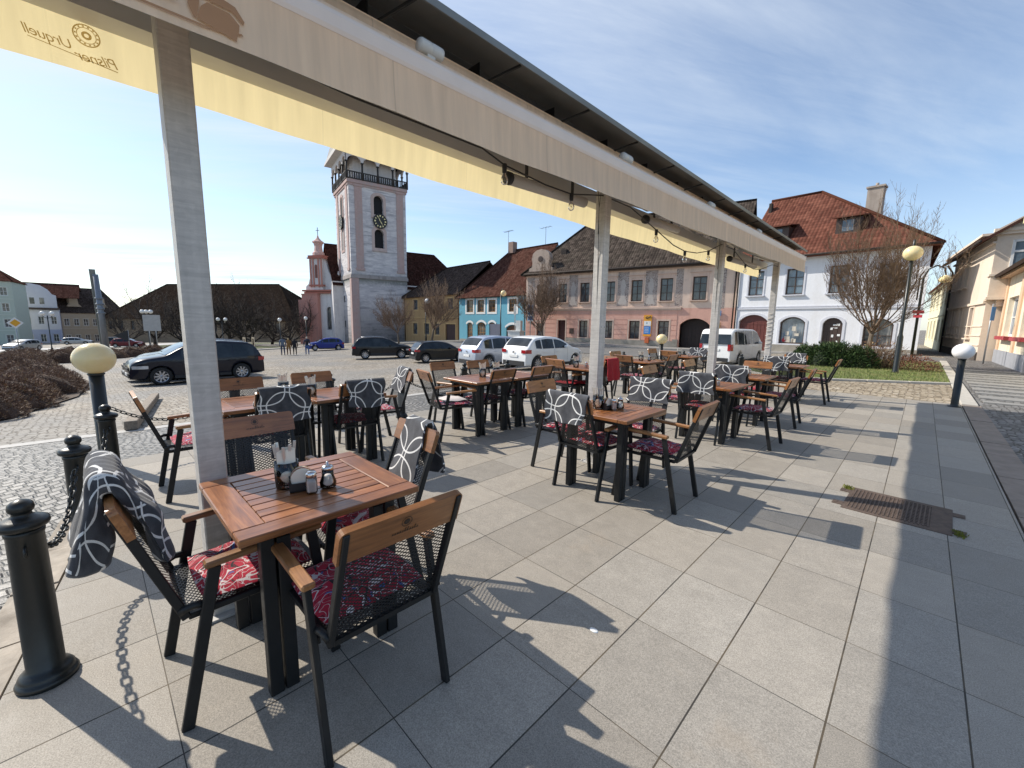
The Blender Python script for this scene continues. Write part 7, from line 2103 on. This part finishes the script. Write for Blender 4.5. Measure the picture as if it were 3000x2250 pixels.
# ------------------------------------------------------------------ trees without leaves, shrubs, hedges
def m_bark(name, col, col2):
    m, g, b = newmat(name)
    x, y, z = g.sep(g.coord('Object'))
    n = g.noise(g.vec(x * 9., y * 9., z * 2.2), 1., 5., .65)
    g.put(b.inputs['Base Color'], g.mix(n.step(.3, .7), col, col2)); b.inputs['Roughness'].default_value = .9
    g.put(b.inputs['Normal'], g.bump(n, .5, .02))
    return m
BARK = m_bark('bark', (.085, .062, .045), (.19, .15, .11)); TWIG = m_bark('twigs', (.12, .075, .05), (.24, .165, .115))
DBARK = m_bark('dark_bark', (.024, .018, .015), (.05, .04, .033)); DTWIG = m_bark('dark_twigs', (.026, .019, .016), (.052, .04, .033))
def bare_tree(seed, H, trunk_h, r0, spread, levels=5, mats=None, vase=True, twigr=.008, kids=(8, 4, 3, 3, 3), lean=(0, 0), up=.35, lens=(.42, .50, .55, .6, .65), rk=.62, clip=None):
    """recursive bare tree: returns (trunk mesh builder, crown mesh builder)"""
    rr = random.Random(seed); tb, cb = MB(), MB()
    def branch(p, d, L, r, lev):
        n = 4 if lev < 3 else 3
        pts = [p]; q = p; dd = d.copy()
        for i in range(n):
            dd = (dd + Vector((rr.gauss(0, .10), rr.gauss(0, .10), rr.gauss(0, .06) + up * (.22 if lev > 0 else .0)))).normalized()
            if clip and lev > 1 and i > 0 and ((q.x / clip[2]) ** 2 + (q.y / clip[2]) ** 2 + ((q.z - clip[0]) / clip[1]) ** 2) > 1 + rr.uniform(-.12, .12): break
            q = q + dd * (L / n); pts.append(q)
        n = len(pts) - 1
        re = max(twigr * .55, r * (.55 if lev < levels - 1 else .4))
        rs = [r + (re - r) * i / n for i in range(n + 1)]
        (tb if lev == 0 else cb).tube(pts, rs, 8 if lev == 0 else (6 if lev == 1 else (4 if lev == 2 else 3)), 0, lev == 0)
        if lev >= levels - 1: return
        k = kids[min(lev, len(kids) - 1)]
        for c in range(k):
            if lev == 0 and vase: t = .80 + .2 * (c / max(1, k - 1))
            else: t = .25 + .75 * (c + rr.random()) / k
            i = min(n - 1, int(t * n)); f = t * n - i; b = pts[i].lerp(pts[i + 1], min(1, f)); ax = (pts[i + 1] - pts[i]).normalized()
            az = (2.4 * c + rr.uniform(-.5, .5)) if lev == 0 else rr.uniform(0, 2 * PI)
            o1 = ax.orthogonal().normalized(); o2 = ax.cross(o1)
            ang = rr.uniform(.28, .62) * spread * (1.25 if lev == 0 else 1)
            nd = (ax * math.cos(ang) + (o1 * math.cos(az) + o2 * math.sin(az)) * math.sin(ang)).normalized()
            rem = (H - trunk_h) if lev == 0 else L
            ll = rem * (rr.uniform(.5, .72) if lev == 0 else lens[min(lev, 4)] * rr.uniform(.7, 1.25) * (1.15 - .5 * t))
            rb = max(twigr, (rs[i] * (rk if lev == 0 else .55)))
            branch(b, nd, ll, rb, lev + 1)
        if lev > 0:
            branch(pts[-1], dd, L * .6, re, lev + 1)
    branch(Vector((0, 0, -.1)), Vector((lean[0], lean[1], 1)).normalized(), trunk_h, r0, 0)
    return tb, cb
def put_tree(name, label, cat, loc, tb, cb, mats, group=None, rz=0.):
    t = thing(name, label, cat, loc, rz, group); tb.build('trunk', mats[0], t); cb.build('crown', mats[1], t); return t
def trees():
    tb, cb = bare_tree(21, 8.2, 2.3, .17, 1.55, 6, None, True, .0085, (16, 7, 5, 4, 2), (0, 0), .95, (.5, .48, .52, .55, .6), .36, (6.3, 4.1, 3.5))
    put_tree('bare_tree', 'bare vase-shaped tree on the lawn in front of the white house', 'tree', (-1.62, 23.0, 0), tb, cb, (BARK, TWIG), 'pruned bare trees on the square').scale = (.70, .70, .70)
    tb, cb = bare_tree(5, 7.0, 1.6, .16, 1.25, 6, None, True, .012, (14, 7, 5, 3, 2), (0, 0), .5, (.5, .46, .5, .55, .6), .4, (4.6, 3.1, 2.9))
    put_tree('bare_tree', 'bare vase-shaped tree before the left end of the pink house', 'tree', (-26.2, 31.2, zt(-26.2, 31.2)), tb, cb, (BARK, TWIG), 'pruned bare trees on the square')
    tb, cb = bare_tree(9, 8.0, 2.0, .17, 1.25, 6, None, True, .014, (13, 7, 5, 3, 2), (0, 0), .45, (.5, .46, .5, .55, .6), .4, (5.2, 3.5, 4.0))
    t1 = put_tree('bare_tree', 'bare spreading tree before the ochre house door', 'tree', (-45.4, 31.4, zt(-45.4, 31.4)), tb, cb, (BARK, TWIG), 'pruned bare trees on the square')
    t0 = dup(t1, (-50.6, 29.6, zt(-50.6, 29.6)), 2.1, 'bare tree at the foot of the church tower', 'pruned bare trees on the square', (.78, .78, .8))
    # tall park trees in front of the long hall
    prot = []
    for s, H, th, sp in ((31, 12.5, 4.0, 1.25), (32, 11.5, 3.0, 1.4), (33, 10, 2.6, 1.5)):
        tb, cb = bare_tree(s, H, th, .30, sp, 6, None, False, .024, (7, 5, 4, 3, 2), (.03, .02), .25, (.5, .5, .5, .55, .6))
        prot.append((tb, cb))
    P = [(-93, 8, 0, 1.0), (-88, 11, 1, .95), (-97, 13, 2, 1.1), (-84, 15.5, 0, .9), (-90, 18, 1, 1.05), (-82, 20, 2, .95), (-78, 18, 0, .85), (-86, 24, 1, 1.0), (-77, 24.5, 2, .9), (-100, 4.5, 1, .8), (-94, 21, 0, 1.1), (-80, 27.5, 1, .85)]
    W = ['leftmost tall bare tree before the long hall', 'tall bare tree left of the near post, before the hall', 'broad bare tree before the left end of the hall roof', 'tall bare tree just right of the near post', 'bare park tree behind the navy suv roof', 'broad bare park tree before the middle of the hall', 'slim bare park tree right of the navy suv', 'bare park tree before the right half of the hall', 'broad bare park tree nearest the church', 'small bare tree beside the yellowish row house', 'tallest bare park tree, above the hall ridge', 'bare tree between the hall and the church']
    first = {}
    for (x, y, k, s), w in zip(P, W):
        z = zt(x, y)
        if k not in first: first[k] = put_tree('park_tree', w, 'tree', (x, y, z), prot[k][0], prot[k][1], (DBARK, DTWIG), 'bare park trees before the hall'); first[k].scale = (s * .9, s * .9, s * .8)
        else: dup(first[k], (x, y, z), 1.3 * x, w, 'bare park trees before the hall', (s * .9, s * .9, s * .8))
    for (x, y, s), w in zip(((-180, -14, 1.15), (-182, -4.5, 1.1), (-181, 1.0, 1.2), (-180, 9, .95), (-158, 40, 1.55)), ('bare tree rising behind the green house roof', 'bare tree behind the rounded gable', 'bare tree behind the dark dormer roof', 'bare tree behind the yellowish row house', 'bare tree rising above the hall ridge right of the near post')):
        dup(first[1], (x, y, -6), x * .7, w, 'bare trees behind the far roofs', (s * .9, s * .9, s * .8))
    # a dark conifer behind the row
    mb = MB(); rr = random.Random(4)
    for k in range(1500):
        t = rr.random() ** .8; z = 1.5 + 13 * t; r = 2.6 * (1 - t) * rr.random() ** .5; a = rr.uniform(0, 6.28)
        p = Vector((r * math.cos(a), r * math.sin(a), z)); q = Vector((math.cos(a), math.sin(a), -.5)) * .6; s = Vector((-math.sin(a), math.cos(a), 0)) * .25
        mb.face([p - s, p + s, p + q])
    t = thing('conifer', 'small dark conifer behind the dormer roof at the far left', 'tree', (-178, 4.5, -6)); mb.build('crown', simple('dark_needles', (.015, .025, .014), .8), t)
    mb = MB(); mb.tube([(0, 0, -.5), (0, 0, 13)], [.25, .05], 6); mb.build('trunk', DBARK, t)
trees()

def tuft_mass(rr, n, rx, ry, rz_, l, w, lift=.35, core=.88):
    """twigs and leaflets spread over a dome"""
    mb = MB()
    for k in range(n):
        u = rr.uniform(-1, 1); v = rr.uniform(0, 2 * PI); z = abs(rr.random()) ** .8; s = math.sqrt(max(0, 1 - z * z)); q = core + (1 - core) * rr.random() ** .5 * 1.3
        lump = 1 + .10 * math.sin(3 * v + 2 * z) + .07 * math.sin(7 * v + 5 * z + 1)
        p = Vector((rx * s * math.cos(v), ry * s * math.sin(v), rz_ * z)) * q * lump
        n_ = Vector((s * math.cos(v) / rx, s * math.sin(v) / ry, z / rz_ + lift)).normalized()
        d = (n_ + Vector((rr.gauss(0, .5), rr.gauss(0, .5), rr.gauss(0, .4)))).normalized(); sd = d.cross(Vector((rr.gauss(0, 1), rr.gauss(0, 1), rr.gauss(0, 1)))).normalized() * w * rr.uniform(.6, 1.4)
        ll = l * rr.uniform(.5, 1.4)
        mb.face([p - sd, p + sd, p + sd * .3 + d * ll, p - sd * .3 + d * ll])
    return mb
def leafmat(name, stops, rough=.75):
    m, g, b = newmat(name); i = g.island(); n = g.noise(g.coord('Object'), 2.2, 4.)
    g.put(b.inputs['Base Color'], g.bright(g.ramp(i, stops), n.lin(.3, .7, .65, 1.3))); b.inputs['Roughness'].default_value = rough; b.inputs['Specular IOR Level'].default_value = .3
    return m
def dome(rx, ry, rz_, seed):
    mb = MB()
    def f(a, b):
        v = 2 * PI * b; z = math.sin(a * PI / 2); s = math.cos(a * PI / 2); l = .9 * (1 + .10 * math.sin(3 * v + 2 * z) + .07 * math.sin(7 * v + 5 * z + 1))
        return (rx * s * math.cos(v) * l, ry * s * math.sin(v) * l, rz_ * z * l - .05)
    mb.grid(f, 10, 28); return mb
def shrubs():
    rr = random.Random(17)
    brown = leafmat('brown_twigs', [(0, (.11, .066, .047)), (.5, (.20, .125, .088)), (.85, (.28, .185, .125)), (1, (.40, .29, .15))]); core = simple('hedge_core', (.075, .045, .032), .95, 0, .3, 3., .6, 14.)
    pr = []
    for k in range(2):
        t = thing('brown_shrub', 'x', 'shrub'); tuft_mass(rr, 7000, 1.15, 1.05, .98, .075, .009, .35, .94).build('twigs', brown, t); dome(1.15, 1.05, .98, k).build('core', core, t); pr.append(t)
    P = [(-11.6, -2.6, 1.05), (-13.4, -2.2, 1.15), (-15.4, -1.8, 1.2), (-12.6, -4.4, 1.1), (-14.6, -4.1, 1.2), (-16.8, -3.7, 1.2), (-17.6, -1.6, 1.15), (-19.8, -1.4, 1.1), (-22.0, -1.2, 1.1), (-19.2, -3.6, 1.2), (-21.8, -3.4, 1.2), (-24.4, -1.5, 1.2), (-25, -3.8, 1.3), (-28, -2., 1.3), (-28.5, -4.5, 1.3), (-16, -6.4, 1.3), (-20, -6.2, 1.3), (-24.5, -6.4, 1.3), (-32, -2.4, 1.4), (-33, -5.2, 1.4), (-36, -3., 1.4), (-38, -6.4, 1.5), (-41, -3.4, 1.5),
         (-46, -1.5, 1.3), (-48.5, -.2, 1.3), (-51, 1.2, 1.3), (-53, 2.8, 1.3), (-55, 4.4, 1.3), (-56.6, 6.2, 1.2), (-57.8, 8.2, 1.2), (-44, -3.4, 1.4), (-50, -3.5, 1.5), (-55, -1., 1.5)]
    W1 = ['nearest', 'second', 'third', 'fourth', 'fifth', 'sixth', 'seventh', 'eighth', 'ninth', 'tenth', 'eleventh', 'twelfth', 'thirteenth', 'fourteenth', 'fifteenth', 'sixteenth', 'seventeenth', 'eighteenth', 'nineteenth', 'twentieth', 'twenty-first', 'twenty-second', 'twenty-third', 'twenty-fourth', 'twenty-fifth', 'twenty-sixth', 'twenty-seventh', 'twenty-eighth', 'twenty-ninth', 'thirtieth', 'thirty-first', 'thirty-second', 'thirty-third']
    used = set()
    order = sorted(range(len(P)), key=lambda i: P[i][0] ** 2 + P[i][1] ** 2)
    for rank, i in enumerate(order):
        x, y, s = P[i]; k = i % 2; z = zt(x, y) - .06
        lab = 'rounded brown leafless shrub, %s from the camera in the planted bed at the left' % W1[rank]
        if k in used: dup(pr[k], (x, y, z), i * 1.1, lab, 'brown shrubs in the bed', (s * .86, s * rr.uniform(.8, .95), s * rr.uniform(.64, .80)))
        else: used.add(k); o = pr[k]; o.location = (x, y, z); o.scale = (s * .88, s * .88, s * .72); o['label'] = lab; o['group'] = 'brown shrubs in the bed'
    # soil under the bed
    # evergreen bush on the lawn
    ev = leafmat('evergreen_leaves', [(0, (.018, .040, .012)), (.5, (.035, .070, .020)), (.9, (.065, .105, .03)), (1, (.10, .11, .04))])
    t = thing('evergreen_bush', 'low dark evergreen bush on the lawn before the white house', 'shrub', (-2.6, 20.9, .02))
    mb = MB()
    for cx, cy, rx, rz_ in ((-.75, .1, .62, .72), (-.2, -.1, .66, .80), (.35, 0, .66, .86), (.9, .15, .55, .74), (.0, .5, .8, .8)):
        q = tuft_mass(rr, 1700, rx, .62, rz_, .11, .016, .5, .78); mb.mesh([Vector(v) + Vector((cx, cy, 0)) for v in q.v], q.f, 0, False)
    mb.build('leaves', ev, t)
    mb = MB()
    for cx, cy, rx, rz_ in ((-.75, .1, .62, .72), (-.2, -.1, .66, .80), (.35, 0, .66, .86), (.9, .15, .55, .74), (.0, .5, .8, .8)):
        q = dome(rx * .82, .5, rz_ * .84, 1); mb.mesh([Vector(v) + Vector((cx, cy, 0)) for v in q.v], q.f, 0, True)
    mb.build('branches', simple('bush_core', (.012, .022, .008), .9), t)
    # dry shrub beside the lamp
    t = thing('dry_shrub', 'dry reddish brown shrub at the foot of the lawn tree', 'shrub', (-1.2, 21.6, .02))
    mb = MB()
    for k in range(260):
        a = rr.uniform(0, 6.28); r = rr.uniform(0, .35); p = Vector((r * math.cos(a) * 1.5, r * math.sin(a), 0)); d = Vector((math.cos(a) * .5, math.sin(a) * .5, rr.uniform(.7, 1.4))).normalized(); L = rr.uniform(.5, 1.2)
        pts = [p]
        for s in range(3): d = (d + Vector((rr.gauss(0, .2), rr.gauss(0, .2), rr.gauss(0, .1)))).normalized(); pts.append(pts[-1] + d * L / 3)
        mb.tube(pts, [.007, .006, .005, .003], 3, 0, False)
    mb.build('stems', TWIG, t)
    tuft_mass(rr, 1500, .85, .6, .95, .06, .014, .4, .55).build('dry_leaves', leafmat('dry_leaves', [(0, (.12, .05, .03)), (.5, (.22, .12, .07)), (1, (.32, .23, .12))]), t)
    t = thing('low_dry_shrub', 'low reddish dry shrub right of the tall street lamp', 'shrub', (-.15, 21.2, .02)); tuft_mass(rr, 1300, .62, .5, .5, .07, .012, .4, .5).build('dry_leaves', leafmat('russet_leaves', [(0, (.10, .035, .025)), (.6, (.19, .08, .055)), (1, (.28, .15, .09))]), t)
    # a soil bed below the shrubs
    soil = simple('bed_soil', (.085, .06, .042), .95, 0, .25, 3., .6, 12.)
    pts = [(-10.6, -1.9), (-13, -1.2), (-18, -.35), (-26, -.1), (-34, -1.), (-42, -2.2), (-42, -9), (-24, -9), (-13, -7.5)]
    mb = MB(); mb.face([(x, y, zt(x, y) + .015) for x, y in pts][::-1])
    # follow the slope: fan of strips
    mb = MB()
    for i in range(len(pts) - 1):
        a, b = pts[i], pts[i + 1]; c = (-24, -4.5); n = 8
        for k in range(n):
            q0 = lambda p, s: (p[0] + (c[0] - p[0]) * s, p[1] + (c[1] - p[1]) * s)
            P4 = [q0(a, k / n), q0(b, k / n), q0(b, (k + 1) / n), q0(a, (k + 1) / n)]; mb.face([(x, y, zt(x, y) + .012) for x, y in P4][::-1])
    struct('planting_bed', mb, soil)
    # lawns of the park on the left
    pl = simple('park_grass', (.085, .095, .035), .95, 0, .25, .5, .3, 20.)
    mb = MB()
    for i in range(20):
        for j in range(10):
            x0, x1 = -66 - 40 * i / 20, -66 - 40 * (i + 1) / 20; y0 = 8 + 1.5 * 0; y1 = 30
            a, b = y0 + (y1 - y0) * j / 10, y0 + (y1 - y0) * (j + 1) / 10; mb.face([(x1, a, zt(x1, a) + .01), (x0, a, zt(x0, a) + .01), (x0, b, zt(x0, b) + .01), (x1, b, zt(x1, b) + .01)])
    struct('park_lawn', mb, pl)
shrubs()

# ------------------------------------------------------------------ lamps, signs, masts
def street_things():
    opal = OPAL_Y
    t = thing('street_lamp', 'tall dark lamp post with a yellowed globe on the lawn', 'lamp', (-.56, 19.55, .02))
    mb = MB(); mb.lathe([(.10, 0), (.10, .05), (.085, .08), (.082, 1.25), (.06, 1.32), (.052, 1.4), (.045, 4.0)], n=16); mb.build('pole', IRON, t)
    mb = MB(); mb.lathe([(.045, 3.7), (.05, 3.72), (.05, 3.82), (.09, 3.86)], n=14); mb.lathe([(.03, 4.0), (.045, 4.2), (.035, 4.45), (.0, 4.47)], n=12); mb.build('fitting', IRON, t)
    mb = MB(); mb.sphere((0, 0, 4.02), .26, 28, 16, 0, (1, 1, .92)); mb.build('globe', opal, t)
    t = thing('gooseneck_lamp', 'thin lamp post with a curved arm behind the globe street lamp', 'lamp', (-.3, 27.6, .0))
    mb = MB(); mb.tube([(0, 0, 0), (0, 0, 3.2), (0, 0, 3.9), (.12, .0, 4.3), (.4, 0, 4.45), (.66, 0, 4.3), (.72, 0, 4.0)], [.06, .05, .045, .04, .035, .03, .03], 8); mb.tube([(-.12, 0, 2.9), (-.12, 0, 4.0), (-.02, 0, 4.2)], .03, 6); mb.build('pole', IRON, t)
    mb = MB(); mb.lathe([(.05, 0), (.2, -.1), (.24, -.2), (.2, -.3), (0, -.36)], (.72, 0, 4.0), 14); mb.build('lamp_head', OPAL_Y, t)
    mb = MB(); mb.box((.0, -.07, 2.35), (.40, .03, .15), Matrix.Rotation(.2, 3, 'Z')); mb.box((.0, -.07, 2.15), (.32, .03, .13), Matrix.Rotation(-.3, 3, 'Z')); o = mb.build('direction_sign', simple('red_sign', (.42, .03, .05), .5)); o.location = (-.3, 27.6, 0); tag(o, 'small red direction plates on the thin lamp post', 'sign')
    blue = simple('sign_blue', (.04, .17, .42), .45); grey = simple('sign_steel', (.36, .37, .38), .4, .5)
    t = thing('road_sign', 'blue and white road sign seen edge-on on a grey post by the yellow house', 'road sign', (2.12, 29.2, 0), R(70))
    mb = MB(); mb.tube([(0, 0, 0), (0, 0, 2.75)], .032, 8); mb.build('post', grey, t)
    mb = MB(); mb.box((0, -.04, 2.3), (.42, .02, .62), None, 0, .008); mb.build('plate', blue, t)
    # priority-road sign
    sx, sy = -53.5, -4.05
    t = thing('priority_sign', 'yellow and white diamond priority road sign on a post in the planted bed', 'road sign', (sx, sy, zt(sx, sy)), math.atan2(-sx, sy) - R(0))
    ang = math.atan2(0 - sy, 0 - sx) + PI / 2; t.rotation_euler = (0, 0, ang)
    mb = MB(); mb.tube([(0, 0, 0), (0, 0, 3.4)], .04, 8); mb.build('post', grey, t)
    def dia(s, y): return [(s, y, 3.05), (0, y, 3.05 + s), (-s, y, 3.05), (0, y, 3.05 - s)]
    mb = MB(); mb.prism(dia(.46, -.06), (0, .02, 0)); mb.build('white_plate', WHITE_P, t); mb = MB(); mb.prism(dia(.30, -.085), (0, .02, 0)); mb.build('yellow_plate', simple('sign_yellow', (.72, .36, .02), .5), t)
    # two-shaft mast
    t = thing('mast', 'tall grey twin-shaft mast with bands behind the globe lamp', 'mast', (-84.4, 1.6, -3.2))
    t.scale = (.72, .72, .80)
    mb = MB(); mb.prism([(-.75, -.45, 0), (-.05, -.45, 0), (-.05, .45, 0), (-.75, .45, 0)], (-.35, -.35, 14.2)); mb.build('flat_shaft', plaster('mast_concrete', (.24, .24, .21), .15), t)
    mb = MB(); mb.tube([(.42, .3, 0), (.15, .05, 13.3)], [.55, .42], 14); 
    for z in (6.4, 7.2, 8.0, 9.): mb.lathe([(.60, 0), (.66, .05), (.66, .25), (.6, .3)], (.42 - .02 * z, .3 - .019 * z, z), 14)
    mb.build('round_shaft', simple('mast_steel', (.20, .215, .24), .4, .4, .15), t)
    # lanterns on the park side
    wl = simple('lantern_white', (.72, .71, .68), .3)
    L = [(-70., -2.9, 4.2, 2, 'twin-globe lamp before the tan row house'), (-68.5, 5.4, 4.6, 3, 'triple-globe lamp in front of the dark park trees'), (-69., 13.2, 3.8, 2, 'twin-globe park lamp just right of the near post'), (-60, 17.8, 3.6, 1, 'single-globe lamp before the park trees, left of the strollers'), (-61, 21.4, 3.8, 1, 'single-globe lamp nearest the church front')]
    for x, y, h, n, w in L:
        t = thing('park_lamp', w, 'lamp', (x, y, zt(x, y)), 1.0, 'globe lamps along the park')
        mb = MB(); mb.lathe([(.12, 0), (.1, .5), (.055, .7), (.05, h)], n=10)
        for k in range(n):
            a = 2 * PI * k / n; dx = .45 * math.cos(a) if n > 1 else 0; dy = .45 * math.sin(a) if n > 1 else 0
            if n > 1: mb.tube([(0, 0, h - .3), (dx * .7, dy * .7, h - .2), (dx, dy, h)], .03, 6)
        mb.build('pole', IRON, t)
        for k in range(n):
            a = 2 * PI * k / n; dx = .45 * math.cos(a) if n > 1 else 0; dy = .45 * math.sin(a) if n > 1 else 0
            mb = MB(); mb.sphere((dx, dy, h + .22), .24, 14, 10); mb.build('globe', wl, t)
    for x, y, h, w in ((-46.2, 31.0, 5.2, 'white-globe lamp before the ochre house'), (-34.5, 33.2, 5.3, 'cream-globe lamp before the blue house')):
        t = thing('square_lamp', w, 'lamp', (x, y, zt(x, y)), 0, 'globe lamps before the houses')
        mb = MB(); mb.lathe([(.13, 0), (.11, .8), (.07, 1.0), (.06, h)], n=10); mb.tube([(0, 0, h), (0, 0, h + .55), (.3, 0, h + .62), (.42, 0, h + .4)], .03, 6); mb.build('pole', IRON, t)
        mb = MB(); mb.sphere((.42, 0, h + .12), .33, 16, 12); mb.build('globe', OPAL_Y if 'cream' in w else wl, t)
    # boards and signs across the square
    t = thing('parking_sign', 'tall white and blue parking sign before the left end of the pink house', 'road sign', (-27.6, 30.6, zt(-27.6, 30.6)), R(40))
    mb = MB(); mb.tube([(0, 0, 0), (0, 0, 3.9)], .04, 8); mb.build('post', grey, t)
    mb = MB(); mb.box((0, -.05, 3.1), (.62, .03, 1.7)); mb.build('plate', WHITE_P, t)
    mb = MB()
    for k in range(3): mb.box((0, -.07, 3.6 - .52 * k), (.44, .01, .36))
    mb.build('symbol', blue, t)
    t = thing('notice_stand', 'grey notice board before the blue house', 'notice board', (-37.3, 35.0, zt(-37.3, 35.0)), R(-15))
    mb = MB(); mb.box((0, 0, 1.2), (2.6, .12, 1.7)); mb.build('board', simple('slate_board', (.10, .11, .15), .4), t)
    mb = MB(); mb.box((-1.35, 0, 1.1), (.1, .14, 2.2)); mb.box((1.35, 0, 1.1), (.1, .14, 2.2)); mb.build('frame', PLAST, t)
    t = thing('pole_sign', 'thin grey sign post before the blue house gate', 'road sign', (-33.4, 34.4, zt(-33.4, 34.4)))
    mb = MB(); mb.tube([(0, 0, 0), (0, 0, 4.2)], .05, 8); mb.build('post', grey, t); mb = MB(); mb.box((.05, -.06, 3.5), (.4, .02, 1.0)); mb.build('plate', grey, t)
    mb = MB(); mb.box((0, 0, .6), (1.5, .8, 1.2)); mb.box((0, 0, 1.24), (1.65, .95, .1)); mb.box((.4, 0, 1.8), (.6, .4, 1.1)); o = mb.build('utility_cabinet', simple('cabinet_white', (.62, .62, .60), .5)); o.location = (-30.9, 32.0, zt(-30.9, 32.)); o.rotation_euler = (0, 0, R(10)); tag(o, 'white utility cabinet at the left corner of the pink house', 'cabinet')
    for x, y, w, h, lab in ((-66., 5.6, 1.6, 1.9, 'pale back of a large road sign left of the near post'),):
        t = thing('sign_back', lab, 'road sign', (x, y, zt(x, y)), math.atan2(-y, -x) + PI / 2)
        mb = MB(); mb.tube([(-.3, 0, 0), (-.3, 0, 4.2)], .05, 6); mb.tube([(.3, 0, 0), (.3, 0, 4.2)], .05, 6); mb.build('post', grey, t)
        mb = MB(); mb.box((0, -.06, 3.4), (w, .03, h)); mb.build('plate', simple('sign_pale', (.42, .41, .39), .5), t)
    t = thing('arrow_sign', 'dark arrow-shaped sign by the red car', 'road sign', (-72., 3.2, zt(-72, 3.2)), math.atan2(-3.2, 72.) + PI / 2)
    mb = MB(); mb.tube([(.5, 0, 0), (.5, 0, 2.6)], .05, 6); mb.build('post', grey, t)
    mb = MB(); mb.prism([(-.9, -.05, 1.9), (.5, -.05, 1.2), (.5, -.05, 2.6)], (0, .03, 0)); mb.build('plate', PLAST, t)
    # timber beam lying on the setts as a parking stop
    mb = MB(); mb.bar((-8.6, .35, zt(-8.6, .35) + .07), (-14.6, 1.15, zt(-14.6, 1.15) + .07), .16, .14, 0, .01)
    tag(mb.build('parking_beam', wood('grey_timber', [(.14, .11, .08), (.26, .21, .16), (.36, .30, .24)], 0, .8, 0.)), 'long weathered timber beam lying on the setts', 'beam')
    mb = MB(); mb.lathe([(0, .004), (.016, .003), (.021, .0005)], (-1.02, 1.66, .0), 10, 0, True, Matrix.Diagonal((1.2, .8, 1))); tag(mb.build('chewing_gum', WHITE_P), 'small white spot of gum on the paving beside the nearest chair shadow', 'gum')
    # park fence / low wall line
    t = thing('planter_frame', 'pale young-tree guard frame in the park', 'tree guard', (-62., 14.6, zt(-62, 14.6)))
    mb = MB()
    for x in (-.5, .5):
        for y in (-.5, .5): mb.box((x, y, .8), (.09, .09, 1.6))
    mb.build('stake', simple('pale_stake', (.50, .42, .30), .8), t)
    mb = MB(); mb.box((0, -.5, 1.5), (1.0, .06, .1)); mb.box((0, .5, 1.5), (1., .06, .1)); mb.build('rail', simple('pale_rail', (.50, .42, .30), .8), t)
street_things()
